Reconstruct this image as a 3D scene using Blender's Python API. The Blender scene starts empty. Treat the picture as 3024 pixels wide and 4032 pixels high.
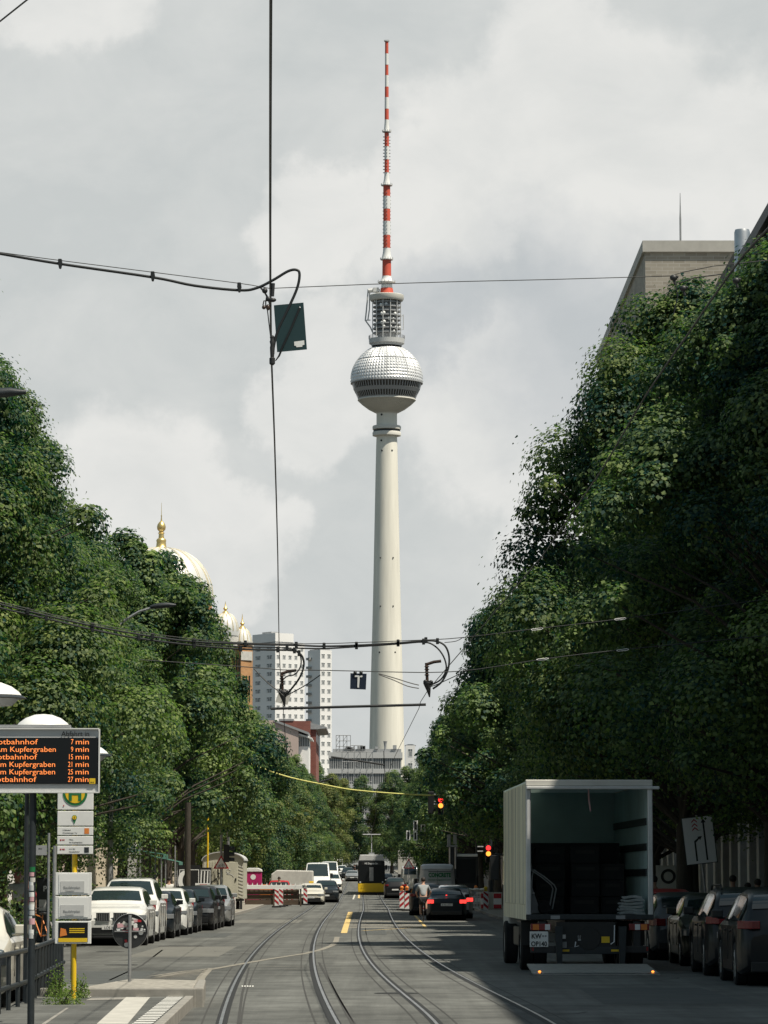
import bpy, math, random
import numpy as np
from mathutils import Vector, Matrix
from math import sin, cos, pi, radians, sqrt, atan, atan2

scene = bpy.context.scene
# ---------------------------------------------------------------- camera
F, HOR, CZ = 13950.0, 3465.0, 1.8
TH = atan((HOR - 2016) / F)
cam_d = bpy.data.cameras.new('camera'); cam = bpy.data.objects.new('camera', cam_d)
scene.collection.objects.link(cam); scene.camera = cam
cam.location = (0, 0, CZ); cam.rotation_euler = (pi / 2 + TH, 0, 0)
cam_d.sensor_fit = 'VERTICAL'; cam_d.sensor_height = 36.0; cam_d.lens = F / 4032 * 36
cam_d.clip_start = 0.5; cam_d.clip_end = 6000
# ---------------------------------------------------------------- light
E = radians(62)
SUN = Vector((cos(E) * .83, -cos(E) * .557, sin(E)))
sl = bpy.data.lights.new('sun', 'SUN'); sl.energy = 5.0; sl.angle = radians(.5); sl.color = (1, .92, .78)
so = bpy.data.objects.new('sun', sl); scene.collection.objects.link(so)
so.rotation_euler = SUN.to_track_quat('Z', 'Y').to_euler()
w = bpy.data.worlds.new('World'); scene.world = w; w.use_nodes = True
nt = w.node_tree; nt.nodes.clear()
def N(t, **k):
    n = nt.nodes.new(t)
    for a, b in k.items(): setattr(n, a, b)
    return n
def L(a, b): nt.links.new(a, b)
def MA(op, a, b=None, c=None, clamp=False):
    n = N('ShaderNodeMath', operation=op); n.use_clamp = clamp
    for i, v in enumerate((a, b, c)):
        if v is None: continue
        if isinstance(v, (int, float)): n.inputs[i].default_value = v
        else: L(v, n.inputs[i])
    return n.outputs[0]
def MIXC(f, a, b):
    n = N('ShaderNodeMix', data_type='RGBA')
    for i, v in ((0, f), (6, a), (7, b)):
        if isinstance(v, (int, float)): n.inputs[i].default_value = v
        elif isinstance(v, tuple): n.inputs[i].default_value = (*v, 1)
        else: L(v, n.inputs[i])
    return n.outputs[2]
out = N('ShaderNodeOutputWorld'); bg = N('ShaderNodeBackground'); L(bg.outputs[0], out.inputs[0])
bg.inputs[1].default_value = 0.088
sky = N('ShaderNodeTexSky', sky_type='NISHITA'); sky.sun_disc = False
sky.sun_elevation = E; sky.sun_rotation = atan2(SUN.x, SUN.y); sky.dust_density = 2.0
tc = N('ShaderNodeTexCoord'); G_ = tc.outputs['Generated']
def noise(scale, detail, rough, dist=0, vec=None, off=(0, 0, 0), stretch=(1, 1, 1)):
    mp = N('ShaderNodeMapping'); L(vec or G_, mp.inputs[0]); mp.inputs[1].default_value = off; mp.inputs[3].default_value = stretch
    n = N('ShaderNodeTexNoise'); L(mp.outputs[0], n.inputs[0])
    n.inputs['Scale'].default_value = scale; n.inputs['Detail'].default_value = detail
    n.inputs['Roughness'].default_value = rough; n.inputs['Distortion'].default_value = dist
    return n.outputs[0]
def blob(X, Y, r, vec):
    u = (X - 1512) / F; v = (2016 - Y) / F
    d = Vector((u, cos(TH) - v * sin(TH), sin(TH) + v * cos(TH))).normalized()
    n = N('ShaderNodeVectorMath', operation='DISTANCE'); L(vec, n.inputs[0]); n.inputs[1].default_value = d
    t = MA('DIVIDE', n.outputs['Value'], r / F)
    return MA('SUBTRACT', 1.0, t, clamp=True)
# warp the direction a little so the cloud banks get billowed edges
wn = N('ShaderNodeTexNoise'); L(G_, wn.inputs[0]); wn.inputs['Scale'].default_value = 34; wn.inputs['Detail'].default_value = 6
wn.inputs['Roughness'].default_value = .6
ws = N('ShaderNodeVectorMath', operation='MULTIPLY_ADD'); L(wn.outputs['Color'], ws.inputs[0])
ws.inputs[1].default_value = (.045, .045, .045); ws.inputs[2].default_value = (-.0225, -.0225, -.0225)
wa = N('ShaderNodeVectorMath', operation='ADD'); L(G_, wa.inputs[0]); L(ws.outputs[0], wa.inputs[1]); WV = wa.outputs[0]
spots = [(2200, 330, 430), (1980, 600, 460), (2450, 640, 640), (2900, 640, 520), (1720, 860, 420), (1250, 900, 300), (1380, 1420, 350), (1230, 1600, 300), (1950, 1660, 470), (560, 2000, 430), (900, 2150, 300), (2250, 2000, 380), (250, -60, 380)]
b = None
for X, Y, r in spots:
    s = MA('MULTIPLY', blob(X, Y, r, WV), 2.6, clamp=True)
    b = s if b is None else MA('MAXIMUM', b, s)
sm = N('ShaderNodeMapRange', interpolation_type='SMOOTHSTEP'); L(b, sm.inputs[0])
nA = noise(26, 7, .58, .3, off=(3, 1, 2), stretch=(1, 1, 1.5))
nB = noise(6, 4, .5, .2, off=(7, 2, 1))
shade = MA('ADD', MA('MULTIPLY', sm.outputs[0], .66), MA('MULTIPLY', MA('SUBTRACT', nA, .5), 1.25))
shade = MA('ADD', shade, .17, clamp=True)
cl = MIXC(shade, (5.7, 5.98, 5.95), (7.9, 7.9, 7.65))
# rain-grey belly of the big bank
dk = MA('MULTIPLY', MA('MAXIMUM', blob(2250, 1330, 620, WV), blob(1700, 1230, 300, WV)), 1.8, clamp=True)
cl = MIXC(MA('MULTIPLY', dk, .6), cl, (4.7, 5.05, 5.35))
sep = N('ShaderNodeSeparateXYZ'); L(G_, sep.inputs[0])
hi = N('ShaderNodeMapRange', interpolation_type='SMOOTHSTEP'); L(sep.outputs[2], hi.inputs[0]); hi.inputs[1].default_value = .30; hi.inputs[2].default_value = .45
gap = N('ShaderNodeMapRange', interpolation_type='SMOOTHSTEP'); L(nB, gap.inputs[0]); gap.inputs[1].default_value = .40; gap.inputs[2].default_value = .52
fw = N('ShaderNodeMapRange', interpolation_type='SMOOTHSTEP'); L(sep.outputs[1], fw.inputs[0]); fw.inputs[1].default_value = .93; fw.inputs[2].default_value = .78
away = MA('MAXIMUM', hi.outputs[0], fw.outputs[0])
gp2 = MA('ADD', MA('MULTIPLY', gap.outputs[0], .45), .55)
bm = MA('MULTIPLY', away, gp2)
cl2 = MIXC(bm, cl, MIXC(.6, sky.outputs[0], (.9, 1.8, 1.95)))
L(cl2, bg.inputs[0])
vs = scene.view_settings; vs.view_transform = 'Standard'; vs.look = 'None'; vs.exposure = 0.2; vs.gamma = 1
cy = scene.cycles
cy.max_bounces = 6; cy.diffuse_bounces = 3; cy.glossy_bounces = 3; cy.transmission_bounces = 4; cy.transparent_max_bounces = 8
cy.volume_bounces = 0; cy.caustics_reflective = False; cy.caustics_refractive = False; cy.sample_clamp_indirect = 4; cy.use_denoising = True
scene.render.film_transparent = False

# ---------------------------------------------------------------- geometry of the place
def G(y):
    if y < 150: return 0.0
    if y < 350: return .0074 / 400 * (y - 150) ** 2
    return .74 + .0074 * (min(y, 760) - 350)
def drift(y): return -.0075 * (y - 200) if y > 200 else 0.0
def ray(X, Y):
    u = (X - 1512) / F; v = (2016 - Y) / F
    dy = cos(TH) - v * sin(TH); dz = sin(TH) + v * cos(TH)
    return u / dy, dz / dy
def P(X, Y, d):
    a, b = ray(X, Y); return Vector((a * d, d, CZ + b * d))
def D(x, y, d): return P(x * 1.82279, y * 1.82279, d)
def GP(X, Y, z=0.0):
    a, b = ray(X, Y); lo, hi_ = 20.0, 1200.0
    for _ in range(60):
        m = (lo + hi_) / 2
        if CZ + b * m > G(m) + z: lo = m
        else: hi_ = m
    return Vector((a * lo, lo, G(lo) + z))
def Z1(x, y): return x * .5425, 2750 + y * .5425
def Z2(x, y): return x * .5425, 3350 + y * .5425
def Z3(x, y): return 750 + x * .4219, 3250 + y * .4219
def Z4(x, y): return 1300 + x * .4219, 3100 + y * .4219
def Z5(x, y): return 1900 + x * .4823, 3000 + y * .4823
def Z6(x, y): return 2500 + x * .3617, 3100 + y * .3617
def Z8(x, y): return 850 + x * .6329, 2350 + y * .6329
def ZR(x, y): return 600 + x * 1.0247, 3400 + y * 1.0247
# ---------------------------------------------------------------- materials
def mat(name, col, rough=.7, metal=0.0, var=0.0, vscale=3.0, bump=0.0, bscale=40.0, spec=.5, coat=0.0, emit=None, estr=0.0, trans=0.0, stretch=None, var2=None):
    m = bpy.data.materials.new(name); m.use_nodes = True; t = m.node_tree; p = t.nodes['Principled BSDF']
    p.inputs['Base Color'].default_value = (*col, 1); p.inputs['Roughness'].default_value = rough; p.inputs['Metallic'].default_value = metal
    p.inputs['Specular IOR Level'].default_value = spec; p.inputs['Coat Weight'].default_value = coat; p.inputs['Coat Roughness'].default_value = .06
    if emit: p.inputs['Emission Color'].default_value = (*emit, 1); p.inputs['Emission Strength'].default_value = estr
    if trans: p.inputs['Transmission Weight'].default_value = trans
    if var or bump:
        c = t.nodes.new('ShaderNodeTexCoord'); mp = t.nodes.new('ShaderNodeMapping'); t.links.new(c.outputs['Object'], mp.inputs[0])
        if stretch: mp.inputs[3].default_value = stretch
    if var:
        n = t.nodes.new('ShaderNodeTexNoise'); n.inputs['Scale'].default_value = vscale; n.inputs['Detail'].default_value = 6; n.inputs['Roughness'].default_value = .62
        t.links.new(mp.outputs[0], n.inputs[0])
        r = t.nodes.new('ShaderNodeMapRange'); r.inputs[1].default_value = .3; r.inputs[2].default_value = .7; t.links.new(n.outputs[0], r.inputs[0])
        x = t.nodes.new('ShaderNodeMix'); x.data_type = 'RGBA'; t.links.new(r.outputs[0], x.inputs[0])
        lo = tuple(max(0, v * (1 - var)) for v in col); hi = tuple(min(1, v * (1 + var)) for v in (var2 or col))
        x.inputs[6].default_value = (*lo, 1); x.inputs[7].default_value = (*hi, 1); t.links.new(x.outputs[2], p.inputs['Base Color'])
    if bump:
        n = t.nodes.new('ShaderNodeTexNoise'); n.inputs['Scale'].default_value = bscale; n.inputs['Detail'].default_value = 4; t.links.new(mp.outputs[0], n.inputs[0])
        bb = t.nodes.new('ShaderNodeBump'); bb.inputs['Strength'].default_value = bump; bb.inputs['Distance'].default_value = .02
        t.links.new(n.outputs[0], bb.inputs['Height']); t.links.new(bb.outputs[0], p.inputs['Normal'])
    return m
def brick_mat(name, c1, c2, mortar, sx=.24, sy=.075, rot=None):
    m = bpy.data.materials.new(name); m.use_nodes = True; t = m.node_tree; p = t.nodes['Principled BSDF']; p.inputs['Roughness'].default_value = .9
    c = t.nodes.new('ShaderNodeTexCoord'); sp = t.nodes.new('ShaderNodeSeparateXYZ'); t.links.new(c.outputs['Object'], sp.inputs[0])
    ad = t.nodes.new('ShaderNodeMath'); t.links.new(sp.outputs[0], ad.inputs[0]); t.links.new(sp.outputs[1], ad.inputs[1])
    cb = t.nodes.new('ShaderNodeCombineXYZ'); t.links.new(ad.outputs[0], cb.inputs[0]); t.links.new(sp.outputs[2], cb.inputs[1])
    b = t.nodes.new('ShaderNodeTexBrick'); t.links.new(cb.outputs[0], b.inputs[0]); b.inputs['Scale'].default_value = 1
    b.inputs['Color1'].default_value = (*c1, 1); b.inputs['Color2'].default_value = (*c2, 1); b.inputs['Mortar'].default_value = (*mortar, 1)
    b.inputs['Brick Width'].default_value = sx; b.inputs['Row Height'].default_value = sy; b.inputs['Mortar Size'].default_value = .012
    n = t.nodes.new('ShaderNodeTexNoise'); n.inputs['Scale'].default_value = .6; n.inputs['Detail'].default_value = 8; t.links.new(c.outputs['Object'], n.inputs[0])
    r = t.nodes.new('ShaderNodeMapRange'); r.inputs[3].default_value = .7; r.inputs[4].default_value = 1.25; t.links.new(n.outputs[0], r.inputs[0])
    x = t.nodes.new('ShaderNodeMix'); x.data_type = 'RGBA'; x.blend_type = 'MULTIPLY'; x.inputs[0].default_value = 1
    t.links.new(b.outputs[0], x.inputs[6]); t.links.new(r.outputs[0], x.inputs[7]); t.links.new(x.outputs[2], p.inputs['Base Color'])
    return m
def leaf_mat(name, dark, light, trans=.35):
    m = bpy.data.materials.new(name); m.use_nodes = True; t = m.node_tree; t.nodes.clear()
    o = t.nodes.new('ShaderNodeOutputMaterial'); at = t.nodes.new('ShaderNodeAttribute'); at.attribute_name = 'leaf_tone'
    x = t.nodes.new('ShaderNodeMix'); x.data_type = 'RGBA'; t.links.new(at.outputs['Fac'], x.inputs[0])
    x.inputs[6].default_value = (*dark, 1); x.inputs[7].default_value = (*light, 1)
    oi = t.nodes.new('ShaderNodeObjectInfo'); h = t.nodes.new('ShaderNodeHueSaturation'); t.links.new(x.outputs[2], h.inputs['Color'])
    mr = t.nodes.new('ShaderNodeMapRange'); t.links.new(oi.outputs['Random'], mr.inputs[0]); mr.inputs[3].default_value = .487; mr.inputs[4].default_value = .506
    t.links.new(mr.outputs[0], h.inputs['Hue'])
    p = t.nodes.new('ShaderNodeBsdfPrincipled'); p.inputs['Roughness'].default_value = .55; p.inputs['Specular IOR Level'].default_value = .22
    t.links.new(h.outputs[0], p.inputs['Base Color'])
    tr = t.nodes.new('ShaderNodeBsdfTranslucent'); hs = t.nodes.new('ShaderNodeMix'); hs.data_type = 'RGBA'; hs.blend_type = 'MULTIPLY'; hs.inputs[0].default_value = 1
    t.links.new(h.outputs[0], hs.inputs[6]); hs.inputs[7].default_value = (1.15, 1.6, .8, 1); t.links.new(hs.outputs[2], tr.inputs[0])
    mx = t.nodes.new('ShaderNodeMixShader'); mx.inputs[0].default_value = trans; t.links.new(p.outputs[0], mx.inputs[1]); t.links.new(tr.outputs[0], mx.inputs[2])
    t.links.new(mx.outputs[0], o.inputs[0]); return m
M = {}
M['asphalt_plain'] = mat('asphalt', (.100, .106, .101), .88, var=.22, vscale=.35, bump=.25, bscale=30)
def asphalt():
    m = mat('asphalt', (.118, .122, .114), .86, var=.10, vscale=40, bump=.3, bscale=35); t = m.node_tree; p = t.nodes['Principled BSDF']; base = p.inputs['Base Color'].links[0].from_socket
    c = t.nodes.new('ShaderNodeTexCoord')
    for sc, st, lo, hi, a, b_ in (((.9, .9, .9), 1.0, .38, .62, .72, 1.16), ((1.6, .035, 1), 1.0, .40, .60, .78, 1.10), ((.12, .12, .12), 1.0, .44, .56, .82, 1.12), ((5, 5, 5), 1.0, .62, .70, 1.0, .72)):
        mp = t.nodes.new('ShaderNodeMapping'); t.links.new(c.outputs['Object'], mp.inputs[0]); mp.inputs[3].default_value = sc
        n = t.nodes.new('ShaderNodeTexNoise'); n.inputs['Scale'].default_value = st; n.inputs['Detail'].default_value = 7; n.inputs['Roughness'].default_value = .65; t.links.new(mp.outputs[0], n.inputs[0])
        r = t.nodes.new('ShaderNodeMapRange'); r.inputs[1].default_value = lo; r.inputs[2].default_value = hi; r.inputs[3].default_value = a; r.inputs[4].default_value = b_; t.links.new(n.outputs[0], r.inputs[0])
        x = t.nodes.new('ShaderNodeMix'); x.data_type = 'RGBA'; x.blend_type = 'MULTIPLY'; x.inputs[0].default_value = 1; t.links.new(base, x.inputs[6]); t.links.new(r.outputs[0], x.inputs[7]); base = x.outputs[2]
    t.links.new(base, p.inputs['Base Color']); return m
M['asphalt'] = asphalt()
M['asphalt_dark'] = mat('asphalt_patch_dark', (.072, .078, .076), .85, var=.2, vscale=1.5, bump=.3, bscale=35); M['asphalt_light'] = mat('asphalt_patch_light', (.15, .15, .135), .9, var=.15, vscale=1.5, bump=.3, bscale=35)
M['ground'] = mat('ground', (.09, .085, .075), .95, var=.3, vscale=.2)
M['paving'] = mat('paving', (.24, .225, .19), .9, var=.22, vscale=1.2, bump=.2, bscale=12)
M['kerb'] = mat('kerbstone', (.27, .26, .235), .85, var=.2, vscale=4)
M['paint'] = mat('road_paint', (.48, .47, .42), .8, var=.25, vscale=2.5)
M['paint_worn'] = mat('road_paint_worn', (.24, .225, .19), .85, var=.35, vscale=3)
M['paint_y'] = mat('road_paint_yellow', (.62, .45, .18), .8, var=.2, vscale=2.5)
M['white_block'] = mat('white_block', (.7, .7, .66), .7, var=.12, vscale=6)
M['tactile'] = mat('tactile_slab', (.46, .45, .41), .85, var=.15, vscale=4, bump=.5, bscale=25)
M['steel_rail'] = mat('steel_rail', (.42, .41, .39), .32, metal=1.0, var=.3, vscale=1.5)
M['groove'] = mat('rail_groove', (.018, .019, .02), .8)
M['seam'] = mat('tar_seam', (.05, .05, .048), .9)
M['black'] = mat('black_plastic', (.012, .013, .014), .45)
M['black_m'] = mat('black_metal', (.02, .022, .024), .5, var=.3, vscale=5)
M['iron'] = mat('painted_iron', (.018, .024, .028), .5, var=.3, vscale=6, bump=.15)
M['rubber'] = mat('rubber', (.012, .012, .013), .85)
M['alu'] = mat('aluminium', (.55, .56, .57), .38, metal=.9, var=.12, vscale=4)
M['grey'] = mat('grey_metal', (.30, .31, .32), .5, var=.12, vscale=3)
M['galv'] = mat('galvanised', (.33, .34, .35), .5, metal=.5, var=.2, vscale=8)
M['lightgrey'] = mat('light_grey', (.52, .53, .53), .55, var=.08, vscale=3)
M['white'] = mat('white_enamel', (.76, .77, .76), .45, var=.06, vscale=3)
M['offwhite'] = mat('off_white', (.55, .54, .50), .7, var=.12, vscale=2)
M['yellow'] = mat('yellow_enamel', (.78, .52, .02), .42)
M['green'] = mat('sign_green', (.01, .16, .05), .5)
M['red'] = mat('sign_red', (.42, .02, .03), .5)
M['pink'] = mat('faded_pink', (.6, .35, .38), .7)
M['orange'] = mat('orange_plastic', (.7, .22, .04), .5)
M['glass'] = mat('dark_glass', (.012, .018, .02), .06, spec=.9)
M['glass_car'] = mat('car_glass', (.02, .032, .034), .05, spec=.8)
M['window'] = mat('window_glass', (.11, .125, .135), .18, spec=.7)
M['insul'] = mat('brown_insulator', (.05, .03, .022), .35)
M['cable'] = mat('cable_sheath', (.010, .013, .015), .55)
M['wire'] = mat('bronze_wire', (.012, .015, .016), .5)
M['skin'] = mat('skin', (.42, .25, .18), .6)
M['hair'] = mat('dark_hair', (.02, .015, .012), .7)
M['bark'] = mat('bark', (.055, .047, .038), .95, var=.35, vscale=3, bump=.8, bscale=9, stretch=(3, 3, .6))
M['hub'] = mat('wheel_rim', (.42, .43, .44), .3, metal=.85)
M['led'] = mat('amber_led', (.4, .1, .02), .5, emit=(1.0, .28, .07), estr=.95)
M['taillight'] = mat('tail_lens', (.20, .008, .012), .2, spec=.6)
M['brake'] = mat('brake_lamp_lit', (.5, .01, .01), .3, emit=(1, .05, .04), estr=1.6)
M['amber'] = mat('amber_lamp_lit', (.6, .2, .02), .3, emit=(1, .30, .04), estr=2.2)
M['redlit'] = mat('red_lamp_lit', (.6, .02, .02), .3, emit=(1, .03, .03), estr=2.2)
M['lens'] = mat('clear_lens', (.7, .72, .74), .12, spec=.8)
M['plate'] = mat('number_plate', (.78, .79, .78), .5)
M['concrete'] = mat('concrete', (.40, .385, .33), .85, var=.08, vscale=.12, bump=.05)
# ---------------------------------------------------------------- mesh building
class MB:
    def __init__(s): s.v = []; s.f = []; s.mi = []; s.m = 0; s.sm = []
    def add(s, vs, fs, sm=False):
        o = len(s.v); s.v += [tuple(v) for v in vs]; s.f += [tuple(i + o for i in f) for f in fs]
        s.mi += [s.m] * len(fs); s.sm += [sm] * len(fs); return s
    def box(s, x0, x1, y0, y1, z0, z1, M_=None):
        vs = [(x0, y0, z0), (x1, y0, z0), (x1, y1, z0), (x0, y1, z0), (x0, y0, z1), (x1, y0, z1), (x1, y1, z1), (x0, y1, z1)]
        if M_ is not None: vs = [M_ @ Vector(v) for v in vs]
        return s.add(vs, [(0, 3, 2, 1), (4, 5, 6, 7), (0, 1, 5, 4), (1, 2, 6, 5), (2, 3, 7, 6), (3, 0, 4, 7)])
    def tube(s, pts, r, n=8, cap=True, sm=True):
        pts = [Vector(p) for p in pts]; rs = r if isinstance(r, (list, tuple)) else [r] * len(pts)
        vs = []; up = None
        for i, p in enumerate(pts):
            t = (pts[min(i + 1, len(pts) - 1)] - pts[max(i - 1, 0)]).normalized()
            if up is None:
                up = Vector((0, 0, 1)) if abs(t.z) < .9 else Vector((0, 1, 0))
            a = t.cross(up).normalized(); b2 = a.cross(t).normalized(); up = b2
            for k in range(n):
                q = 2 * pi * k / n; vs.append(p + (a * cos(q) + b2 * sin(q)) * rs[i])
        fs = []
        for i in range(len(pts) - 1):
            for k in range(n):
                k2 = (k + 1) % n; fs.append((i * n + k, i * n + k2, (i + 1) * n + k2, (i + 1) * n + k))
        s.add(vs, fs, sm)
        if cap: 
            o = len(s.v) - len(vs)
            s.f += [tuple(o + k for k in range(n))[::-1], tuple(o + (len(pts) - 1) * n + k for k in range(n))]; s.mi += [s.m] * 2; s.sm += [False] * 2
        return s
    def cyl(s, p0, p1, r0, r1=None, n=16): return s.tube([p0, p1], [r0, r0 if r1 is None else r1], n)
    def lathe(s, prof, c=(0, 0, 0), n=32, axis='z', sm=True):
        vs = []
        for r, z in prof:
            for k in range(n):
                q = 2 * pi * k / n
                if axis == 'z': v = (c[0] + r * cos(q), c[1] + r * sin(q), c[2] + z)
                elif axis == 'x': v = (c[0] + z, c[1] + r * cos(q), c[2] + r * sin(q))
                else: v = (c[0] + r * cos(q), c[1] + z, c[2] + r * sin(q))
                vs.append(v)
        fs = [(i * n + k, i * n + (k + 1) % n, (i + 1) * n + (k + 1) % n, (i + 1) * n + k) for i in range(len(prof) - 1) for k in range(n)]
        return s.add(vs, fs, sm)
    def prism(s, pts, a, b, axis='y', M_=None, sm=False):
        n = len(pts)
        def mk(p, t):
            v = {'y': (p[0], t, p[1]), 'x': (t, p[0], p[1]), 'z': (p[0], p[1], t)}[axis]
            return M_ @ Vector(v) if M_ is not None else v
        vs = [mk(p, a) for p in pts] + [mk(p, b) for p in pts]
        return s.add(vs, [tuple(range(n)), tuple(range(2 * n - 1, n - 1, -1))] + [(i, i + n, (i + 1) % n + n, (i + 1) % n) for i in range(n)], sm)
    def grid(s, rows, closed=False, sm=True):
        n = len(rows[0]); vs = [v for r in rows for v in r]
        fs = [(i * n + k, i * n + (k + 1) % n, (i + 1) * n + (k + 1) % n, (i + 1) * n + k) for i in range(len(rows) - 1) for k in range(n if closed else n - 1)]
        return s.add(vs, fs, sm)
    def sph(s, c, r, n=12, sc=(1, 1, 1)):
        pr = [(sin(pi * i / n), -cos(pi * i / n)) for i in range(n + 1)]; vs = []
        for a, z in pr:
            for k in range(2 * n):
                q = pi * k / n; vs.append((c[0] + r * sc[0] * a * cos(q), c[1] + r * sc[1] * a * sin(q), c[2] + r * sc[2] * z))
        m = 2 * n
        return s.add(vs, [(i * m + k, i * m + (k + 1) % m, (i + 1) * m + (k + 1) % m, (i + 1) * m + k) for i in range(n) for k in range(m)], True)
    def build(s, name, mats, parent=None, loc=None, rz=None, sharp=40, bevel=0):
        me = bpy.data.meshes.new(name); me.from_pydata(s.v, [], s.f)
        for m in (mats if isinstance(mats, (list, tuple)) else [mats]): me.materials.append(M[m] if isinstance(m, str) else m)
        me.polygons.foreach_set('material_index', s.mi); me.polygons.foreach_set('use_smooth', s.sm)
        me.update()
        import bmesh
        if len(s.v) < 60000:
            bmh = bmesh.new(); bmh.from_mesh(me); bmesh.ops.recalc_face_normals(bmh, faces=bmh.faces); bmh.to_mesh(me); bmh.free()
        if any(s.sm):
            try: me.set_sharp_from_angle(angle=radians(sharp))
            except Exception: pass
        o = bpy.data.objects.new(name, me); scene.collection.objects.link(o)
        if parent is not None: o.parent = parent
        if loc is not None: o.location = loc
        if rz is not None: o.rotation_euler = (0, 0, rz)
        if bevel:
            b = o.modifiers.new('Bevel', 'BEVEL'); b.width = bevel; b.segments = 2; b.limit_method = 'ANGLE'; b.angle_limit = radians(50)
        return o
def tag(o, label=None, cat=None, group=None, kind=None):
    if label: o['label'] = label
    if cat: o['category'] = cat
    if group: o['group'] = group
    if kind: o['kind'] = kind
    return o
def thing(name, label, cat, loc=(0, 0, 0), rz=0, group=None):
    o = bpy.data.objects.new(name, None); scene.collection.objects.link(o); o.location = loc; o.rotation_euler = (0, 0, rz); o.empty_display_size = .2
    return tag(o, label, cat, group)
def struct(o): o['kind'] = 'structure'; return o
def copy_tree(o, parent=None):
    c = o.copy(); scene.collection.objects.link(c)
    if parent is not None: c.parent = parent
    for ch in list(o.children): copy_tree(ch, c)
    return c
def text(s, size, m, parent, loc, rot=(pi / 2, 0, 0), align='CENTER', ext=.002, name='lettering', bold=0, sx=1, fit=None):
    c = bpy.data.curves.new(name, 'FONT'); c.body = s; c.size = size; c.align_x = align; c.align_y = 'BOTTOM_BASELINE'; c.extrude = ext; c.offset = bold; c.resolution_u = 3
    c.materials.append(M[m]); o0 = bpy.data.objects.new('tmp', c); scene.collection.objects.link(o0)
    me = bpy.data.meshes.new_from_object(o0); bpy.data.objects.remove(o0); bpy.data.curves.remove(c)
    me.name = name; o = bpy.data.objects.new(name, me); scene.collection.objects.link(o); o.location = loc; o.rotation_euler = rot
    if parent is not None: o.parent = parent
    if fit:
        xs_ = [v.co.x for v in me.vertices]; sx = fit / (max(xs_) - min(xs_))
    o.scale = (sx, 1, 1)
    return o
def disc(mb, c, r, d, n=24, axis='y'):
    return mb.lathe([(0.0001, -d / 2), (r, -d / 2), (r, d / 2), (0.0001, d / 2)], c, n, axis, sm=False)
# ================================================================ ground, road, tracks
def KL(y):
    if y < 138: return -8.8
    if y < 150: return -8.8 + 1.3 * (y - 138) / 12
    return -7.5 + drift(y)
def KR(y):
    if y < 140: return 8.25
    if y < 160: return 8.25 - 3.0 * (y - 140) / 20
    return 5.25 + drift(y) * .8
YS = list(range(-60, 140, 20)) + list(range(138, 420, 6)) + list(range(420, 800, 20))
def sheet(name, fl, fr, y0, y1, z, m, skirt=None):
    ys = [y0] + [y for y in YS if y0 < y < y1] + [y1]; mb = MB()
    for a, b in zip(ys, ys[1:]):
        za, zb = G(a) + z, G(b) + z
        mb.add([(fl(a), a, za), (fr(a), a, za), (fr(b), b, zb), (fl(b), b, zb)], [(0, 1, 2, 3)])
        if skirt:
            for f in (fl, fr):
                mb.add([(f(a), a, za), (f(b), b, zb), (f(b), b, zb - skirt), (f(a), a, za - skirt)], [(0, 1, 2, 3)])
    if skirt:
        for a in (y0, y1): mb.add([(fl(a), a, G(a) + z), (fr(a), a, G(a) + z), (fr(a), a, G(a) + z - skirt), (fl(a), a, G(a) + z - skirt)], [(0, 1, 2, 3)])
    return struct(mb.build(name, m))
mb = MB(); ys = [-400, -60, 0, 60, 120, 150] + list(range(160, 360, 10)) + [400, 500, 600, 700, 760, 900, 1500, 3500]
for a, b in zip(ys, ys[1:]): mb.add([(-1800, a, G(a) - .02), (1800, a, G(a) - .02), (1800, b, G(b) - .02), (-1800, b, G(b) - .02)], [(0, 1, 2, 3)])
struct(mb.build('ground', 'ground'))
sheet('road', KL, KR, -60, 790, 0, 'asphalt')
sheet('pavement', lambda y: -17.5 + drift(y), lambda y: KL(y) - .16, -60, 790, .12, 'paving', skirt=.2)
sheet('pavement', lambda y: KR(y) + .16, lambda y: 12.4, -60, 790, .12, 'paving', skirt=.2)
sheet('kerb', lambda y: KL(y) - .16, lambda y: KL(y), -60, 790, .13, 'kerb', skirt=.2)
sheet('kerb', lambda y: KR(y), lambda y: KR(y) + .16, -60, 790, .13, 'kerb', skirt=.2)
# darker repair strip of asphalt on the left carriageway, joined along the outer rail
for x0, x1, y0, y1, m in ((-7.2, -4.4, 62, 71, 'asphalt_dark'), (-6.1, -3.9, 84, 97, 'asphalt_light'), (2.6, 4.6, 92, 108, 'asphalt_dark'), (3.2, 5.4, 52, 60, 'asphalt_dark'), (-8.0, -5.0, 112, 121, 'asphalt_dark'), (-.9, .1, 118, 134, 'asphalt_dark'), (-6.5, -3.6, 150, 168, 'asphalt_light'), (1.5, 4.2, 130, 146, 'asphalt_dark')):
    pb = MB(); pb.add([(x0, y0, .003), (x1, y0 + .2, .003), (x1 - .1, y1, .003), (x0 + .05, y1 - .3, .003)], [(0, 1, 2, 3)]); struct(pb.build('road_patch', m))
for x, y in ((-5.6, 76), (.2, 57), (3.9, 76), (-6.9, 90), (2.2, 118)):
    pb = MB(); pb.lathe([(.001, .005), (.30, .005), (.36, .005), (.36, .003)], (x, y, 0), 24); struct(pb.build('manhole_cover', 'groove'))
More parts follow.
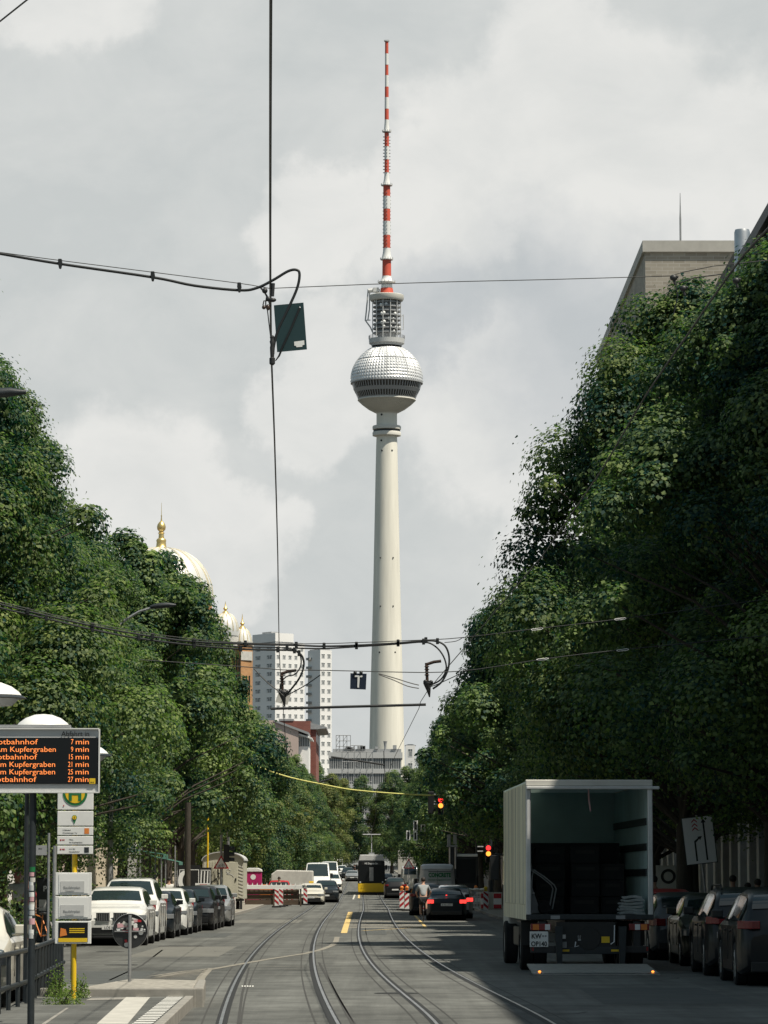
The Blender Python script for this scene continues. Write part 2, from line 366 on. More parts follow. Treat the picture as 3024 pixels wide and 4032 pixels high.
# tracks: rail positions read off as ground points, then made parallel
r1 = [ZR(265, 617), ZR(340, 440), ZR(370, 370), ZR(415, 320), (1121, 3638), (1193, 3596), (1252, 3554)]
r2 = [ZR(700, 617), ZR(650, 490), ZR(605, 370), ZR(600, 320), (1248, 3689), (1298, 3621), (1349, 3545)]
r3 = [ZR(1105, 617), ZR(1000, 530), ZR(880, 420), ZR(800, 330), ZR(788, 290), ZR(795, 200), ZR(805, 120)]
r4 = [ZR(1530, 617), ZR(1400, 550), ZR(1200, 440), ZR(1050, 350), ZR(980, 290), ZR(930, 210), ZR(880, 120)]
def fit(rails):
    pts = []
    for r, s in zip(rails, (1, -1)):
        for X, Y in r:
            g = GP(X, Y)
            if g.y < 260: pts.append((g.y, g.x + s * .7175))
    pts.sort(); a = np.array(pts)
    near = np.polyfit(1 / a[:, 0], a[:, 1], 3)
    return near
cL, cR = fit((r1, r2)), fit((r3, r4))
def trk(c, off):
    v210 = np.polyval(c, 1 / 210)
    def f(y):
        if y <= 210: x = np.polyval(c, 1 / max(y, 30))
        else: x = v210 - .0065 * (y - 210)
        return float(x)
    return f
TL, TR = trk(cL, 0), trk(cR, 0)
print('track L', [round(TL(y), 2) for y in (30, 44, 65, 90, 140, 210, 300)], 'R', [round(TR(y), 2) for y in (30, 44, 65, 90, 140, 210, 300)])
def ribbon(mb, f, w0, w1, z, ys):
    rows = []
    for y in ys:
        dx = (f(y + .5) - f(y - .5)); n = Vector((1, -dx, 0)).normalized()
        c = Vector((f(y), y, G(y) + z)); rows.append([c + n * w0, c + n * w1])
    mb.grid(rows, sm=False)
tys = [30 + i * 2 for i in range(60)] + [150 + i * 6 for i in range(35)] + [360 + i * 20 for i in range(20)]
for f in (TL, TR):
    for s in (-1, 1):
        mb = MB(); c = s * .7175
        mb.m = 0; ribbon(mb, f, c - .26, c - .235, .003, tys); ribbon(mb, f, c + .235, c + .26, .003, tys)
        mb.m = 1; ribbon(mb, f, c - .075, c + .075, .004, tys)
        mb.m = 2; ribbon(mb, f, c - .012 + s * .02, c + .030 + s * .02, .009, tys)
        struct(mb.build('tram_rail', ['seam', 'groove', 'steel_rail']))
# painted markings
def gpoly(mb, pts, z=.006):
    mb.add([GP(X, Y, z) for X, Y in pts], [tuple(range(len(pts)))])
def gline(mb, pts, w, z=.006):
    g = [GP(X, Y, z) for X, Y in pts]; rows = []
    for i, p in enumerate(g):
        t = (g[min(i + 1, len(g) - 1)] - g[max(i - 1, 0)]); t.z = 0; t.normalize(); n = Vector((t.y, -t.x, 0)) * w / 2
        rows.append([p - n, p + n])
    mb.grid(rows, sm=False)
mb = MB()
gline(mb, [ZR(172, 465), ZR(190, 435), ZR(215, 408), ZR(345, 385), ZR(440, 368), ZR(590, 345), ZR(650, 330), ZR(690, 315), ZR(705, 300), ZR(710, 282)], .16)
gline(mb, [ZR(0, 432), ZR(120, 414), ZR(215, 404)], .1)
gpoly(mb, [ZR(215, 402), ZR(232, 402), ZR(178, 470), ZR(160, 470)], .007)
struct(mb.build('road_marking', 'paint_worn'))
mb = MB()
for i in range(7):
    t = i / 6; gline(mb, [ZR(215 - 38 * t, 406 + 38 * t), ZR(30 - 60 * t + 10, 430 + 14 * t)], .09)
gline(mb, [ZR(370, 396), ZR(600, 397)], .07); gline(mb, [ZR(505, 406), ZR(575, 406)], .1)
struct(mb.build('road_marking', 'paint_worn'))
mb = MB()
gpoly(mb, [ZR(752, 186), ZR(770, 186), ZR(748, 267), ZR(724, 267)])
gpoly(mb, [Z4(262, 1003), Z4(280, 1003), Z4(277, 1035), Z4(258, 1035)])
gpoly(mb, [Z4(778, 1193), Z4(800, 1193), Z4(907, 1305), Z4(880, 1309)])
gline(mb, [Z4(300, 1338), Z4(900, 1303)], .12)
struct(mb.build('road_marking', 'paint_y'))
mb = MB()
gpoly(mb, [Z4(222, 1003), Z4(238, 1003), Z4(222, 1045), Z4(207, 1045)])
struct(mb.build('road_marking', 'paint'))
mb = MB()
for i in range(11):
    t = i / 10.0; y0 = 3100 + (1165 + 140 * t) * .4219
    x0 = 1300 + (208 - 45 * t) * .4219; x1 = 1300 + (775 + 95 * t) * .4219
    gpoly(mb, [(x0, y0), (x1, y0), (x1, y0 + 1.6 + t), (x0, y0 + 1.6 + t)], .0035)
struct(mb.build('road_marking', 'paint_worn'))
mb = MB()
for i in range(5): gpoly(mb, [ZR(343 + i * 10, 469), ZR(349 + i * 10, 469), ZR(349 + i * 10, 473), ZR(343 + i * 10, 473)])
struct(mb.build('road_marking', 'white_block'))
# manhole-like tar repairs
mb = MB()
gline(mb, [(430, 3860), (560, 3800), (640, 3740)], .05, .003); gline(mb, [ZR(330, 617), ZR(345, 500), ZR(372, 400)], .04, .003)
gline(mb, [ZR(770, 617), ZR(690, 470), ZR(640, 380)], .05, .003)
gpoly(mb, [ZR(30, 316), ZR(190, 314), ZR(200, 318), ZR(20, 320)], .003)
struct(mb.build('road_repair', 'seam'))
rc = random.Random(31)
for i in range(16):
    x, y = rc.uniform(-7.5, 5.5), rc.uniform(46, 120); pts = [Vector((x, y, .0035))]; a = rc.choice([0.1, 1.5, -.2, 1.3])
    for k in range(rc.randint(5, 10)): a += rc.uniform(-.5, .5); pts.append(pts[-1] + Vector((cos(a), sin(a), 0)) * rc.uniform(.3, .9))
    mb = MB(); rows = []
    for k, p in enumerate(pts):
        t = (pts[min(k + 1, len(pts) - 1)] - pts[max(k - 1, 0)]).normalized(); n = Vector((t.y, -t.x, 0)) * rc.uniform(.012, .03); rows.append([p - n, p + n])
    mb.grid(rows, sm=False); struct(mb.build('road_crack', 'seam'))
# ---- tram stop platform
PZ = .15
def plat(pts, z0, z1, m, name):
    mb = MB(); mb.prism([(p[0], p[1]) for p in pts], z0, z1, axis='z'); return struct(mb.build(name, m, bevel=.015))
pe = [GP(645, 4032, PZ), GP(762, 3921, PZ)]
d = (pe[1] - pe[0]); near = pe[0] - d * (18 / d.y)
far = pe[1]; nr = far + Vector((.02, 2.0, 0))
plat([(near.x, near.y), (far.x, far.y), (nr.x, nr.y), (-5.05, nr.y), (-4.35, near.y)], -.05, PZ, 'asphalt', 'tram_platform')
# light edging stones with white blocks along the track side
kb = MB(); n_ = 60; u = d.normalized(); s = Vector((-u.y, u.x, 0))
L_ = (far - near).length
kb.prism([(near.x + .01, near.y), (far.x + .01, far.y), (far.x + .012 - .12, far.y + .02), (near.x + .01 - .12, near.y)], -.03, PZ + .012, axis='z')
struct(kb.build('platform_edge', 'kerb', bevel=.01))
kb = MB(); k = 0.0
while k < L_ - .25:
    a = near + u * k; b = near + u * (k + .27)
    q = [a + s * .13, b + s * .13, b + s * .36, a + s * .36]; kb.add([(p.x, p.y, PZ + .006) for p in q], [(0, 1, 2, 3)]); k += .52
struct(kb.build('platform_marking', 'white_block'))
tb = MB()
tb.add([GP(X, Y, PZ + .006) for X, Y in (Z2(700, 1257), Z2(925, 1257), Z2(1090, 1062), Z2(915, 1062))], [(0, 1, 2, 3)])
tb.add([GP(X, Y, PZ + .005) for X, Y in (Z2(985, 1058), Z2(1350, 1052), Z2(1392, 1010), Z2(1035, 1012))], [(0, 1, 2, 3)])
tb.add([GP(X, Y, PZ + .005) for X, Y in (Z2(560, 1064), Z2(650, 1064), Z2(735, 1020), Z2(600, 1016))], [(0, 1, 2, 3)])
struct(tb.build('tactile_paving', 'tactile'))
gb = MB(); gb.add([GP(X, Y, PZ + .003) for X, Y in (Z2(300, 1257), Z2(330, 1257), Z2(500, 1140), Z2(480, 1140))], [(0, 1, 2, 3)])
gb.add([GP(X, Y, PZ + .004) for X, Y in (Z2(620, 1085), Z2(985, 1075), Z2(985, 1062), Z2(660, 1068))], [(0, 1, 2, 3)])
struct(gb.build('platform_joint', 'kerb'))
jb = MB(); k = 1.2
while k < L_:
    a = near + u * k; jb.add([(a.x - .37, a.y, PZ + .004), (a.x - 2.4, a.y, PZ + .004), (a.x - 2.4, a.y + .03, PZ + .004), (a.x - .37, a.y + .03, PZ + .004)], [(0, 1, 2, 3)]); k += 1.5
struct(jb.build('platform_joint', 'seam'))
# raised cobbled nose island
na = [GP(*Z2(600, 1000), .26), GP(*Z2(1400, 1000), .26), GP(*Z2(1432, 940), .26), GP(*Z2(950, 928), .26), GP(*Z2(620, 985), .26)]
cob = mat('cobbles', (.30, .285, .25), .9, var=.45, vscale=9, bump=1.0, bscale=11); M['cobbles'] = cob
mb = MB(); mb.prism([(p.x, p.y) for p in na], -.03, .26, axis='z'); struct(mb.build('traffic_island', 'cobbles', bevel=.02))
mb = MB(); a, b = na[0], na[1]
mb.prism([(a.x - .6, a.y - .13), (b.x + .05, b.y - .13), (b.x + .03, b.y - .005), (a.x - .6, a.y - .005)], -.03, .27, axis='z')
c = na[2]; mb.prism([(b.x + .01, b.y - .12), (b.x + .16, b.y - .1), (c.x + .13, c.y), (c.x + .01, c.y)], -.03, .272, axis='z')
struct(mb.build('traffic_island', 'kerb', bevel=.02))
# ================================================================ trees
LM = leaf_mat('linden_leaves', (.010, .048, .042), (.230, .300, .095), .36)  # dark tone carries the teal of shade, light tone the yellow of sunlight
LM2 = leaf_mat('dusty_leaves', (.036, .074, .032), (.31, .32, .11), .36)
def crown_mesh(name, seed, R, H0, H1, nleaf, leaf, nclus, top=.55, m=LM):
    rng = np.random.default_rng(seed)
    # cluster centres inside a linden-shaped envelope
    cs = []; rr = []
    ph = rng.uniform(0, 6.28, 6)
    while len(cs) < nclus:
        t = rng.uniform(0, 1) ** .85
        env = np.interp(t, [0, .1, .28, .55, .8, 1], [.66, .94, 1.0, .84, .52, .10])
        a = rng.uniform(0, 2 * pi)
        env *= 1 + .16 * sin(3 * a + ph[0] + 4 * t) + .10 * sin(5 * a + ph[1] - 7 * t)
        k = rng.uniform(.35, 1) ** .6
        r = R * env * k * .92
        spray = rng.random() < .34
        if spray: r = R * env * rng.uniform(.94, 1.02)
        z = H0 + (H1 - H0) * t - .25 * R * (r / R) ** 2 * (1 - t)
        cs.append((r * cos(a), r * sin(a), z)); rr.append((rng.uniform(.34, .6) if spray else rng.uniform(.75, 1.55) * (1.08 - .38 * t)) * R / 4.8)
    cs = np.array(cs); rr = np.array(rr)
    wgt = rr ** 2; wgt /= wgt.sum()
    idx = rng.choice(len(cs), nleaf, p=wgt)
    dirs = rng.normal(size=(nleaf, 3)); dirs /= np.linalg.norm(dirs, axis=1)[:, None]
    dirs[:, 2] = np.where(rng.random(nleaf) < .45, np.abs(dirs[:, 2]), dirs[:, 2])
    rad = rng.random(nleaf) ** .30
    rad *= 1 + np.clip(.22 * rng.normal(size=nleaf), -.4, .4) * (rng.random(nleaf) < .25)
    # small sprays: pull leaves toward a few twig directions of the cluster
    pos = cs[idx] + dirs * (rr[idx] * rad)[:, None] * np.array([.98, .98, 1.05])
    pos[:, 2] -= .12 * rr[idx] * rad ** 2
    tw = rng.normal(size=(nleaf // 9 + 1, 3)) * .16
    g = rng.integers(0, len(tw), nleaf)
    q = np.round(pos / .42) * .42
    hsh = (np.abs(np.sin(q @ np.array([12.9898, 78.233, 37.719])) * 43758.5453) % 1)
    pos += (q - pos) * (.28 * hsh)[:, None]
    nrm = dirs * 1.25 + rng.normal(size=(nleaf, 3)) * .36 + np.array([.1, 0, .5]); nrm /= np.linalg.norm(nrm, axis=1)[:, None]
    down = np.array([0, 0, -1.0]) + rng.normal(size=(nleaf, 3)) * .55 + dirs * .35
    t1 = down - nrm * (down * nrm).sum(1)[:, None]; t1 /= np.linalg.norm(t1, axis=1)[:, None] + 1e-9
    t2 = np.cross(nrm, t1)
    L_ = leaf * rng.uniform(.65, 1.3, nleaf)[:, None]; W_ = L_ * .42
    v = np.empty((nleaf, 4, 3)); v[:, 0] = pos - t1 * L_ * .5; v[:, 1] = pos + t2 * W_ - t1 * L_ * .08 + nrm * L_ * .1
    v[:, 2] = pos + t1 * L_ * .5; v[:, 3] = pos - t2 * W_ - t1 * L_ * .08 + nrm * L_ * .1
    me = bpy.data.meshes.new(name); me.vertices.add(nleaf * 4); me.vertices.foreach_set('co', v.astype(np.float32).ravel())
    me.loops.add(nleaf * 4); me.loops.foreach_set('vertex_index', np.arange(nleaf * 4, dtype=np.int32))
    me.polygons.add(nleaf); me.polygons.foreach_set('loop_start', np.arange(0, nleaf * 4, 4, dtype=np.int32))
    try: me.polygons.foreach_set('loop_total', np.full(nleaf, 4, dtype=np.int32))
    except Exception: pass
    tone = np.clip(.36 + .35 * (hsh - .5) + .22 * rng.normal(size=nleaf) + .16 * rng.normal(size=len(cs))[idx], 0, 1)
    at = me.attributes.new('leaf_tone', 'FLOAT', 'FACE'); at.data.foreach_set('value', tone.astype(np.float32))
    me.materials.append(m); me.update(); me.validate()
    return me, cs, rr
def trunk_mesh(name, seed, cs, H0, H1, r0=.24, lean=0.0, nl=70, rr_=None):
    rng = random.Random(seed); mb = MB()
    top = H0 + (H1 - H0) * .75
    pts = []; rs = []
    for i in range(11):
        t = i / 10; pts.append((lean * t * t * 1.5 + .12 * sin(3 * t + seed), .1 * sin(4 * t + seed * 2), top * t)); rs.append(r0 * (1 - .8 * t) * (1 + .5 * math.exp(-t * 22)))
    mb.tube(pts, rs, 10)
    order = list(range(len(cs))); rng.shuffle(order); order.sort(key=lambda j: rr_[j] > .62)
    for j in order[:nl]:
        c = Vector(cs[j]); zb = max(H0 * .62, min(c.z - 1.2 - .45 * Vector((c.x, c.y)).length, top * .92))
        t = zb / top; i = min(int(t * 10), 9); a = Vector(pts[i]).lerp(Vector(pts[i + 1]), t * 10 - i)
        mid = a.lerp(c, .5) + Vector((0, 0, .45)); r = max(.03, r0 * (1 - .8 * t) * .5)
        mb.tube([a, a.lerp(mid, .5) + Vector((rng.uniform(-.1, .1), rng.uniform(-.1, .1), .08)), mid, c], [r, r * .72, r * .5, .015], 6)
    return mb.build(name, 'bark').data
VAR = []
import time as _t; _t0 = _t.time()
for i, (R, H0, H1, nl, lf, nc, mm) in enumerate([(5.0, 3.3, 17.2, 150000, .11, 135, LM), (4.8, 3.4, 16.8, 140000, .11, 130, LM),
        (4.9, 2.9, 16.6, 70000, .165, 125, LM), (4.6, 2.8, 16.0, 70000, .165, 122, LM), (4.8, 2.8, 15.6, 65000, .165, 118, LM2),
        (5.0, 4.9, 17.0, 150000, .11, 135, LM), (4.8, 5.0, 16.8, 140000, .11, 130, LM), (4.8, 5.2, 16.6, 70000, .165, 122, LM), (4.6, 5.4, 16.2, 70000, .165, 118, LM)]):
    cm, cs, rr = crown_mesh('crown', 11 + i, R, H0, H1, nl, lf, nc, m=mm)
    tm = trunk_mesh('trunk', i + 2, cs, H0, H1, rr_=rr)
    tmp = [o for o in scene.objects if o.name.startswith('trunk') and o.parent is None]
    for o in tmp: bpy.data.objects.remove(o)
    VAR.append((cm, tm))
print('crowns', round(_t.time() - _t0, 1))
ORD = ['nearest', 'second', 'third', 'fourth', 'fifth', 'sixth', 'seventh', 'eighth', 'ninth', 'tenth', 'eleventh', 'twelfth', 'thirteenth', 'fourteenth', 'fifteenth', 'sixteenth', 'seventeenth', 'eighteenth', 'nineteenth', 'twentieth', 'twenty-first', 'twenty-second', 'twenty-third', 'twenty-fourth', 'twenty-fifth', 'twenty-sixth', 'twenty-seventh', 'twenty-eighth', 'twenty-ninth', 'thirtieth', 'thirty-first', 'thirty-second', 'thirty-third', 'thirty-fourth', 'thirty-fifth', 'thirty-sixth']
def tree(x, y, var, sc, rz, label, group, lean=None, zsc=1.0):
    t = thing('linden_tree', label, 'tree', (x, y, G(y) + (.12 if not (KL(y) < x < KR(y)) else 0)), rz, group)
    t.scale = (sc, sc, sc * zsc)
    for nm, me in (('crown', VAR[var][0]), ('trunk', VAR[var][1])):
        o = bpy.data.objects.new(nm, me); scene.collection.objects.link(o); o.parent = t
    if lean: t.rotation_euler = (0, lean, rz)
    return t
rt = random.Random(5)
LT = [(-12.6, 74, 1, 1.0, .98), (-11.6, 84, 0, 1.0, .97), (-11.8, 95, 1, 1.0, .97), (-12.0, 106, 0, 1.0, .98), (-12.6, 117, 1, .93, 1.0), (-12.5, 128, 0, .92, .96), (-12.2, 139, 6, .95, .92), (-11.1, 151, 7, 1.04, .94), (-10.8, 164, 8, 1.06, .94),
      (-11.0, 177, 7, 1.05, .98), (-11.6, 191, 8, 1.02, 1.02), (-11.7, 205, 7, 1.02), (-12.0, 220, 8, 1.0), (-12.6, 236, 4, .93), (-12.8, 252, 2, .9)]
y = 268
while y < 600:
    LT.append((-11.6 + drift(y) + (y - 260) * .008, y, rt.choice([2, 3, 4, 4]), rt.uniform(.86, .98))); y += 17
for i, (x, y, v, s, *zs_c) in enumerate(LT):
    what = 'sunlit green linden' if v != 4 else 'dusty yellow-green linden'
    tree(x, y, v, s * rt.uniform(.98, 1.02), rt.uniform(0, 6.28), f'{what}, {ORD[i]} in the row on the left pavement', 'lindens in the left pavement row', zsc=zs_c[0] if zs_c else 1.0)
RT = [(13.6, 71, 6, 1.0, .78), (9.5, 80.5, 5, 1.04, .88), (8.4, 98, 5, 1.03, 1.0), (9.7, 90, 6, .98, 1.02), (9.4, 110, 5, .92, .82), (9.1, 121, 6, .90, .84), (8.5, 133, 5, .92, .90), (7.5, 146, 7, .98, .92), (7.3, 160, 8, .98, .97),
      (7.2, 175, 7, .96), (7.4, 190, 8, .96), (7.6, 206, 7, .95), (7.6, 222, 8, .96), (7.6, 239, 7, .96), (7.6, 256, 8, .95)]
y = 274
while y < 600:
    RT.append((7.9 + drift(y) * .85, y, rt.choice([7, 8, 3]), rt.uniform(.88, .98))); y += 18
RT.sort(key=lambda a: a[1])
for i, (x, y, v, s, *zs_c) in enumerate(RT):
    tree(x, y, v, s * rt.uniform(.98, 1.02), 1.9 + i * 2.399, f'dark shaded linden, {ORD[i]} in the row on the right pavement', 'lindens in the right pavement row', zsc=zs_c[0] if zs_c else 1.0)
# trees closing the view where the street bends
for i, (x, y, v, s, lb) in enumerate([(-9.5, 640, 4, 1.1, 'yellowish tree closing the left side of the far street end'), (-4.6, 700, 3, 1.15, 'dark tree in the middle of the far street end'),
        (1.5, 655, 2, 1.1, 'tree closing the right side of the far street end'), (-14, 720, 2, 1.3, 'broad tree beyond the far left end of the street'), (5, 730, 3, 1.3, 'broad tree beyond the far right end of the street'), (-9, 760, 4, 1.2, 'yellowish tree farthest away at the street end')]):
    tree(x, y, v, s, i, lb, 'trees closing the far street end')
# ================================================================ television tower
TD = 1600.0
tw = thing('television_tower', 'tall concrete television tower with a silver sphere and red and white mast', 'tower', (P(1523, 3400, TD).x, TD, G(TD)))
def tz(Y): return P(1523, Y, TD).z - G(TD)
def tr(Y, wpx): return P(1523 + wpx, Y, TD).x - P(1523, Y, TD).x
def z7(y): return 1000 + .3618 * y
def zt(y): return 100 + .4749 * y
M['tower_con'] = mat('tower_concrete', (.76, .74, .66), .85, var=.11, vscale=.35, bump=.0, stretch=(1, 1, .08))
M['tower_ring'] = mat('tower_ring', (.62, .61, .56), .75, var=.06, vscale=.1)
M['steel_panel'] = mat('stainless_panels', (.76, .77, .78), .45, metal=.45, var=.07, vscale=.6)
M['mast_red'] = mat('mast_red', (.62, .10, .06), .6, var=.1, vscale=.3); M['mast_white'] = mat('mast_white', (.74, .75, .74), .6)
mb = MB(); pr = [(34, 3466), (84, 3420), (76, 3200), (69, 2951), (64, 2730), (59, 2540), (54, 2350), (49, 2100), (45, 1900), (42, 1760), (40.5, z7(1990)), (40.5, z7(1735))]
mb.lathe([(tr(Y, w), tz(Y) if Y < 3460 else 0) for w, Y in pr[1:]], n=64); mb.build('shaft', 'tower_con', tw)
for yy, xo in ((1760, -20), (2040, -21), (2150, -18), (2150, 20)):
    Y = z7(yy); x = tr(Y, xo); mb = MB(); mb.sph((x, -sqrt(max(0, tr(Y, 40.6) ** 2 - x * x)), tz(Y)), .5, 6); mb.build('shaft_light', 'black', tw)
for xx, yy in ((1020, 350), (1113, 350)): 
    Y = 2350 + .6329 * yy; x = tr(Y, 850 + .6329 * xx - 1523); mb = MB(); mb.sph((x, -sqrt(max(0, tr(Y, 57) ** 2 - x * x)), tz(Y)), .55, 6); mb.build('shaft_light', 'black', tw)
for Y0 in (2200, 2390):
    for s in (-1, 1): x = tr(Y0, s * 25); mb = MB(); mb.sph((x, -sqrt(max(0, tr(Y0, 52 if Y0 < 2300 else 55.5) ** 2 - x * x)), tz(Y0)), .35, 6); mb.build('shaft_light', 'black', tw)
for a, b in ((1872, 1921), (1938, 1990)):
    mb = MB(); mb.lathe([(tr(z7(b), 112 * .3618), tz(z7(b))), (tr(z7(b), 154 * .3618), tz(z7(b - 10))), (tr(z7(a), 156 * .3618), tz(z7(a + 10))), (tr(z7(a), 150 * .3618), tz(z7(a))), (tr(z7(a), 112 * .3618), tz(z7(a)))], n=64)
    mb.build('collar', 'tower_ring', tw)
mb = MB(); mb.lathe([(tr(z7(1930), 146 * .3618), tz(z7(1938))), (tr(z7(1930), 146 * .3618), tz(z7(1921)))], n=48); mb.build('collar_gap', 'black_m', tw)
# sphere shell of pyramid panels
SC, SR = tz(z7(1378)), tr(z7(1378), 388 * .3618)
def shell(lat0, lat1, rows, cols, h, name, m, scale=1.0):
    mb = MB()
    for i in range(rows):
        a0 = lat0 + (lat1 - lat0) * i / rows; a1 = lat0 + (lat1 - lat0) * (i + 1) / rows
        for k in range(cols):
            q0 = 2 * pi * k / cols; q1 = 2 * pi * (k + 1) / cols; R = SR * scale
            f = lambda a, q, r: (r * cos(a) * cos(q), r * cos(a) * sin(q), SC + r * sin(a))
            mb.add([f(a0, q0, R), f(a0, q1, R), f(a1, q1, R), f(a1, q0, R), f((a0 + a1) / 2, (q0 + q1) / 2, R + h)], [(0, 1, 4), (1, 2, 4), (2, 3, 4), (3, 0, 4)])
    return mb.build(name, m, tw)
shell(radians(-4), radians(33), 7, 72, .42, 'sphere_shell', 'steel_panel')
shell(radians(34.5), radians(66), 6, 60, .36, 'sphere_shell', 'steel_panel')
mb = MB(); mb.lathe([(SR * cos(a) * .985, SC + SR * sin(a) * .985) for a in [radians(t) for t in (31, 33, 36)]], n=60); mb.build('sphere_gap', 'black_m', tw)
mb = MB(); mb.lathe([(SR * .98, SC - SR * .06), (SR * 1.015, SC - SR * .075), (SR * 1.015, SC - SR * .095), (SR * .975, SC - SR * .10)], n=64); mb.build('sphere_flange', 'grey', tw)
def zs(y): return tz(z7(y))
def rs_(y): return tr(z7(y), y_r[y] * .3618)
y_r = {1405: 383, 1478: 362, 1510: 345, 1575: 315, 1592: 309, 1600: 300, 1735: 118}
mb = MB(); mb.lathe([(rs_(1575) * .985, zs(1575)), (rs_(1510) * .985, zs(1510)), (rs_(1478) * .985, zs(1478)), (rs_(1405) * .985, zs(1405))], n=72); mb.build('window_band', 'glass', tw)
mb = MB()
for y0, y1 in ((1398, 1408), (1474, 1514), (1571, 1582)):
    def rr_(y): return tr(z7(y), float(np.interp(y, [1398, 1405, 1478, 1510, 1575, 1592], [385, 383, 362, 345, 315, 309])) * .3618)
    mb.lathe([(rr_(y1), zs(y1) if y1 in y_r else tz(z7(y1))), (rr_(y0), tz(z7(y0)))], n=72)
for k in range(72):
    q = 2 * pi * (k + .5) / 72; wd = 2 * pi / 72 * .17
    for y0, y1 in ((1404, 1478), (1510, 1575)):
        ra, rb = rr_(y0) * 1.001, rr_(y1) * 1.001
        mb.add([(ra * cos(q - wd), ra * sin(q - wd), tz(z7(y0))), (ra * cos(q + wd), ra * sin(q + wd), tz(z7(y0))), (rb * cos(q + wd), rb * sin(q + wd), tz(z7(y1))), (rb * cos(q - wd), rb * sin(q - wd), tz(z7(y1)))], [(0, 1, 2, 3)])
mb.build('window_frame', 'grey', tw)
mb = MB(); mb.lathe([(tr(z7(1735), 112 * .3618), tz(z7(1740))), (tr(z7(1735), 122 * .3618), tz(z7(1728))), (tr(z7(1690), 195 * .3618), tz(z7(1690))), (tr(z7(1640), 262 * .3618), tz(z7(1640))), (tr(z7(1600), 303 * .3618), tz(z7(1600))), (tr(z7(1590), 317 * .3618), tz(z7(1596))), (tr(z7(1582), 315 * .3618), tz(z7(1582)))], n=72)
for k in range(72):
    q = 2 * pi * k / 72; pts = []
    for y, r in ((1726, 128), (1690, 198), (1640, 265), (1602, 306)): R = tr(z7(y), r * .3618); pts.append((R * cos(q), R * sin(q), tz(z7(y))))
    mb.tube(pts, .13, 4, cap=False)
mb.build('sphere_underside', 'tower_ring', tw)
mb = MB()
for k in range(20):
    q = 2 * pi * k / 20; mb.tube([(SR * 1.015 * cos(a) * cos(q), SR * 1.015 * cos(a) * sin(q), SC + SR * 1.015 * sin(a)) for a in [radians(t) for t in range(6, 70, 8)]], .12, 4, cap=False)
mb.build('sphere_rib', 'lightgrey', tw)
# antenna cage above the sphere
c_ = .3618
mb = MB(); mb.lathe([(tr(z7(990), 165 * c_), zs_ := tz(z7(1005))), (tr(z7(990), 172 * c_), tz(z7(985))), (tr(z7(975), 192 * c_), tz(z7(978))), (tr(z7(930), 195 * c_), tz(z7(928))), (tr(z7(930), 120 * c_), tz(z7(928)))], n=48); mb.build('lower_platform', 'lightgrey', tw)
mb = MB()
for k in range(48):
    q = 2 * pi * k / 48; R = tr(z7(900), 195 * c_); mb.tube([(R * cos(q), R * sin(q), tz(z7(928))), (R * cos(q), R * sin(q), tz(z7(892)))], .1, 4)
for yy in (894, 910): mb.lathe([(tr(z7(yy), 195 * c_), tz(z7(yy + 2))), (tr(z7(yy), 195 * c_) + .1, tz(z7(yy + 1))), (tr(z7(yy), 195 * c_), tz(z7(yy)))], n=48)
mb.build('railing', 'grey', tw)
mb = MB(); mb.lathe([(tr(z7(700), 100 * c_), tz(z7(935))), (tr(z7(700), 108 * c_), tz(z7(500)))], n=32); mb.build('cage_core', 'grey', tw)
mb = MB()
for yy in range(530, 900, 47):
    mb.lathe([(tr(z7(yy), 100 * c_), tz(z7(yy + 10))), (tr(z7(yy), 148 * c_), tz(z7(yy + 10))), (tr(z7(yy), 148 * c_), tz(z7(yy - 4))), (tr(z7(yy), 100 * c_), tz(z7(yy - 4)))], n=40)
mb.build('cage_floor', 'grey', tw)
mb = MB()
for k in range(12):
    q = 2 * pi * (k + .5) / 12; R = tr(z7(700), 158 * c_); mb.tube([(R * cos(q), R * sin(q), tz(z7(930))), (R * cos(q), R * sin(q), tz(z7(500)))], .22, 5)
mb.build('cage_post', 'lightgrey', tw)
rd = random.Random(3)
for i in range(46):
    q = rd.uniform(0, 2 * pi); yy = 545 + 47 * rd.randint(0, 7) - 20; R = tr(z7(yy), rd.uniform(120, 152) * c_)
    s = rd.uniform(.35, .8); mb = MB(); mb.sph((R * cos(q), R * sin(q), tz(z7(yy + rd.uniform(-8, 10)))), s, 6, (1, 1, 1.2)); mb.build('dish_antenna', 'white', tw)
mb = MB(); mb.lathe([(tr(z7(500), 100 * c_), tz(z7(515))), (tr(z7(500), 175 * c_), tz(z7(512))), (tr(z7(490), 186 * c_), tz(z7(492))), (tr(z7(455), 186 * c_), tz(z7(452))), (tr(z7(450), 178 * c_), tz(z7(447))), (tr(z7(440), 60 * c_), tz(z7(438)))], n=48); mb.build('top_platform', 'tower_ring', tw)
mb = MB()
pA = lambda x, y: Vector((tr(z7(y), (x - 617) * c_), 0, tz(z7(y))))
mb.tube([pA(540, 405), pA(470, 395), pA(415, 400)], 1.1, 6); mb.box(pA(470, 400).x, pA(530, 400).x, -1.5, 1.5, pA(0, 415).z, pA(0, 370).z)
mb.tube([pA(415, 385), pA(410, 440), pA(395, 610), pA(383, 722), pA(440, 800), pA(462, 850)], .35, 5); mb.tube([pA(430, 410), pA(428, 600), pA(410, 725)], .3, 5); mb.tube([pA(383, 722), pA(440, 720)], .25, 5)
mb.tube([pA(760, 700), pA(798, 660), pA(798, 822), pA(740, 830)], .2, 5)
mb.build('service_crane', 'lightgrey', tw)
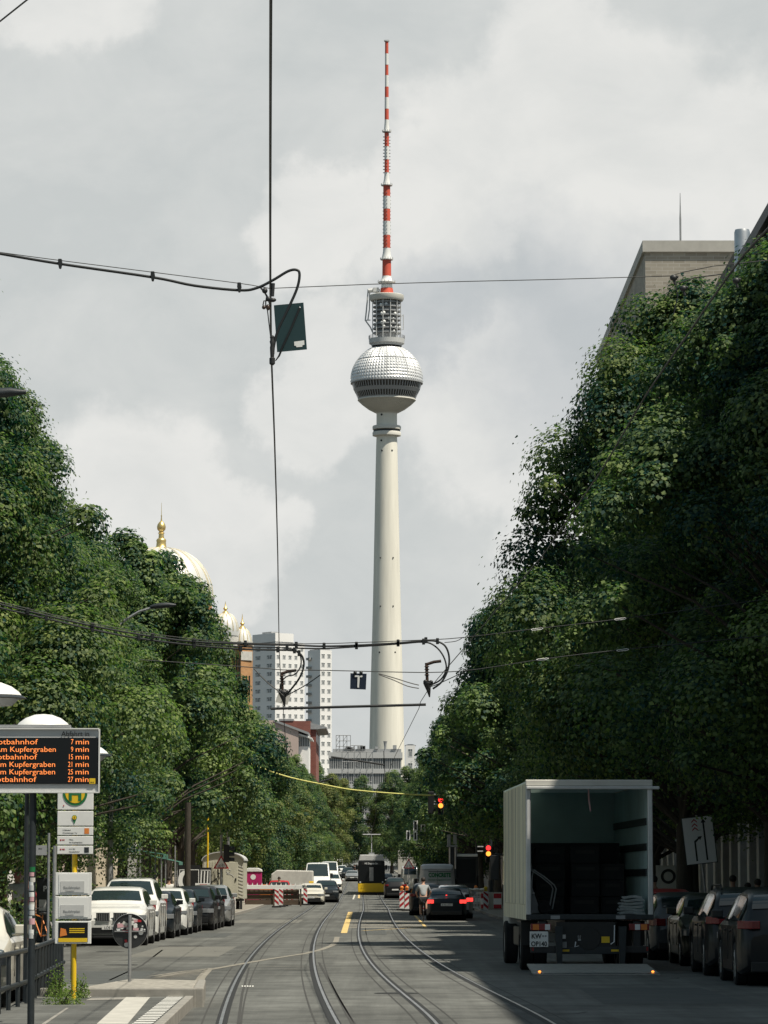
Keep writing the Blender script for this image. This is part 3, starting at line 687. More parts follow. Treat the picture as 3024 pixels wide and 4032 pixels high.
# mast
st = [(135, 235, 14, 14.5), (235, 328, 14.5, 15), (328, 415, 14, 14.5), (415, 510, 14.5, 15), (510, 598, 16, 16), (598, 693, 17, 17.5), (693, 783, 17, 17.5), (783, 880, 17.5, 26), (893, 1005, 18.5, 18.5), (1005, 1113, 19, 19), (1113, 1222, 18.5, 18.5), (1222, 1325, 19, 34),
      (1332, 1418, 29, 29), (1418, 1523, 30, 30), (1523, 1625, 29, 29), (1625, 1740, 30, 30), (1740, 1848, 29.5, 29.5), (1848, 1940, 30, 45), (1948, 2080, 36, 37), (2080, 2130, 38, 62)]
for i, (a, b2, wa_, wb) in enumerate(st):
    mb = MB(); n = 4
    mb.lathe([(tr(zt(a), (wa_ + (wb - wa_) * (t / n) ** 2) * .4749), tz(zt(a + (b2 - a) * t / n))) for t in range(n, -1, -1)], n=20)
    mb.build('mast_section', 'mast_red' if i in (0, 2, 4, 6, 8, 10, 12, 14, 16, 18) else 'mast_white', tw)
mb = MB(); mb.lathe([(tr(z7(375), 62 * c_), tz(z7(375))), (tr(z7(318), 58 * c_), tz(z7(312)))], n=20); mb.build('mast_section', 'mast_white', tw)
mb = MB(); mb.lathe([(tr(z7(375), 76 * c_), tz(z7(440))), (tr(z7(375), 66 * c_), tz(z7(375)))], n=20); mb.build('mast_section', 'mast_red', tw)
for yy, r in ((884, 36), (1328, 46), (1943, 52), (2132, 72), (133, 20)):
    mb = MB(); Y = zt(yy); R = tr(Y, r * .4749); mb.lathe([(.5, tz(Y + 2)), (R, tz(Y + 1)), (R, tz(Y - 2)), (.5, tz(Y - 2))], n=28)
    for k in range(14): q = 2 * pi * k / 14; mb.tube([(R * cos(q), R * sin(q), tz(Y)), (R * cos(q), R * sin(q), tz(Y - (8 if yy > 200 else 5)))], .14, 4)
    mb.build('mast_platform', 'lightgrey', tw)
for yy in list(range(925, 1230, 27)) + list(range(1390, 1860, 30)):
    mb = MB(); Y = zt(yy); R = tr(Y, (31 if yy < 1300 else 34) * .4749)
    for q in (0, pi / 2, pi, 3 * pi / 2): mb.tube([(0, 0, tz(Y)), (R * cos(q), R * sin(q), tz(Y))], .22, 4)
    mb.build('mast_dipole', 'grey', tw)

# ================================================================ buildings
M['brick_grey'] = brick_mat('grey_brick', (.36, .33, .28), (.27, .245, .205), (.42, .40, .36), .5, .16)
M['brick_dark'] = brick_mat('dark_brick', (.14, .12, .10), (.10, .085, .07), (.16, .15, .14))
M['brick_red'] = brick_mat('red_brick', (.25, .095, .075), (.21, .08, .065), (.3, .14, .11), .6, .2)
M['brick_orange'] = brick_mat('orange_brick', (.50, .27, .12), (.42, .21, .09), (.5, .36, .22), .6, .2)
M['plaster'] = mat('beige_plaster', (.58, .51, .40), .9, var=.1, vscale=.4); M['plaster_w'] = mat('white_plaster', (.82, .82, .81), .85, var=.04, vscale=.1)
M['plaster_g'] = mat('grey_plaster', (.33, .33, .32), .9, var=.1, vscale=.3); M['plaster_p'] = mat('pink_plaster', (.52, .42, .38), .9, var=.06, vscale=.3)
M['stone_g'] = mat('grey_stone', (.42, .41, .38), .8, var=.12, vscale=1.5)
M['roof_grey'] = mat('zinc_roof', (.36, .37, .38), .5, metal=.3); M['roof_dark'] = mat('slate_roof', (.035, .04, .045), .6, var=.2, vscale=1)
def window_mesh():
    mb = MB(); mb.m = 0
    for a in ((-.5, -.44, 0, 1), (.44, .5, 0, 1), (-.03, .03, .0, 1)): mb.box(a[0], a[1], -.04, .02, a[2], a[3])
    mb.box(-.5, .5, -.05, .02, -.05, .0); mb.box(-.5, .5, -.04, .02, 1, 1.05); mb.box(-.44, .44, -.035, .02, .68, .71)
    mb.m = 1; mb.box(-.44, .44, -.01, .02, .0, 1); mb.m = 2; mb.box(-.43, -.20, -.018, -.011, .01, .66); mb.box(.26, .43, -.018, -.011, .01, .66)
    o = mb.build('window', ['white', 'window', 'lightgrey']); me = o.data; bpy.data.objects.remove(o); return me
WM = window_mesh()
def window(parent, loc, wd, ht, rz=0.0):
    o = bpy.data.objects.new('window', WM); scene.collection.objects.link(o); o.parent = parent; o.location = loc; o.scale = (wd, 1, ht); o.rotation_euler = (0, 0, rz); return o
def house(name, label, x0, x1, y0, y1, h, m, roof='roof_dark', face=None, cols=4, rows=4, f0=3.6, wd=1.15, ht=1.8, cornice=True, group=None, base=None, front=None):
    """face: +1 windows on the x1 side, -1 on the x0 side; front: windows on the y0 side"""
    cx, cyy = (x0 + x1) / 2, (y0 + y1) / 2; g = G(y0) - .02 if base is None else base
    t = thing(name, label, 'building', (cx, cyy, g), 0, group); a, b = (x1 - x0) / 2, (y1 - y0) / 2
    mb = MB(); mb.box(-a, a, -b, b, 0, h); mb.build('wall', m, t)
    if cornice:
        mb = MB(); mb.box(-a - .35, a + .35, -b - .05, b + .05, h + .003, h + .45); mb.build('cornice', 'stone_g', t, bevel=.04)
    mb = MB(); z = h + (.455 if cornice else .004); e = .2
    mb.add([(-a - e, -b, z), (a + e, -b, z), (a + e, b, z), (-a - e, b, z), (-a * .45, -b + .6, z + 2.6), (a * .45, -b + .6, z + 2.6), (a * .45, b - .6, z + 2.6), (-a * .45, b - .6, z + 2.6)],
           [(0, 1, 2, 3), (0, 1, 5, 4), (1, 2, 6, 5), (2, 3, 7, 6), (3, 0, 4, 7), (4, 5, 6, 7)]); mb.build('roof', roof, t)
    fl = (h - f0) / rows
    if face:
        for r in range(rows):
            for k in range(cols): window(t, (face * (a + .005), -b + (k + .5) * 2 * b / cols, f0 + fl * (r + .22)), wd, ht, pi / 2 * face)
    if front:
        for r in range(rows):
            for k in range(front): window(t, (-a + (k + .5) * 2 * a / front, -b - .005, f0 + fl * (r + .22)), wd, ht, 0)
    return t
# left side of the street, behind the lindens (sunlit)
lm = ['plaster', 'plaster_w', 'plaster_p', 'plaster', 'plaster_g']
xs = random.Random(9); y = 100.0
lefts = ['beige five storey house behind the parked silver car', 'white house behind the construction trailer', 'pinkish house behind the magenta toilet cabin', 'beige house behind the striped barrier panels', 'grey house behind the white delivery van', 'white plastered house farther down the left side', 'beige plastered house down the left side beyond the tram', 'grey plastered house near the far left end of the street', 'pinkish plastered house near the far left end of the street', 'beige plastered house next to the domed synagogue', 'white house past the synagogue on the left']
for i, lb in enumerate(lefts):
    l = 38; x = -18.2 + drift(y); house('town_house', lb, x - 12, x, y, y + l - .5, xs.uniform(15, 17.5), lm[i % 5], face=1, cols=9, rows=4, group='houses along the left side'); y += l
# right side: dark corner house with deep eaves
A = thing('corner_house', 'dark brick house with deep overhanging eaves at the right edge', 'building', (11.9 + 7, 62, 0))
mb = MB(); mb.box(-7, 7, -42, 42, 0, 20.2); mb.build('wall', 'brick_dark', A)
mb = MB(); mb.prism([(-7.9, 20.75), (-7.9, 21.1), (-5.5, 25.2), (7, 25.2), (7, 20.75)], -42.2, 46.6, axis='y'); mb.build('roof', 'roof_dark', A)
mb = MB(); 
for k in range(56): mb.box(-7.75, -7.003, -41.5 + k * 1.5, -41.3 + k * 1.5, 20.3, 20.745)
mb.build('eave_bracket', 'bark', A)
for r in range(4):
    for k in range(14): window(A, (-7.005, -39 + k * 6 * .99, 4.6 + r * 3.7), 1.3, 2.2, -pi / 2)
# colonnade building
B = thing('office_building', 'grey stone building with a ground floor colonnade behind the parked cars', 'building', (11.8, 129, 0))
mb = MB(); mb.box(.9, 13, -24.6, 24.6, 0, 3.9); mb.box(.0, 13, -24.6, 24.6, 3.9, 18.6); mb.build('wall', 'stone_g', B)
mb = MB()
for r in range(6):
    mb.box(-.06, .0 - .002, -24.6, 24.6, 3.95 + r * .42, 4.33 + r * .42)
mb.build('stone_course', 'stone_g', B, bevel=.03)
for k in range(17):
    y = -23.6 + k * 2.95; mb = MB(); mb.box(-.12, .75, y - .32, y + .32, 0, 3.9); mb.build('pilaster', 'lightgrey', B, bevel=.02)
for k in range(16):
    y = -22.1 + k * 2.95; mb = MB(); mb.box(.78, .898, y - 1.1, y + 1.1, .3, 3.6); mb.build('shop_window', 'glass', B)
for r in range(4):
    for k in range(12): window(B, (-.005, -22.5 + k * 4.1, 7.2 + r * 2.9), 1.4, 1.9, -pi / 2)
mb = MB(); mb.box(.6, 2.2, -8, 4, 18.6, P(2840, 935, 121).z); mb.build('roof_house', 'brick_dark', B)
mb = MB(); c = P(2922, 905, 118); zp = c.z; mb.lathe([(.001, 18.6), (.27, 18.6), (.27, zp - .1), (.24, zp), (.001, zp + .02)], (c.x - 11.8, c.y - 129, 0), 24); mb.build('exhaust_pipe', 'alu', B)
# tall brick building with pointed arch openings
C_ = thing('brick_tower_building', 'tall grey brick building with pointed arch windows rising above the right trees', 'building', (11.5, 154, 0))
HC = 29.3; mbw = MB()
def arch(cy_, w_, z0, z1, n=10):
    pts = [(cy_ - w_, z0), (cy_ + w_, z0)]
    for i in range(n + 1):
        t = i / n; pts.append((cy_ + w_ * (1 - t ** 1.8), z0 + (z1 - z0) * (.45 + .55 * t)))
    for i in range(n - 1, -1, -1):
        t = i / n; pts.append((cy_ - w_ * (1 - t ** 1.8), z0 + (z1 - z0) * (.45 + .55 * t)))
    return pts
mbw.box(.5, 15, .5, 33.5, 0, 21.5); mbw.box(.502, .7, 4.6, 7.0, 21.4, HC - .6); mbw.box(.502, .7, 22.8, 26.0, 21.4, HC - .6); mbw.box(.502, .7, 8.6, 11.4, 21.4, HC - .6); mbw.build('wall_core', 'glass', C_)
# perforated street wall: columns of masonry around arches
arches = [(2.0, 21.6, 27.4), (5.8, 21.8, 27.4), (10.0, 21.6, 26.8), (16.6, 21.6, 27.2), (20.4, 21.6, 27.2), (24.4, 21.6, 27.0), (29.5, 21.6, 27.0)]
mb = MB(); xe = 0.0; edges = [0.0]
for cy_, z0, z1 in arches: edges += [cy_ - .95, cy_ + .95]
edges.append(34.0)
for i in range(0, len(edges), 2): mb.box(0, .5, edges[i], edges[i + 1], 0, HC)
for cy_, z0, z1 in arches:
    mb.box(0, .5, cy_ - .95, cy_ + .95, 0, z0)
    a_ = arch(cy_, .95, z0, z1); n = 10
    right = a_[1:2] + a_[2:2 + n + 1]; left = a_[2 + n:] + [a_[0]]
    mb.prism([(cy_ + .95, z0)] + [(cy_ + .95, HC), (cy_, HC)] + right[::-1][:-1], 0, .5, axis='x')
    mb.prism([(cy_, HC), (cy_ - .95, HC), (cy_ - .95, z0)] + left[::-1][1:], 0, .5, axis='x')
mb.box(.5, 15, 0, .5, 0, HC); mb.box(.5, 15, 33.5, 34, 0, 21.5); mb.build('wall', 'brick_grey', C_)
mb = MB(); mb.box(-.12, .62, -.12, 34.1, HC + .003, HC + .5); mb.box(.622, 15.1, -.12, .62, HC + .003, HC + .5); mb.build('parapet', 'stone_g', C_)
mb = MB(); c = P(2680, 990, 160); mb.tube([(c.x - 11.5, 6, HC + .4), (c.x - 11.5, 6, HC + 2.6), ], .045, 6); mb.tube([(c.x - 11.5, 6, HC + 2.6), (c.x - 11.5, 6, P(2680, 830, 160).z), (c.x - 11.5, 6, P(2680, 760, 160).z)], [.045, .03, .012], 6); mb.build('lightning_rod', 'grey', C_)
y = 189.0; rl = ['grey house past the tall brick building on the right', 'beige house behind the white CONCRETE van', 'brown house behind the excavator on the right', 'grey plastered house farther down the right side', 'white house far down the right side', 'pale plaster house near the far right end of the street', 'beige house near the far right end of the street', 'grey house at the far right end of the street', 'white house at the far right end of the street']
for i, lb in enumerate(rl):
    x = 12.0 + drift(y) * .8; house('town_house', lb, x, x + 12, y, y + 41.5, xs.uniform(15, 17.5), lm[(i * 2 + 1) % 5], face=-1, cols=9, rows=4, group='houses along the right side'); y += 42
# shopfront glimpses at pavement level are modelled on the houses: awnings
# ---- synagogue
SD = 450.0; k_ = SD / F
sy = thing('synagogue', 'orange brick synagogue with a large silver dome and gold ribs on the left', 'building', (P(611, 3400, SD).x, SD, G(SD)))
def sz(Y): return P(611, Y, SD).z - G(SD)
def sx(X, Y=2500): return P(X, Y, SD).x - sy.location.x
M['dome'] = mat('silvery_dome', (.70, .70, .68), .45, metal=.25, var=.05, vscale=.4); M['gold'] = mat('gold_leaf', (.78, .58, .24), .38, metal=.8); M['pale_gold'] = mat('pale_gold_rib', (.74, .66, .46), .45, metal=.4)
def dome(cx, cyy, r, zb, zt_, ribs, name='dome', g=.09):
    mb = MB(); H = zt_ - zb; prof = [(r * cos(a) ** .92 if a < pi / 2 - .01 else .05, zb + H * sin(a)) for a in [pi / 2 * i / 14 for i in range(15)]]
    mb.lathe([(r * .97, zb - .6)] + prof, (cx, cyy, 0), 48); dm = mb.build(name, 'dome', sy)
    mb = MB()
    for j in range(ribs):
        for dq in (-.028, .028):
            q = 2 * pi * j / ribs + dq; mb.tube([(cx + (p[0] + .02) * cos(q), cyy + (p[0] + .02) * sin(q), p[1]) for p in prof], g * .6, 4, cap=False)
    mb.build('rib', 'pale_gold', dm)
    return dm
zt_main, zb_main = sz(2133), sz(2330)
dm = dome(0, 8, 209 * k_, zb_main, zt_main, 20)
mb = MB(); s_ = .4068
def zf(y): return sz(1900 + y * s_)
mb.lathe([(62 * s_ * k_, zf(592)), (64 * s_ * k_, zf(575)), (50 * s_ * k_, zf(560)), (46 * s_ * k_, zf(520)), (50 * s_ * k_, zf(505)), (44 * s_ * k_, zf(490)), (28 * s_ * k_, zf(480)), (25 * s_ * k_, zf(440)), (33 * s_ * k_, zf(430)), (20 * s_ * k_, zf(418)),
          (40 * s_ * k_, zf(395)), (44 * s_ * k_, zf(370)), (38 * s_ * k_, zf(345)), (22 * s_ * k_, zf(322)), (8 * s_ * k_, zf(312)), (4 * s_ * k_, zf(270)), (7 * s_ * k_, zf(262)), (3 * s_ * k_, zf(250)), (1.5 * s_ * k_, zf(135)), (.01, zf(130))], (0, 8, 0), 20)
mb.build('finial', 'gold', sy)
for cX, r, Yt, Yb, ft, cyy in ((887, 53, 2414, 2486, 2368, 0), (950, 38, 2466, 2528, 2410, 3)):
    d2 = dome(sx(cX), cyy, r * k_, sz(Yb), sz(Yt), 14, 'small_dome', .06)
    mb = MB(); x = sx(cX) ; mb.lathe([(.5, sz(Yt + 4)), (.3, sz(Yt - 6)), (.12, sz(Yt - 10)), (.3, sz(Yt - 18)), (.1, sz(Yt - 26)), (.02, sz(ft))], (x, cyy, 0), 12); mb.build('finial', 'gold', sy)
mb = MB(); mb.box(sx(380), sx(812), 1.5, 15, 0, sz(2345)); mb.lathe([(206 * k_, sz(2450)), (206 * k_, sz(2325))], (0, 8, 0), 32); mb.build('wall', 'brick_orange', sy)
mb = MB(); mb.lathe([(212 * k_, sz(2345)), (216 * k_, sz(2338)), (216 * k_, sz(2330)), (205 * k_, sz(2324))], (0, 8, 0), 48); mb.box(sx(375), sx(820), 1.2, 15.2, sz(2420), sz(2400)); mb.build('cornice', 'offwhite', sy)
mb = MB(); mb.lathe([(50 * k_, sz(2545)), (50 * k_, sz(2486) - .2)], (sx(887), 0, 0), 16); mb.lathe([(36 * k_, sz(2545)), (36 * k_, sz(2528) - .2)], (sx(950), 3, 0), 16); mb.build('drum', 'offwhite', sy)
mb = MB(); xa, xb, xc = sx(905), sx(950), sx(990); top = sz(2540)
mb.prism([(xa, 1.4), (xb, -.6), (xc, .6), (xc, 5), (xa, 5)], 0, top, axis='z'); mb.build('side_tower', 'brick_orange', sy)
mb = MB(); mb.prism([(xa - .1, 1.3), (xb, -.75), (xc + .12, .5), (xc + .12, 5.1), (xa - .1, 5.1)], top + .003, top + .5, axis='z'); mb.prism([(xb + .02, -.7), (xc + .1, .5), (xc + .1, .7), (xb, .7)], sz(2600), sz(2565), axis='z'); mb.build('cornice', 'offwhite', sy)
mb = MB()
for t in (.22, .5, .78): x = xb + (xc - xb) * t; y_ = -.6 + 1.2 * t; mb.box(x - .13, x + .13, y_ - .06, y_ + .3, sz(2760), sz(2660))
for t in (.15, .4, .62, .85): x = xa + (xb - xa) * t; y_ = 1.4 - 2 * t; mb.box(x - .1, x + .1, y_ - .08, y_ + .3, sz(2760), sz(2590))
mb.build('window', 'black_m', sy)
# ---- residential high-rises
def highrise(name, label, X, d, Yt, lpx, rpx, lcols, rcols, rz, wr=(1.5, 1.25), wl=(2.2, 1.25), extra=None):
    c = P(X, Yt, d); g = G(d); H = c.z - g; k = d / F; t = thing(name, label, 'building', (c.x, c.y, g), rz); LR = rpx * k / cos(rz); LL = lpx * k / sin(rz)
    mb = MB(); mb.box(0, LR, 0, LL, 0, H); mb.build('wall', 'plaster_w', t)
    mb = MB(); mb.box(.4, LR - .4, .4, LL - .4, H + .003, H + .35); mb.build('roof', 'roof_grey', t)
    fl = 2.85; n = int((H - 22) / fl)
    for r in range(n):
        z = H - 2.6 - r * fl
        for q in range(rcols): window(t, (LR * (q + .5) / rcols, -.005, z), wr[0], wr[1], 0)
        for q in range(lcols): window(t, (-.005, LL * (q + .5) / lcols, z), wl[0], wl[1], -pi / 2)
    return t, LR, LL, H
t, LR, LL, H = highrise('residential_tower', 'white residential tower block, wider of the two left of the television tower', 1084, 1200, 2530, 95, 114, 2, 5, radians(37), wr=(1.35, 1.25), wl=(3.4, 1.25))
mb = MB(); mb.box(0.004, LR * .62, 0.004, LL - .004, H + .36, H + 3.3); mb.build('penthouse', 'plaster_w', t)
mb = MB(); mb.box(LR * .1, LR * .35, LL * .3, LL * .7, H + 3.31, H + 4.0); mb.build('lift_housing', 'roof_grey', t)
t, LR, LL, H = highrise('residential_tower', 'narrow white residential tower block just left of the television tower', 1261, 1150, 2559, 50, 45, 0, 2, radians(37), wr=(1.45, 1.3))
for r in range(20): mb = MB(); z = H - 2.2 - r * 2.85; mb.box(-.9, -.002, LL - 2.1, LL - .2, z - .9, z - .1); mb.build('balcony', 'plaster_g', t)
# ---- glass office building with scaffold
GD = 850.0; g0 = P(1293, 2967, GD); g1 = P(1580, 2967, GD); gg = G(GD); HG = g0.z - gg
t = thing('glass_office', 'low glass office building at the foot of the television tower', 'building', (g0.x, GD, gg)); Wd = g1.x - g0.x
mb = MB(); mb.box(.2, Wd, .4, 14, 0, HG - .2); mb.build('wall', 'window', t)
for i in range(8):
    z = HG - i * 3.66; mb = MB(); mb.box(0, Wd + .3, 0, 14.2, z - 1.1, z + .02 if i else z + .3); mb.build('floor_slab', 'lightgrey', t)
mb = MB()
for i in range(40): x = .4 + i * (Wd - .6) / 39; mb.box(x - .06, x + .06, .22, .4, 0, HG - .1)
mb.build('mullion', 'lightgrey', t)
rd = random.Random(8); mb = MB(); mb.box(1.0, Wd, 3, 12, HG + .31, HG + 1.2)
for i in range(7): x = rd.uniform(1, Wd - 2); mb.box(x, x + rd.uniform(.6, 2), 2, 5, HG + 1.21, HG + rd.uniform(1.5, 2.4))
mb.lathe([(.001, 2.6), (.5, 2.6), (.35, 2.0), (.2, .3)], (Wd * .78, 1.5, HG + .4), 10); mb.build('roof_equipment', 'grey', t)
sc_ = thing('scaffolding', 'grey tube scaffolding standing in front of the glass office', 'scaffolding', (P(1390, 3000, 838).x, 838, G(838)))
mb = MB(); 
def frame_(x0, x1, z0, z1, nx, nz, r=.07):
    for i in range(nx + 1):
        x = x0 + (x1 - x0) * i / nx
        for yy in (0, 1.2): mb.tube([(x, yy, z0), (x, yy, z1)], r, 4, cap=False)
    for j in range(nz + 1):
        z = z0 + (z1 - z0) * j / nz
        for yy in (0, 1.2): mb.tube([(x0, yy, z), (x1, yy, z)], r * .9, 4, cap=False)
        mb.box(x0, x1, .1, 1.1, z - .05, z)
    for j in range(nz):
        for i in range(0, nx, 2): mb.tube([(x0 + (x1 - x0) * i / nx, 0, z0 + (z1 - z0) * j / nz), (x0 + (x1 - x0) * (i + 1) / nx, 0, z0 + (z1 - z0) * (j + 1) / nz)], r * .8, 4, cap=False)
zz = lambda Y: P(1390, Y, 838).z - G(838)
frame_(-2.6, 4.6, 0, zz(2960), 5, 12); frame_(-4.0, -.6, zz(2960), zz(2895), 4, 3, .06); frame_(-.6, 2.2, zz(2960), zz(2935), 3, 1, .06); mb.build('scaffold_tubes', 'galv', sc_)
c = P(1597, 2894, 900); hp_ = house('roof_pavilion', 'small dark flat-roofed block just right of the television tower base', c.x, c.x + 2.4, 900, 906, c.z - G(900) - 2.6, 'plaster_w', face=None, front=1, rows=8, cornice=False)
for ch in list(hp_.children):
    if ch.name.startswith('roof'):
        for vv in ch.data.vertices: vv.co.z = min(vv.co.z, min(q.co.z for q in ch.data.vertices) + .3)
# ---- red brick and pink houses
RD = 640.0
def rx(x): return P(950 + x * .2712, 2900, RD).x
def rz_(y): return P(1200, 2600 + y * .2712, RD).z
x0, x1 = rx(560), rx(1004); g = G(RD)
t = thing('red_brick_house', 'red brick house with a bare firewall rising left of the white tower blocks', 'building', (x0, RD, g))
mb = MB(); mb.box(0, x1 - x0, 0, 30, 0, rz_(880) - g); mb.build('wall', 'brick_red', t)
mb = MB(); a = x1 - x0; mb.box(a + .002, a + 1.0, .6, 29, 0, rz_(1000) - g); mb.build('street_front', 'brick_red', t)
mb = MB()
for k in range(7): mb.box(a + .9, a + 1.02, 1.2 + k * 3.6, 2.6 + k * 3.6, rz_(1170) - g, rz_(1030) - g)
mb.build('window', 'window', t)
mb = MB(); mb.prism([(a + .004, rz_(905) - g), (a + 1.2, rz_(930) - g), (a + 2.9, rz_(965) - g), (a + 2.9, rz_(985) - g), (a + 1.0, rz_(1000) - g), (a + .004, rz_(1000) - g)], .2, 29.5, axis='y'); mb.build('cornice', 'grey', t)
mb = MB(); mb.box(-.2, a * .45, -.1, 20, rz_(880) - g + .003, rz_(850) - g); mb.build('roof', 'roof_grey', t)
PD = 622.0
t = thing('pink_house', 'pale pink house with a sloping grey roof edge below the red brick house', 'building', (rx(520), PD, G(PD))); g = G(PD); o_ = rx(520)
a0, a1, a2 = 0, rx(865) - o_, rx(1010) - o_
mb = MB(); mb.prism([(-6, 0), (a1, 0), (a1, rz_(1085) - g), (a0 + .4, rz_(935) - g), (-6, rz_(935) - g)], 0, 14, axis='y'); mb.build('wall', 'plaster_p', t)
mb = MB(); mb.prism([(a0, rz_(925) - g), (a2, rz_(1105) - g), (a2, rz_(1140) - g), (a0, rz_(955) - g)], -.3, 14, axis='y'); mb.build('roof', 'roof_grey', t)
mb = MB(); mb.box(a1 + .003, a2, 1.0, 14, 0, rz_(1150) - g); mb.build('street_front', 'plaster_w', t)
mb = MB(); mb.prism([(a1 - .1, rz_(1115) - g), (a2 + .6, rz_(1180) - g), (a2 + .6, rz_(1200) - g), (a1 - .1, rz_(1145) - g)], .4, 14, axis='y'); mb.build('cornice', 'white', t)
mb = MB()
for k in range(6): x = a1 + .15 + k * (a2 - a1) / 6; mb.box(x, x + (a2 - a1) / 9, .94, .998, rz_(1300) - g, rz_(1170) - g)
mb.build('window', 'window', t)
# ================================================================ vehicles
M['headlamp'] = mat('headlamp_glass', (.28, .30, .32), .08, metal=.3, spec=.9)
def paint(name, col, metal=.0, rough=.35): M[name] = mat(name, col, rough, metal=metal, coat=.8 if sum(col) > .6 else .22, spec=.5 if sum(col) > .6 else .25); return name
paint('paint_white', (.72, .73, .71)); paint('paint_black', (.012, .013, .015)); paint('paint_dark', (.012, .017, .022), .1); paint('paint_silver', (.42, .43, .43), .6)
paint('paint_graphite', (.10, .105, .11), .3); paint('paint_olive', (.045, .05, .04), .4); paint('paint_cream', (.62, .60, .52)); paint('paint_red', (.4, .02, .02)); paint('paint_grey', (.27, .27, .27), .3)
PROF = {
 'suv': ([(-.5, .9), (-.487, 1.05), (-.455, 1.18), (-.40, 1.52), (-.30, 1.64), (-.05, 1.67), (.08, 1.62), (.13, 1.53), (.245, 1.16), (.42, 1.06), (.475, .95), (.5, .72)], 1.08),
 'sedan': ([(-.5, .8), (-.487, .98), (-.34, 1.04), (-.21, 1.34), (-.10, 1.43), (.02, 1.44), (.09, 1.38), (.23, 1.0), (.42, .86), (.48, .72), (.5, .55)], .96),
 'hatch': ([(-.5, .72), (-.488, .98), (-.44, 1.28), (-.38, 1.42), (-.2, 1.49), (.02, 1.5), (.10, 1.43), (.24, 1.05), (.42, .94), (.48, .8), (.5, .55)], 1.0),
 'minivan': ([(-.5, 1.15), (-.492, 1.55), (-.45, 1.76), (-.1, 1.82), (.08, 1.78), (.14, 1.68), (.27, 1.2), (.42, 1.05), (.48, .85), (.5, .58)], 1.15),
 'van': ([(-.5, 1.7), (-.494, 2.25), (-.47, 2.42), (-.2, 2.48), (.2, 2.46), (.27, 2.36), (.37, 1.62), (.40, 1.42), (.475, 1.1), (.495, .9), (.5, .6)], 1.38)}
def wheel(parent, x, y, r, wdt, side, spokes=5):
    t = MB(); s = side
    t.lathe([(r * .66, -wdt / 2), (r * .93, -wdt / 2), (r, -wdt / 2 + .03), (r, wdt / 2 - .03), (r * .93, wdt / 2), (r * .66, wdt / 2), (r * .66, -wdt / 2)], (0, 0, 0), 28, 'x')
    o = t.build('wheel', 'rubber', parent, (x, y, r))
    h = MB(); h.lathe([(.001, s * wdt * .18), (r * .12, s * wdt * .36), (r * .15, s * wdt * .30)], (0, 0, 0), 16, 'x')
    h.lathe([(r * .58, s * wdt * .40), (r * .66, s * wdt * .46), (r * .68, s * wdt * .40), (r * .66, s * wdt * .1)], (0, 0, 0), 28, 'x')
    for k in range(spokes):
        for dq in (-.13, .13):
            q = 2 * pi * k / spokes; h.tube([(s * wdt * .36, r * .12 * cos(q), r * .12 * sin(q)), (s * wdt * .42, r * .62 * cos(q + dq), r * .62 * sin(q + dq))], [.022, .018], 5)
    h.build('rim', 'hub', o)
    d = MB(); d.lathe([(.001, s * wdt * .1), (r * .66, s * wdt * .1)], (0, 0, 0), 20, 'x'); d.build('brake_disc', 'black', o)
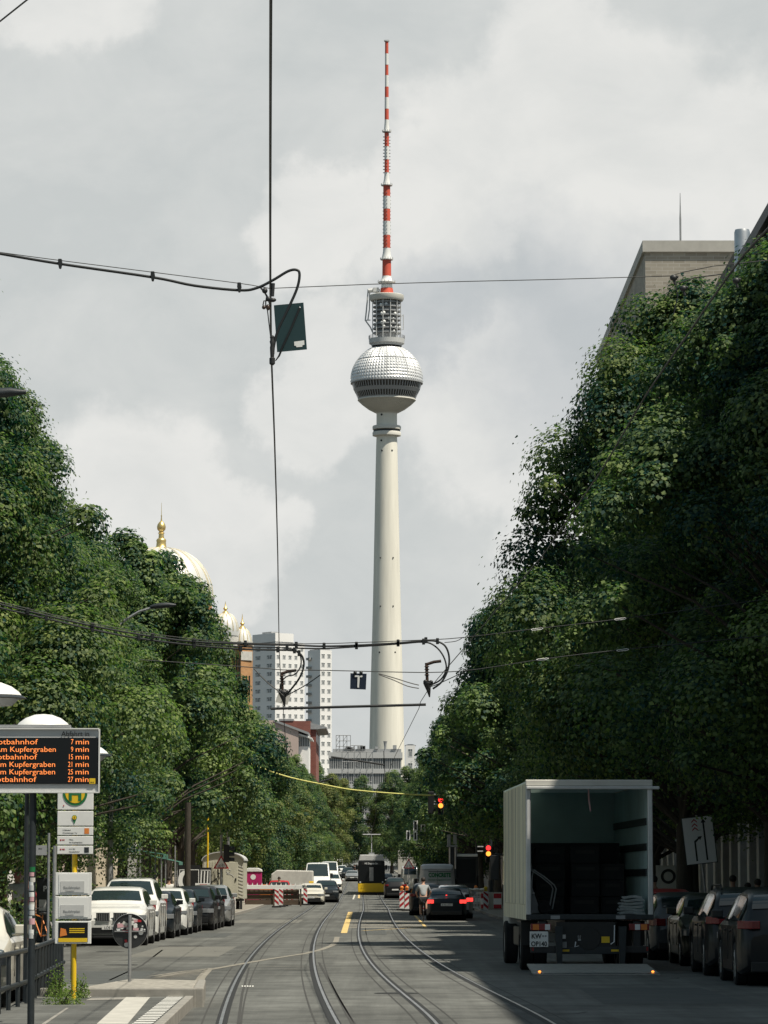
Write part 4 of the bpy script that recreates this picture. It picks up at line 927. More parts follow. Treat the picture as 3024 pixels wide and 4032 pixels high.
def car(name, label, cat, kind, pm, loc, rz=0.0, L_=4.6, W_=1.84, Hs=1.0, group=None, plate=None, windows=True, lights='off', spokes=5, grille=True, rails=False, wr=.33, vglass='glass_car', rear_glass=True, third=False):
    """local +y is the front; rz = pi turns the front toward the camera"""
    root = thing(name, label, cat, loc, rz, group)
    prof, belt = PROF[kind]; belt *= Hs
    ys = sorted(set([round(-L_ / 2 + L_ * i / 44, 4) for i in range(45)] + [round(L_ * f, 4) for f, _ in prof] + [-L_ / 2 + .03, -L_ / 2 + .1, L_ / 2 - .03, L_ / 2 - .1, -L_/2, L_/2]))
    pf = np.array([f * L_ for f, _ in prof]); pz = np.array([z * Hs for _, z in prof])
    def top(y):
        k = [-.06, -.03, 0, .03, .06]; return float(np.mean([np.interp(min(max(y + a * L_ * .5, -L_ / 2), L_ / 2), pf, pz) for a in k])) if abs(y) < L_ / 2 - .12 else float(np.interp(y, pf, pz))
    WB = .30 if kind != 'van' else .315; wy = (-L_ * WB + .03, L_ * WB + (.06 if kind != 'van' else .25)); ar = wr + .055
    def hw(y):
        e = L_ / 2 - abs(y); w0 = W_ / 2
        k = max(0, 1 - e / .55); return w0 - .17 * k ** 2.2 - (.03 if e < .02 else 0)
    def sill(y):
        b = .2 + .12 * max(0, 1 - (L_ / 2 - abs(y)) / .4) ** 1.5
        for c in wy:
            if abs(y - c) < ar: b = max(b, wr + sqrt(ar * ar - (y - c) ** 2))
        return b
    def sect(y):
        tp = top(y); w_ = hw(y); bl = min(belt, tp - .05); s_ = min(sill(y), bl - .12)
        gh = max(0.0, tp - belt); wt = w_ - .07 - .36 * gh if kind != 'van' else w_ - .05 - .11 * gh
        if gh < .03: wt = w_ - .12
        m_ = s_ + (bl - s_) * .45
        return [(0, s_), (w_ - .06, s_), (w_ - .005, s_ + .05), (w_ + .012, m_), (w_ - .0, bl - .06), (w_ - .045, bl), (wt + .02, max(bl + .005, tp - .07)), (wt - .07, tp - .015), (wt * .5, tp), (0, tp + .004)]
    rows = []
    for y in ys:
        s = sect(y); r = [(x, y, z) for x, z in s]; l = [(-x, y, z) for x, z in s[::-1][1:-1]]; rows.append(r + l)
    mb = MB(); mb.grid(rows, closed=True)
    n = len(rows[0])
    for r in (rows[0], rows[-1]):
        o = len(mb.v); mb.v += r; h = n // 2
        for i in range(h):
            a, b_, c, d = i, i + 1, (n - i - 1) % n, (n - i) % n
            f = [o + a, o + b_, o + c, o + d] if a != d % n and b_ != c else ([o + a, o + b_, o + c] if b_ != c else [o + a, o + b_, o + d])
            f = list(dict.fromkeys(f))
            if len(f) >= 3: mb.f.append(tuple(f)); mb.mi.append(0); mb.sm.append(False)
    body = mb.build('body', pm, root, sharp=32)
    # glass
    def cabin():
        return [y for y in ys if top(y) > belt + .14]
    cb = cabin(); c0, c1 = cb[0], cb[-1]
    if windows:
        roof = Hs * max(z for _, z in prof)
        flat = [y for y in ys if top(y) > roof - .14 * Hs]; f0, f1 = flat[0], flat[-1]
        # side windows
        spans = [(c0 + .12, -L_ * .055), (-L_ * .035, c1 - .02)] if kind not in ('van',) else [(L_ * .17, c1 + .0)]
        for s in (1, -1):
            for a, b_ in spans:
                rr = []; yy = [a + (b_ - a) * i / 14 for i in range(15)]
                for y in yy:
                    sc = sect(y); p, q = Vector(sc[5]), Vector(sc[6])
                    if q.y - p.y < .06: continue
                    lo, hi_ = p.lerp(q, .06), p.lerp(q, .90); nv = Vector((q.y - p.y, -(q.x - p.x))).normalized() * .012
                    rr.append([(s * (lo.x + nv.x), y, lo.y + nv.y), (s * (hi_.x + nv.x), y, hi_.y + nv.y)])
                if len(rr) > 1: g = MB(); g.grid(rr); g.build('side_window', vglass, root)
        # windscreen and rear window
        for a, b_, nm in ((f1 + .02, c1 + .02, 'windscreen'), (c0 - .0, f0 - .02, 'rear_window')):
            if nm == 'rear_window' and not rear_glass: continue
            rr = []
            for i in range(9):
                y = a + (b_ - a) * i / 8; sc = sect(y); xw = sc[7][0] - .0; zt2 = sc[8][1]; sl = (top(y + .03) - top(y - .03)) / .06; nv = Vector((-sl, 1)).normalized() * .014
                xw = max(.3, min(xw, sc[6][0] - .05))
                rr.append([(x, y + nv.x, (sc[7][1] if abs(k) == 3 else zt2) + nv.y) for x, k in ((-xw, -3), (-xw * .5, 0), (0, 0), (xw * .5, 0), (xw, 3))])
            g = MB(); g.grid(rr); g.build(nm, vglass, root)
    wx = W_ / 2 - .11
    for y in wy:
        for s in (1, -1): wheel(root, s * wx, y, wr, .22, s, spokes)
    for y in wy: hb = MB(); hb.lathe([(ar - .004, -W_ / 2 + .2), (ar - .004, W_ / 2 - .04)], (0, y, wr), 20, 'x'); hb.lathe([(.01, -W_ / 2 + .22), (ar, -W_ / 2 + .22)], (0, y, wr), 20, 'x'); hb.lathe([(.01, W_ / 2 - .22), (ar, W_ / 2 - .22)], (0, y, wr), 20, 'x'); hb.build('wheel_well', 'black', root)
    # lamps
    def lamp(nm, m, s, yend, z0, z1, w0=.42, wrap=.30):
        w_ = W_ / 2; e = 1 if yend > 0 else -1; E_ = L_ / 2
        pl = [(w_ - w0, E_ + .008), (w_ - .22, E_ + .008), (w_ - .16, E_ - .02), (w_ - .085, E_ - .10), (w_ - .035, E_ - .2), (w_ + .008, E_ - wrap), (w_ - .12, E_ - wrap), (w_ - w0, E_ - .12)]
        g = MB(); g.prism([(s * x, e * y) for x, y in pl], z0, z1, axis='z'); return g.build(nm, m, root, bevel=.012)
    h = Hs
    if kind in ('suv', 'minivan', 'van'): fz, bz = (.75 * h, .87 * h), (.98 * h, 1.12 * h)
    else: fz, bz = (.60 * h, .74 * h), (.76 * h, .92 * h)
    if kind in ('minivan', 'van'): bz = (.85 * h, 1.25 * h)
    for s in (1, -1):
        lamp('headlight', 'headlamp', s, 1, *fz, w0=.40); lamp('taillight', 'brake' if lights == 'brake' else 'taillight', s, -1, *bz, w0=(.30 if lights == 'brake' else .36) if kind not in ('van', 'minivan') else .24)
    E_ = L_ / 2
    g = MB()
    if grille == 'kidney':
        for s in (-1, 1): g.box(min(s * .05, s * .42), max(s * .05, s * .42), E_ + .0, E_ + .02, .70 * h, .92 * h)
        g.box(-.75, .75, E_ + .0, E_ + .015, .33, .50)
    elif grille: g.box(-.5, .5, E_ + .0, E_ + .015, .62 * h, .72 * h); g.box(-.68, .68, E_ + .0, E_ + .015, .30, .48)
    if grille: g.build('grille', 'black', root, bevel=.01)
    if grille == 'kidney':
        g = MB()
        for s in (-1, 1): 
            for q in range(7): x = s * (.08 + q * .05); g.box(x - .006, x + .006, E_ + .021, E_ + .027, .71 * h, .91 * h)
        for s in (-1, 1):
            a, b_ = sorted((s * .04, s * .43)); g.box(a, b_, E_ + .018, E_ + .03, .92 * h, .935 * h); g.box(a, b_, E_ + .018, E_ + .03, .685 * h, .70 * h)
        g.build('grille_trim', 'alu', root)
    g = MB(); g.box(-W_ / 2 + .2, W_ / 2 - .2, -E_ - .02, -E_ + .3, .24, .42); g.build('lower_bumper', 'black', root, bevel=.02); g = MB(); g.box(-W_ / 2 + .2, W_ / 2 - .2, E_ - .3, E_ + .012, .2, .28); g.build('lower_bumper', 'black', root, bevel=.02)
    for e in (1, -1):
        z = .50 if e > 0 else (.70 * h if kind in ('sedan', 'hatch', 'suv') else .58); 
        g = MB(); y0_ = e * (E_ + .018); g.box(-.26, .26, min(y0_, y0_ + e * .012), max(y0_, y0_ + e * .012), z - .055, z + .055); pl = g.build('number_plate', 'plate', root)
        if plate: text(plate, .10, 'black', pl, (0, e * (E_ + .032), z - .038), (pi / 2, 0, 0 if e < 0 else pi), ext=.001, sx=.95)
    for s in (1, -1):
        g = MB(); y = c1 - .22 if kind != 'van' else L_ * .33; x = s * (W_ / 2 + .10); z = belt + .06
        g.box(x - .10, x + .10, y - .05, y + .07, z, z + (.14 if kind != 'van' else .32)); g.box(min(s * (W_ / 2 - .05), x), max(s * (W_ / 2 - .05), x), y - .01, y + .03, z - .02, z + .02)
        g.build('wing_mirror', pm if kind not in ('van',) else 'black', root, bevel=.03)
        for y in ((-L_ * .16, L_ * .06) if kind != 'van' else (L_ * .18,)):
            g = MB(); a, b_ = sorted((s * (W_ / 2 - .0), s * (W_ / 2 + .035))); g.box(a, b_, y - .09, y + .09, belt - .16, belt - .13); g.build('door_handle', pm, root, bevel=.006)
    for s in (1, -1):
        for y in (c1 - .1, -L_ * .045, -L_ * .25):
            if kind == 'van' and y < 0: continue
            a, b_ = sorted((s * (W_ / 2 + .006), s * (W_ / 2 + .0165))); g = MB(); g.box(a, b_, y - .005, y + .005, .42, belt - .1); g.build('door_gap', 'black', root)
    if rails:
        for s in (1, -1):
            x = s * (W_ / 2 - .36 * (PROF[kind][0][5][1] * Hs - belt) - .12); g = MB(); z = Hs * 1.67
            g.tube([(x, c0 + .3, z - .04), (x, c0 + .5, z + .04), (x, f1 - .2, z + .03), (x, f1, z - .06)], .018, 6); g.build('roof_rail', 'black', root)
    if third: g = MB(); y = -L_ * .30; g.box(-.035, .035, -L_ * .335 - .03, -L_ * .335, 1.10 * h, 1.14 * h); g.build('third_brake_light', 'brake', root)
    return root
LC = 'parked cars along the left kerb facing the camera'; RC = 'parked cars along the right kerb'
xl = -6.6
def parkL(y, Wd, dx=0): return (xl - Wd / 2 + dx, y, 0)
car('parked_suv', 'white suv with kidney grille, nearest parked on the left, facing the camera', 'car', 'suv', 'paint_white', parkL(98 + 2.33, 1.88, .05), pi, 4.66, 1.88, .97, LC, 'LOS JL 16', grille='kidney', wr=.36)
car('parked_van', 'white high-roof minivan parked behind the white kidney-grille suv', 'van', 'minivan', 'paint_white', parkL(106.4, 1.85), pi, 4.5, 1.85, 1.03, LC, wr=.32)
car('parked_car', 'dark sedan parked between the white minivan and the white hatchback', 'car', 'sedan', 'paint_dark', parkL(112.3, 1.82, .1), pi, 4.6, 1.82, 1.02, LC, lights='off')
car('parked_car', 'white rounded hatchback parked between the dark sedan and the black small car', 'car', 'suv', 'paint_white', parkL(118.2, 1.84, .18), pi, 4.5, 1.84, .93, LC, grille=False)
car('parked_car', 'dark car with a white mirror squeezed behind the white rounded hatchback', 'car', 'hatch', 'paint_dark', parkL(123.8, 1.78, .2), pi, 4.1, 1.78, 1.0, LC)
car('parked_car', 'black small car with round headlights and bright rims, left kerb', 'car', 'hatch', 'paint_black', parkL(129.0, 1.76, .52), pi, 3.9, 1.76, 1.06, LC, spokes=6)
car('parked_car', 'black suv parked second from the far end of the left kerb row', 'car', 'suv', 'paint_black', parkL(134.6, 1.84, .5), pi, 4.4, 1.84, .95, LC)
car('parked_car', 'silver car parked last in the left kerb row before the trailer', 'car', 'hatch', 'paint_silver', parkL(140.2, 1.8, .66), pi, 4.3, 1.8, 1.08, LC)
tx = car('taxi', 'cream taxi with a yellow roof sign behind the iron railing', 'taxi', 'sedan', 'paint_cream', (-6.28, 52.2, 0), pi + .02, 4.7, 1.86, 1.0, None)
mb = MB(); mb.prism([(-.2, 0), (.2, 0), (.16, .14), (-.16, .14)], -.06, .06, axis='y'); o = mb.build('roof_sign', 'yellow', tx, (0.0, .0, 1.45), bevel=.015); text('TAXI', .11, 'black', o, (0, .063, .02), (pi / 2, 0, pi))
# right kerb row
car('parked_suv', 'black suv nearest on the right kerb, seen from behind at the frame edge', 'car', 'suv', 'paint_black', (6.05 + .95, 62.9, 0), -.01, 4.75, 1.9, .99, RC, lights='off', wr=.37, spokes=8)
car('parked_estate', 'black estate with tall red tail lamps parked ahead of the nearest black suv', 'car', 'suv', 'paint_black', (6.06 + .93, 69.0, 0), -.01, 4.8, 1.86, 1.0, RC, wr=.36, rails=True)
car('parked_car', 'olive black car facing the camera behind the grey small hatchback', 'car', 'sedan', 'paint_olive', (6.22 + .9, 76.6, 0), pi, 4.4, 1.78, 1.06, RC, wr=.32)
car('parked_small_car', 'grey rounded small hatchback with chrome handle parked right of the truck', 'car', 'hatch', 'paint_graphite', (5.95 + .85, 81.9, 0), 0, 3.6, 1.66, 1.02, RC, 'B PE 42', wr=.3)
car('parked_car', 'red car mostly hidden behind the grey small hatchback', 'car', 'sedan', 'paint_red', (7.1, 91, 0), 0, 4.4, 1.8, 1.1, RC)
# moving / waiting cars ahead
car('sedan', 'dark sedan with lit brake lights waiting beside the cyclist', 'car', 'sedan', 'paint_dark', (2.80, 161.4, G(161)), 0, 4.6, 1.76, 1.0, 'cars waiting on the right lane', 'B MA 5972', lights='brake', third=True)
car('car', 'silver car with a lit brake light waiting in front of the dark sedan', 'car', 'hatch', 'paint_silver', (3.25, 168.2, G(168)), 0, 4.4, 1.8, 1.05, 'cars waiting on the right lane', lights='brake')
car('car', 'grey estate car waiting left of the dark sedan behind the cyclist', 'car', 'suv', 'paint_dark', (2.2, 182, G(182)), 0, 4.5, 1.8, .98, 'cars waiting on the right lane', wr=.34)
cv = car('delivery_van', 'pale grey panel van lettered CONCRETE on its rear doors', 'van', 'van', 'paint_cream', (2.85, 193, G(193)), 0, 5.9, 2.02, 1.06, None, lights='off', rear_glass=False, wr=.34)
for ch in cv.children:
    if ch.name.startswith('body'): ch.data.materials[0] = M['lightgrey']
yb = -2.95 - .012
text('CONCRETE', .30, 'green', cv, (.12, yb - .02, 1.93), bold=.014, fit=1.2); text('Betonbohr & Sägetechnik GmbH', .12, 'green', cv, (.12, yb - .02, 1.74), bold=.002, fit=1.2)
g = MB(); g.box(-.48, .72, yb - .01, yb - .002, 2.2, 2.23); g.box(-.006, .006, yb - .006, yb + .001, .5, 2.3); g.box(-.85, -.002 - .01, yb - .004, yb + .001, 2.30, 2.315); g.box(.012, .85, yb - .004, yb + .001, 2.30, 2.315); g.build('rear_door_gap', 'black_m', cv)
# left carriageway ahead, facing us
LQ = 'oncoming vehicles on the far left carriageway'
t2 = car('taxi', 'pale green-white taxi facing the camera right of the striped beacon', 'taxi', 'sedan', 'paint_cream', (-4.9, 240, G(240)), pi, 4.6, 1.8, 1.0, LQ, 'B TX 214')
mb = MB(); mb.box(-.16, .16, -.06, .06, 0, .12); mb.build('roof_sign', 'yellow', t2, (0, 0, 1.45), bevel=.02)
car('car', 'dark car half hidden behind the pale taxi on the left carriageway', 'car', 'suv', 'paint_dark', (-4.15, 256, G(256)), pi, 4.5, 1.8, .95, LQ)
v = car('delivery_van', 'white high panel van with an orange-lit roof box facing the camera', 'van', 'van', 'paint_white', (-5.45, 294, G(294)), pi, 6.0, 2.1, 1.15, LQ, wr=.36)
car('small_van', 'small white van facing the camera beside the white panel van', 'van', 'minivan', 'paint_white', (-4.75, 328, G(328)), pi, 4.4, 1.8, 1.0, LQ)
car('delivery_van', 'white van in the distance above the white panel van', 'van', 'van', 'paint_white', (-6.4, 420, G(420)), pi, 6.0, 2.1, 1.1, LQ)
def boxtruck(label, x, y, H=3.5, Wd=2.4, rz=pi, m='white', group=None, L_=6.5):
    t = thing('box_truck', label, 'truck', (x, y, G(y)), rz, group)
    mb = MB(); mb.box(-Wd / 2, Wd / 2, -L_ / 2, L_ / 2 - 1.9, 1.0, H); mb.build('cargo_box', m, t, bevel=.04)
    mb = MB(); mb.prism([(L_ / 2 - 1.85, .55), (L_ / 2, .55), (L_ / 2, 1.5), (L_ / 2 - .25, 2.5), (L_ / 2 - 1.85, 2.6)], -Wd / 2 + .1, Wd / 2 - .1, axis='x'); mb.build('cab', m, t, bevel=.05)
    mb = MB(); mb.prism([(L_ / 2 + .01, 1.5), (L_ / 2 - .23, 2.4), (L_ / 2 - .25, 2.4), (L_ / 2 - .05, 1.5)], -Wd / 2 + .2, Wd / 2 - .2, axis='x'); mb.build('windscreen', 'glass_car', t)
    mb = MB(); mb.box(-.9, .9, -L_ / 2, L_ / 2 - 2, .6, .95); mb.build('chassis', 'black', t)
    for y_ in (-L_ / 2 + 1.3, L_ / 2 - 1.0):
        for s in (1, -1): wheel(t, s * (Wd / 2 - .2), y_, .45, .3, s)
    return t
boxtruck('white box truck far away facing the camera on the left carriageway', -8.6, 650, 3.2, 2.2, group=LQ)
boxtruck('grey box truck in the distance behind the bicycle warning sign', 2.9, 450, 4.1, 2.3, 0, 'offwhite')
for i, (x, y, pm, kd, lb) in enumerate([(-4.2, 470, 'paint_silver', 'sedan', 'silver car far down the left carriageway'), (-5.3, 520, 'paint_dark', 'suv', 'dark car far down the left carriageway'),
       (-6.6, 560, 'paint_white', 'minivan', 'white minivan far down the left carriageway'), (-8.6, 500, 'paint_white', 'van', 'white van parked far down at the left kerb'), (-9.2, 355, 'paint_silver', 'hatch', 'silver hatchback parked behind the white panel van')]):
    car('distant_car', lb, 'car', kd, pm, (x, y, G(y)), pi, 4.5 if kd != 'van' else 6, 1.8, 1.0, 'distant oncoming cars')
for x, y, pm, kd, lb in [(.9, 285, 'paint_black', 'suv', 'black car queuing right of the tram'), (2.4, 330, 'paint_white', 'van', 'white flat van right of the tram roof line'), (.2, 400, 'paint_dark', 'sedan', 'dark sedan queuing beyond the tram')]:
    car('queued_car', lb, 'car', kd, pm, (x, y, G(y)), 0, 4.5 if kd != 'van' else 5.6, 1.8, 1.0, 'cars queuing beyond the tram')
M['tram_glass'] = mat('tram_glass', (.01, .012, .014), .35, spec=.25); M['crate'] = mat('dark_crate', (.02, .024, .027), .75)
ty = 313.0; x_t = GP(*Z4(385, 1003)).x
tm = thing('tram', 'yellow and black tram with a white roof hood coming up the right-hand track', 'tram', (P(1300 + 385 * .4219, 3500, ty).x, ty, G(ty) + .02))
Wt = 1.2
def tsec(y, w_, z0, z1): return None
mb = MB(); mb.prism([(-Wt + .03, .22), (Wt - .03, .22), (Wt, .5), (Wt, 1.02), (-Wt, 1.02), (-Wt, .5)], 0, 30, axis='y'); mb.build('lower_body', 'yellow', tm, bevel=.06)
mb = MB(); mb.prism([(-Wt, 1.023), (Wt, 1.023), (Wt * .97, 2.95), (-Wt * .97, 2.95)], .05, 30, axis='y'); mb.build('upper_body', 'black', tm, bevel=.08)
mb = MB(); mb.prism([(-Wt * .99, 1.03), (Wt * .99, 1.03), (Wt * .9, 2.93), (-Wt * .9, 2.93)], -.02, .045, axis='y'); mb.build('windscreen', 'tram_glass', tm, bevel=.03)
mb = MB(); mb.prism([(-Wt * .96, 2.955), (Wt * .96, 2.955), (Wt * .84, 3.5), (-Wt * .84, 3.5)], .1, 6, axis='y'); mb.build('roof_hood', 'lightgrey', tm, bevel=.06)
mb = MB(); mb.box(-.18, .18, -.028, -.021, 1.2, 2.4); mb.build('driver_blind', 'grey', tm)
mb = MB(); mb.box(-.85, .85, -.032, -.021, 2.62, 2.86); dp = mb.build('destination_display', 'black', tm); text('M5 Zingster Str.', .2, 'lens', dp, (0, -.036, 2.67), bold=.006, sx=.9)
mb = MB(); mb.box(-.95, .95, -.012, -.002, .55, .95); mb.build('front_flap', 'yellow', tm, bevel=.02)
for s in (1, -1):
    mb = MB(); disc(mb, (s * .98, -.01, 1.1), .07, .03, 12); mb.build('headlight', 'lens', tm)
    mb = MB(); mb.box(min(s * 1.22, s * 1.4), max(s * 1.22, s * 1.4), .2, .35, 2.2, 2.6); mb.build('mirror', 'black', tm)
mb = MB(); mb.box(-1.12, 1.12, .1, 29, .05, .215); mb.build('underframe', 'black', tm)
mb = MB(); mb.box(-.25, .25, 3, 4, 3.505, 3.7); mb.tube([(0, 3.2, 3.7), (0, 5, 4.6), (0, 3.5, 5.3)], .04, 5); mb.tube([(-.8, 3.5, 5.32), (.8, 3.5, 5.32)], .04, 5); mb.build('pantograph', 'galv', tm)
# ---------------------------------------------------------------- the open box truck
dr = 69.8; xL = (2069 - 1512) / F * dr; xR = (2565 - 1512) / F * dr; TW = xR - xL; ztop = 3.73; zfl = 1.12
bt = thing('delivery_truck', 'open-backed box truck with lowered tail lift on the right lane', 'truck', ((xL + xR) / 2, dr, 0), radians(1.4))
W2 = TW / 2; LB = 7.6
M['truck_side'] = mat('truck_side_panel', (.80, .72, .57), .6, var=.36, vscale=1.3, stretch=(1, 3.2, .22)); M['truck_in'] = mat('truck_lining', (.46, .60, .60), .75, var=.15, vscale=.8)
ROOFM = mat('translucent_roof', (.7, .75, .72), .6); _t2 = ROOFM.node_tree; _tr = _t2.nodes.new('ShaderNodeBsdfTranslucent'); _tr.inputs[0].default_value = (.75, .85, .82, 1); _mx = _t2.nodes.new('ShaderNodeMixShader'); _mx.inputs[0].default_value = .28
_t2.links.new(_t2.nodes['Principled BSDF'].outputs[0], _mx.inputs[1]); _t2.links.new(_tr.outputs[0], _mx.inputs[2]); _t2.links.new(_mx.outputs[0], _t2.nodes['Material Output'].inputs[0])
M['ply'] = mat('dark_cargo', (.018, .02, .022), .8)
for s, nm in ((-1, 'side_wall'), (1, 'side_wall')):
    a, b_ = sorted((s * W2, s * (W2 - .05))); mb = MB(); mb.box(a, b_, .06, LB, 1.32, ztop - .04); mb.build(nm, 'truck_side', bt)
    mb = MB(); a, b_ = sorted((s * (W2 + .005), s * (W2 - .06))); mb.box(a, b_, .0, LB, 1.02, 1.315); mb.build('side_skirt', 'truck_side', bt)
    mb = MB(); a, b_ = sorted((s * (W2 - .055), s * (W2 - .07))); mb.box(a, b_, .1, LB - .05, zfl, ztop - .06); mb.build('lining', 'truck_in', bt)
    mb = MB(); a, b_ = sorted((s * (W2 + .01), s * (W2 - .095))); mb.box(a, b_, -.03, .055, zfl - .1, ztop - .1); mb.build('rear_post', 'alu' , bt, bevel=.015)
for k in range(6): mb = MB(); mb.box(-W2 - .006, -W2 - .001, .9 + k * 1.2, .93 + k * 1.2, 1.33, ztop - .06); mb.build('panel_seam', 'grey', bt)
mb = MB(); mb.box(-W2 + .07, -W2 + .02, -.034, -.028, 2.6, 3.6); mb.build('post_trim', 'lightgrey', bt)
for z in (2.95, 2.45, 1.95):
    mb = MB(); mb.box(W2 - .10, W2 - .071, .4, LB - .1, z - .07, z + .07); mb.build('lashing_rail', 'black_m', bt)
mb = MB(); mb.box(-W2, W2, .06, LB, ztop - .039, ztop); mb.build('roof', ROOFM, bt, bevel=.015)
mb = MB(); mb.box(-W2 - .01, W2 + .01, -.03, .05, ztop - .1, ztop + .03); mb.build('rear_header', 'offwhite', bt, bevel=.02)
mb = MB(); mb.box(-W2 + .0, W2 + .14, -.10, -.035, ztop - .16, ztop - .10); mb.build('roller_shutter_edge', 'lightgrey', bt, bevel=.015)
mb = MB(); mb.box(-W2 + .06, W2 - .06, LB - .06, LB, zfl, ztop - .04); mb.build('front_wall', 'truck_in', bt)
mb = MB(); mb.box(-W2, W2, .0, LB, zfl - .1, zfl); mb.build('floor', 'black_m', bt)
mb = MB(); mb.box(-W2 - .01, W2 + .01, -.05, .0, zfl - .09, zfl + .01)
mb.build('rear_sill', 'iron', bt, bevel=.01)
for x in (-.68, .6): 
    mb = MB(); mb.box(x - .09, x + .09, -.056, -.05, zfl - .08, zfl - .01); mb.build('tread_plate', 'grey', bt)
mb = MB(); mb.tube([(.03, .5, ztop - .12), (.04, .5, ztop - .35), (.07, .5, ztop - .58)], [.012, .02, .014], 6); mb.build('pull_strap', 'pink', bt)
# chassis and running gear
mb = MB()
for s in (-1, 1): mb.box(s * .42 - .05, s * .42 + .05, .25, 9.4, .72, zfl - .105)
mb.box(-.42, .42, .3, .45, .72, 1.0); mb.build('chassis_rail', 'black', bt)
mb = MB(); mb.box(-W2 + .08, W2 - .08, -.02, .06, .38, .52); mb.box(-1.0, -.85, 0, .3, .4, 1.0); mb.box(.85, 1.0, 0, .3, .4, 1.0); mb.build('underrun_bar', 'black_m', bt, bevel=.01)
mb = MB(); mb.box(-.62, .62, -.06, -.021, .36, .5); mb.build('lift_bar', 'iron', bt, bevel=.01)
for s in (-1, 1):
    mb = MB(); mb.box(s * .5 - .09, s * .5 + .09, -.068, -.061, .41, .45); mb.build('reflector', 'amber' if False else 'yellow', bt)
    mb = MB(); mb.box(s * (W2 - .28) - .2, s * (W2 - .28) + .2, -.04, .02, .82, .95); lp = mb.build('tail_lamp', 'taillight', bt, bevel=.01)
    mb = MB(); mb.box(s * (W2 - .28) + s * -.08, s * (W2 - .28) + s * -.08 + .1, -.046, -.041, .83, .94); mb.build('reversing_lens', 'lens', lp)
    mb = MB(); mb.box(s * (W2 - .28) + .1 * s - .06, s * (W2 - .28) + .1 * s + .06, -.046, -.041, .83, .94); mb.build('indicator_lens', 'orange', lp)
    mb = MB(); mb.prism([(s * .55, .9), (s * .7, .9), (s * .66, .1), (s * .56, .1)], -.25, -.10, axis='y'); mb.build('lift_arm', 'iron', bt)
    mb = MB(); mb.box(s * (W2 - .12) - .02, s * (W2 - .12) + .02, -.03, .02, .42, .5); mb.build('side_reflector', 'taillight', bt)
mb = MB(); mb.box(-W2 + .06, -W2 + .42, -.05, -.035, .50, .80); np_ = mb.build('number_plate', 'plate', bt)
text('KW', .13, 'black', np_, (-W2 + .19, -.054, .665), bold=.003, sx=.9); text('OP140', .13, 'black', np_, (-W2 + .24, -.054, .515), bold=.003, sx=.85)
mb = MB(); disc(mb, (-W2 + .32, -.053, .71), .02, .004, 12); disc(mb, (-W2 + .37, -.053, .71), .02, .004, 12); mb.build('plate_seal', 'grey', np_)
mb = MB(); mb.box(-.56, -.48, -.07, -.05, .66, .74); mb.build('sticker', 'lens', bt); mb = MB(); mb.box(-.58, -.46, -.07, -.05, .48, .6); mb.build('socket', 'grey', bt)
mb = MB(); mb.box(-.24, -.18, -.07, -.05, .62, .72); mb.build('sticker', 'lens', bt); mb = MB(); mb.box(.22, .38, -.07, -.05, .58, .70); mb.build('warning_label', 'yellow', bt)
mb = MB(); mb.tube([(.48, -.06, .92), (.47, -.08, .6), (.4, -.08, .55)], .012, 6); mb.tube([(-.22, -.06, .52), (-.3, -.08, .5), (-.28, -.05, .6)], .012, 6); mb.build('hose', 'lens', bt)
mb = MB(); mb.box(-.66, .5, -.055, .0, .46, .98); mb.lathe([(.001, -.07), (.22, -.07), (.26, 0), (.001, 0)], (-.02, -.0, .66), 24, 'y'); mb.build('lift_motor', 'black', bt)
def twheel(x, y, s, dual):
    r = .46; t = MB(); wd = .52 if dual else .28
    t.lathe([(r * .55, -wd / 2), (r * .93, -wd / 2), (r, -wd / 2 + .03), (r, -.02 if dual else 0), (r * .94, 0), (r, .02 if dual else 0), (r, wd / 2 - .03), (r * .93, wd / 2), (r * .55, wd / 2)], (0, 0, 0), 32, 'x'); o = t.build('wheel', 'rubber', bt, (x, y, r))
    h = MB(); h.lathe([(.001, s * .02), (r * .3, s * .05), (r * .34, s * wd * .4), (r * .55, s * wd * .46)], (0, 0, 0), 24, 'x'); h.build('rim', 'grey', o)
for s in (-1, 1):
    twheel(s * (W2 - .27), 2.3, s, True); twheel(s * (W2 - .16), 7.9, s, False)
    mb = MB(); mb.box(s * (W2 - .27) - .27, s * (W2 - .27) + .27, 1.72, 1.78, .5, .98); mb.box(s * (W2 - .27) - .27, s * (W2 - .27) + .27, 1.72, 2.9, .965, .985); mb.build('mudguard', 'black', bt)
    mb = MB(); mb.box(s * (W2 - .2) - .14, s * (W2 - .2) + .14, 3.4, 5.2, .45, .85); mb.build('side_tank', 'iron', bt, bevel=.03)
mb = MB(); mb.prism([(LB + .08, .45), (LB + 2.0, .45), (LB + 2.0, 1.6), (LB + 1.75, 2.75), (LB + .2, 2.85), (LB + .08, 2.7)], -W2 + .1, W2 - .1, axis='x'); mb.build('cab', 'lightgrey', bt, bevel=.05)
mb = MB(); mb.prism([(LB + 2.005, 1.65), (LB + 1.78, 2.6), (LB + 1.72, 2.6), (LB + 1.95, 1.65)], -W2 + .2, W2 - .2, axis='x'); mb.build('windscreen', 'glass_car', bt)
for s in (-1, 1):
    mb = MB(); a, b_ = sorted((s * (W2 - .098), s * (W2 - .085))); mb.prism([(LB + .6, 1.7), (LB + 1.9, 1.7), (LB + 1.7, 2.5), (LB + .6, 2.5)], a, b_, axis='x'); mb.build('side_window', 'glass_car', bt)
    mb = MB(); mb.box(s * (W2 + .1) - .1, s * (W2 + .1) + .1, LB + 1.75, LB + 1.85, 1.8, 2.35); mb.tube([(s * (W2 - .1), LB + 1.8, 2.35), (s * (W2 + .1), LB + 1.8, 2.38)], .02, 5); mb.build('wing_mirror', 'black', bt, bevel=.03)
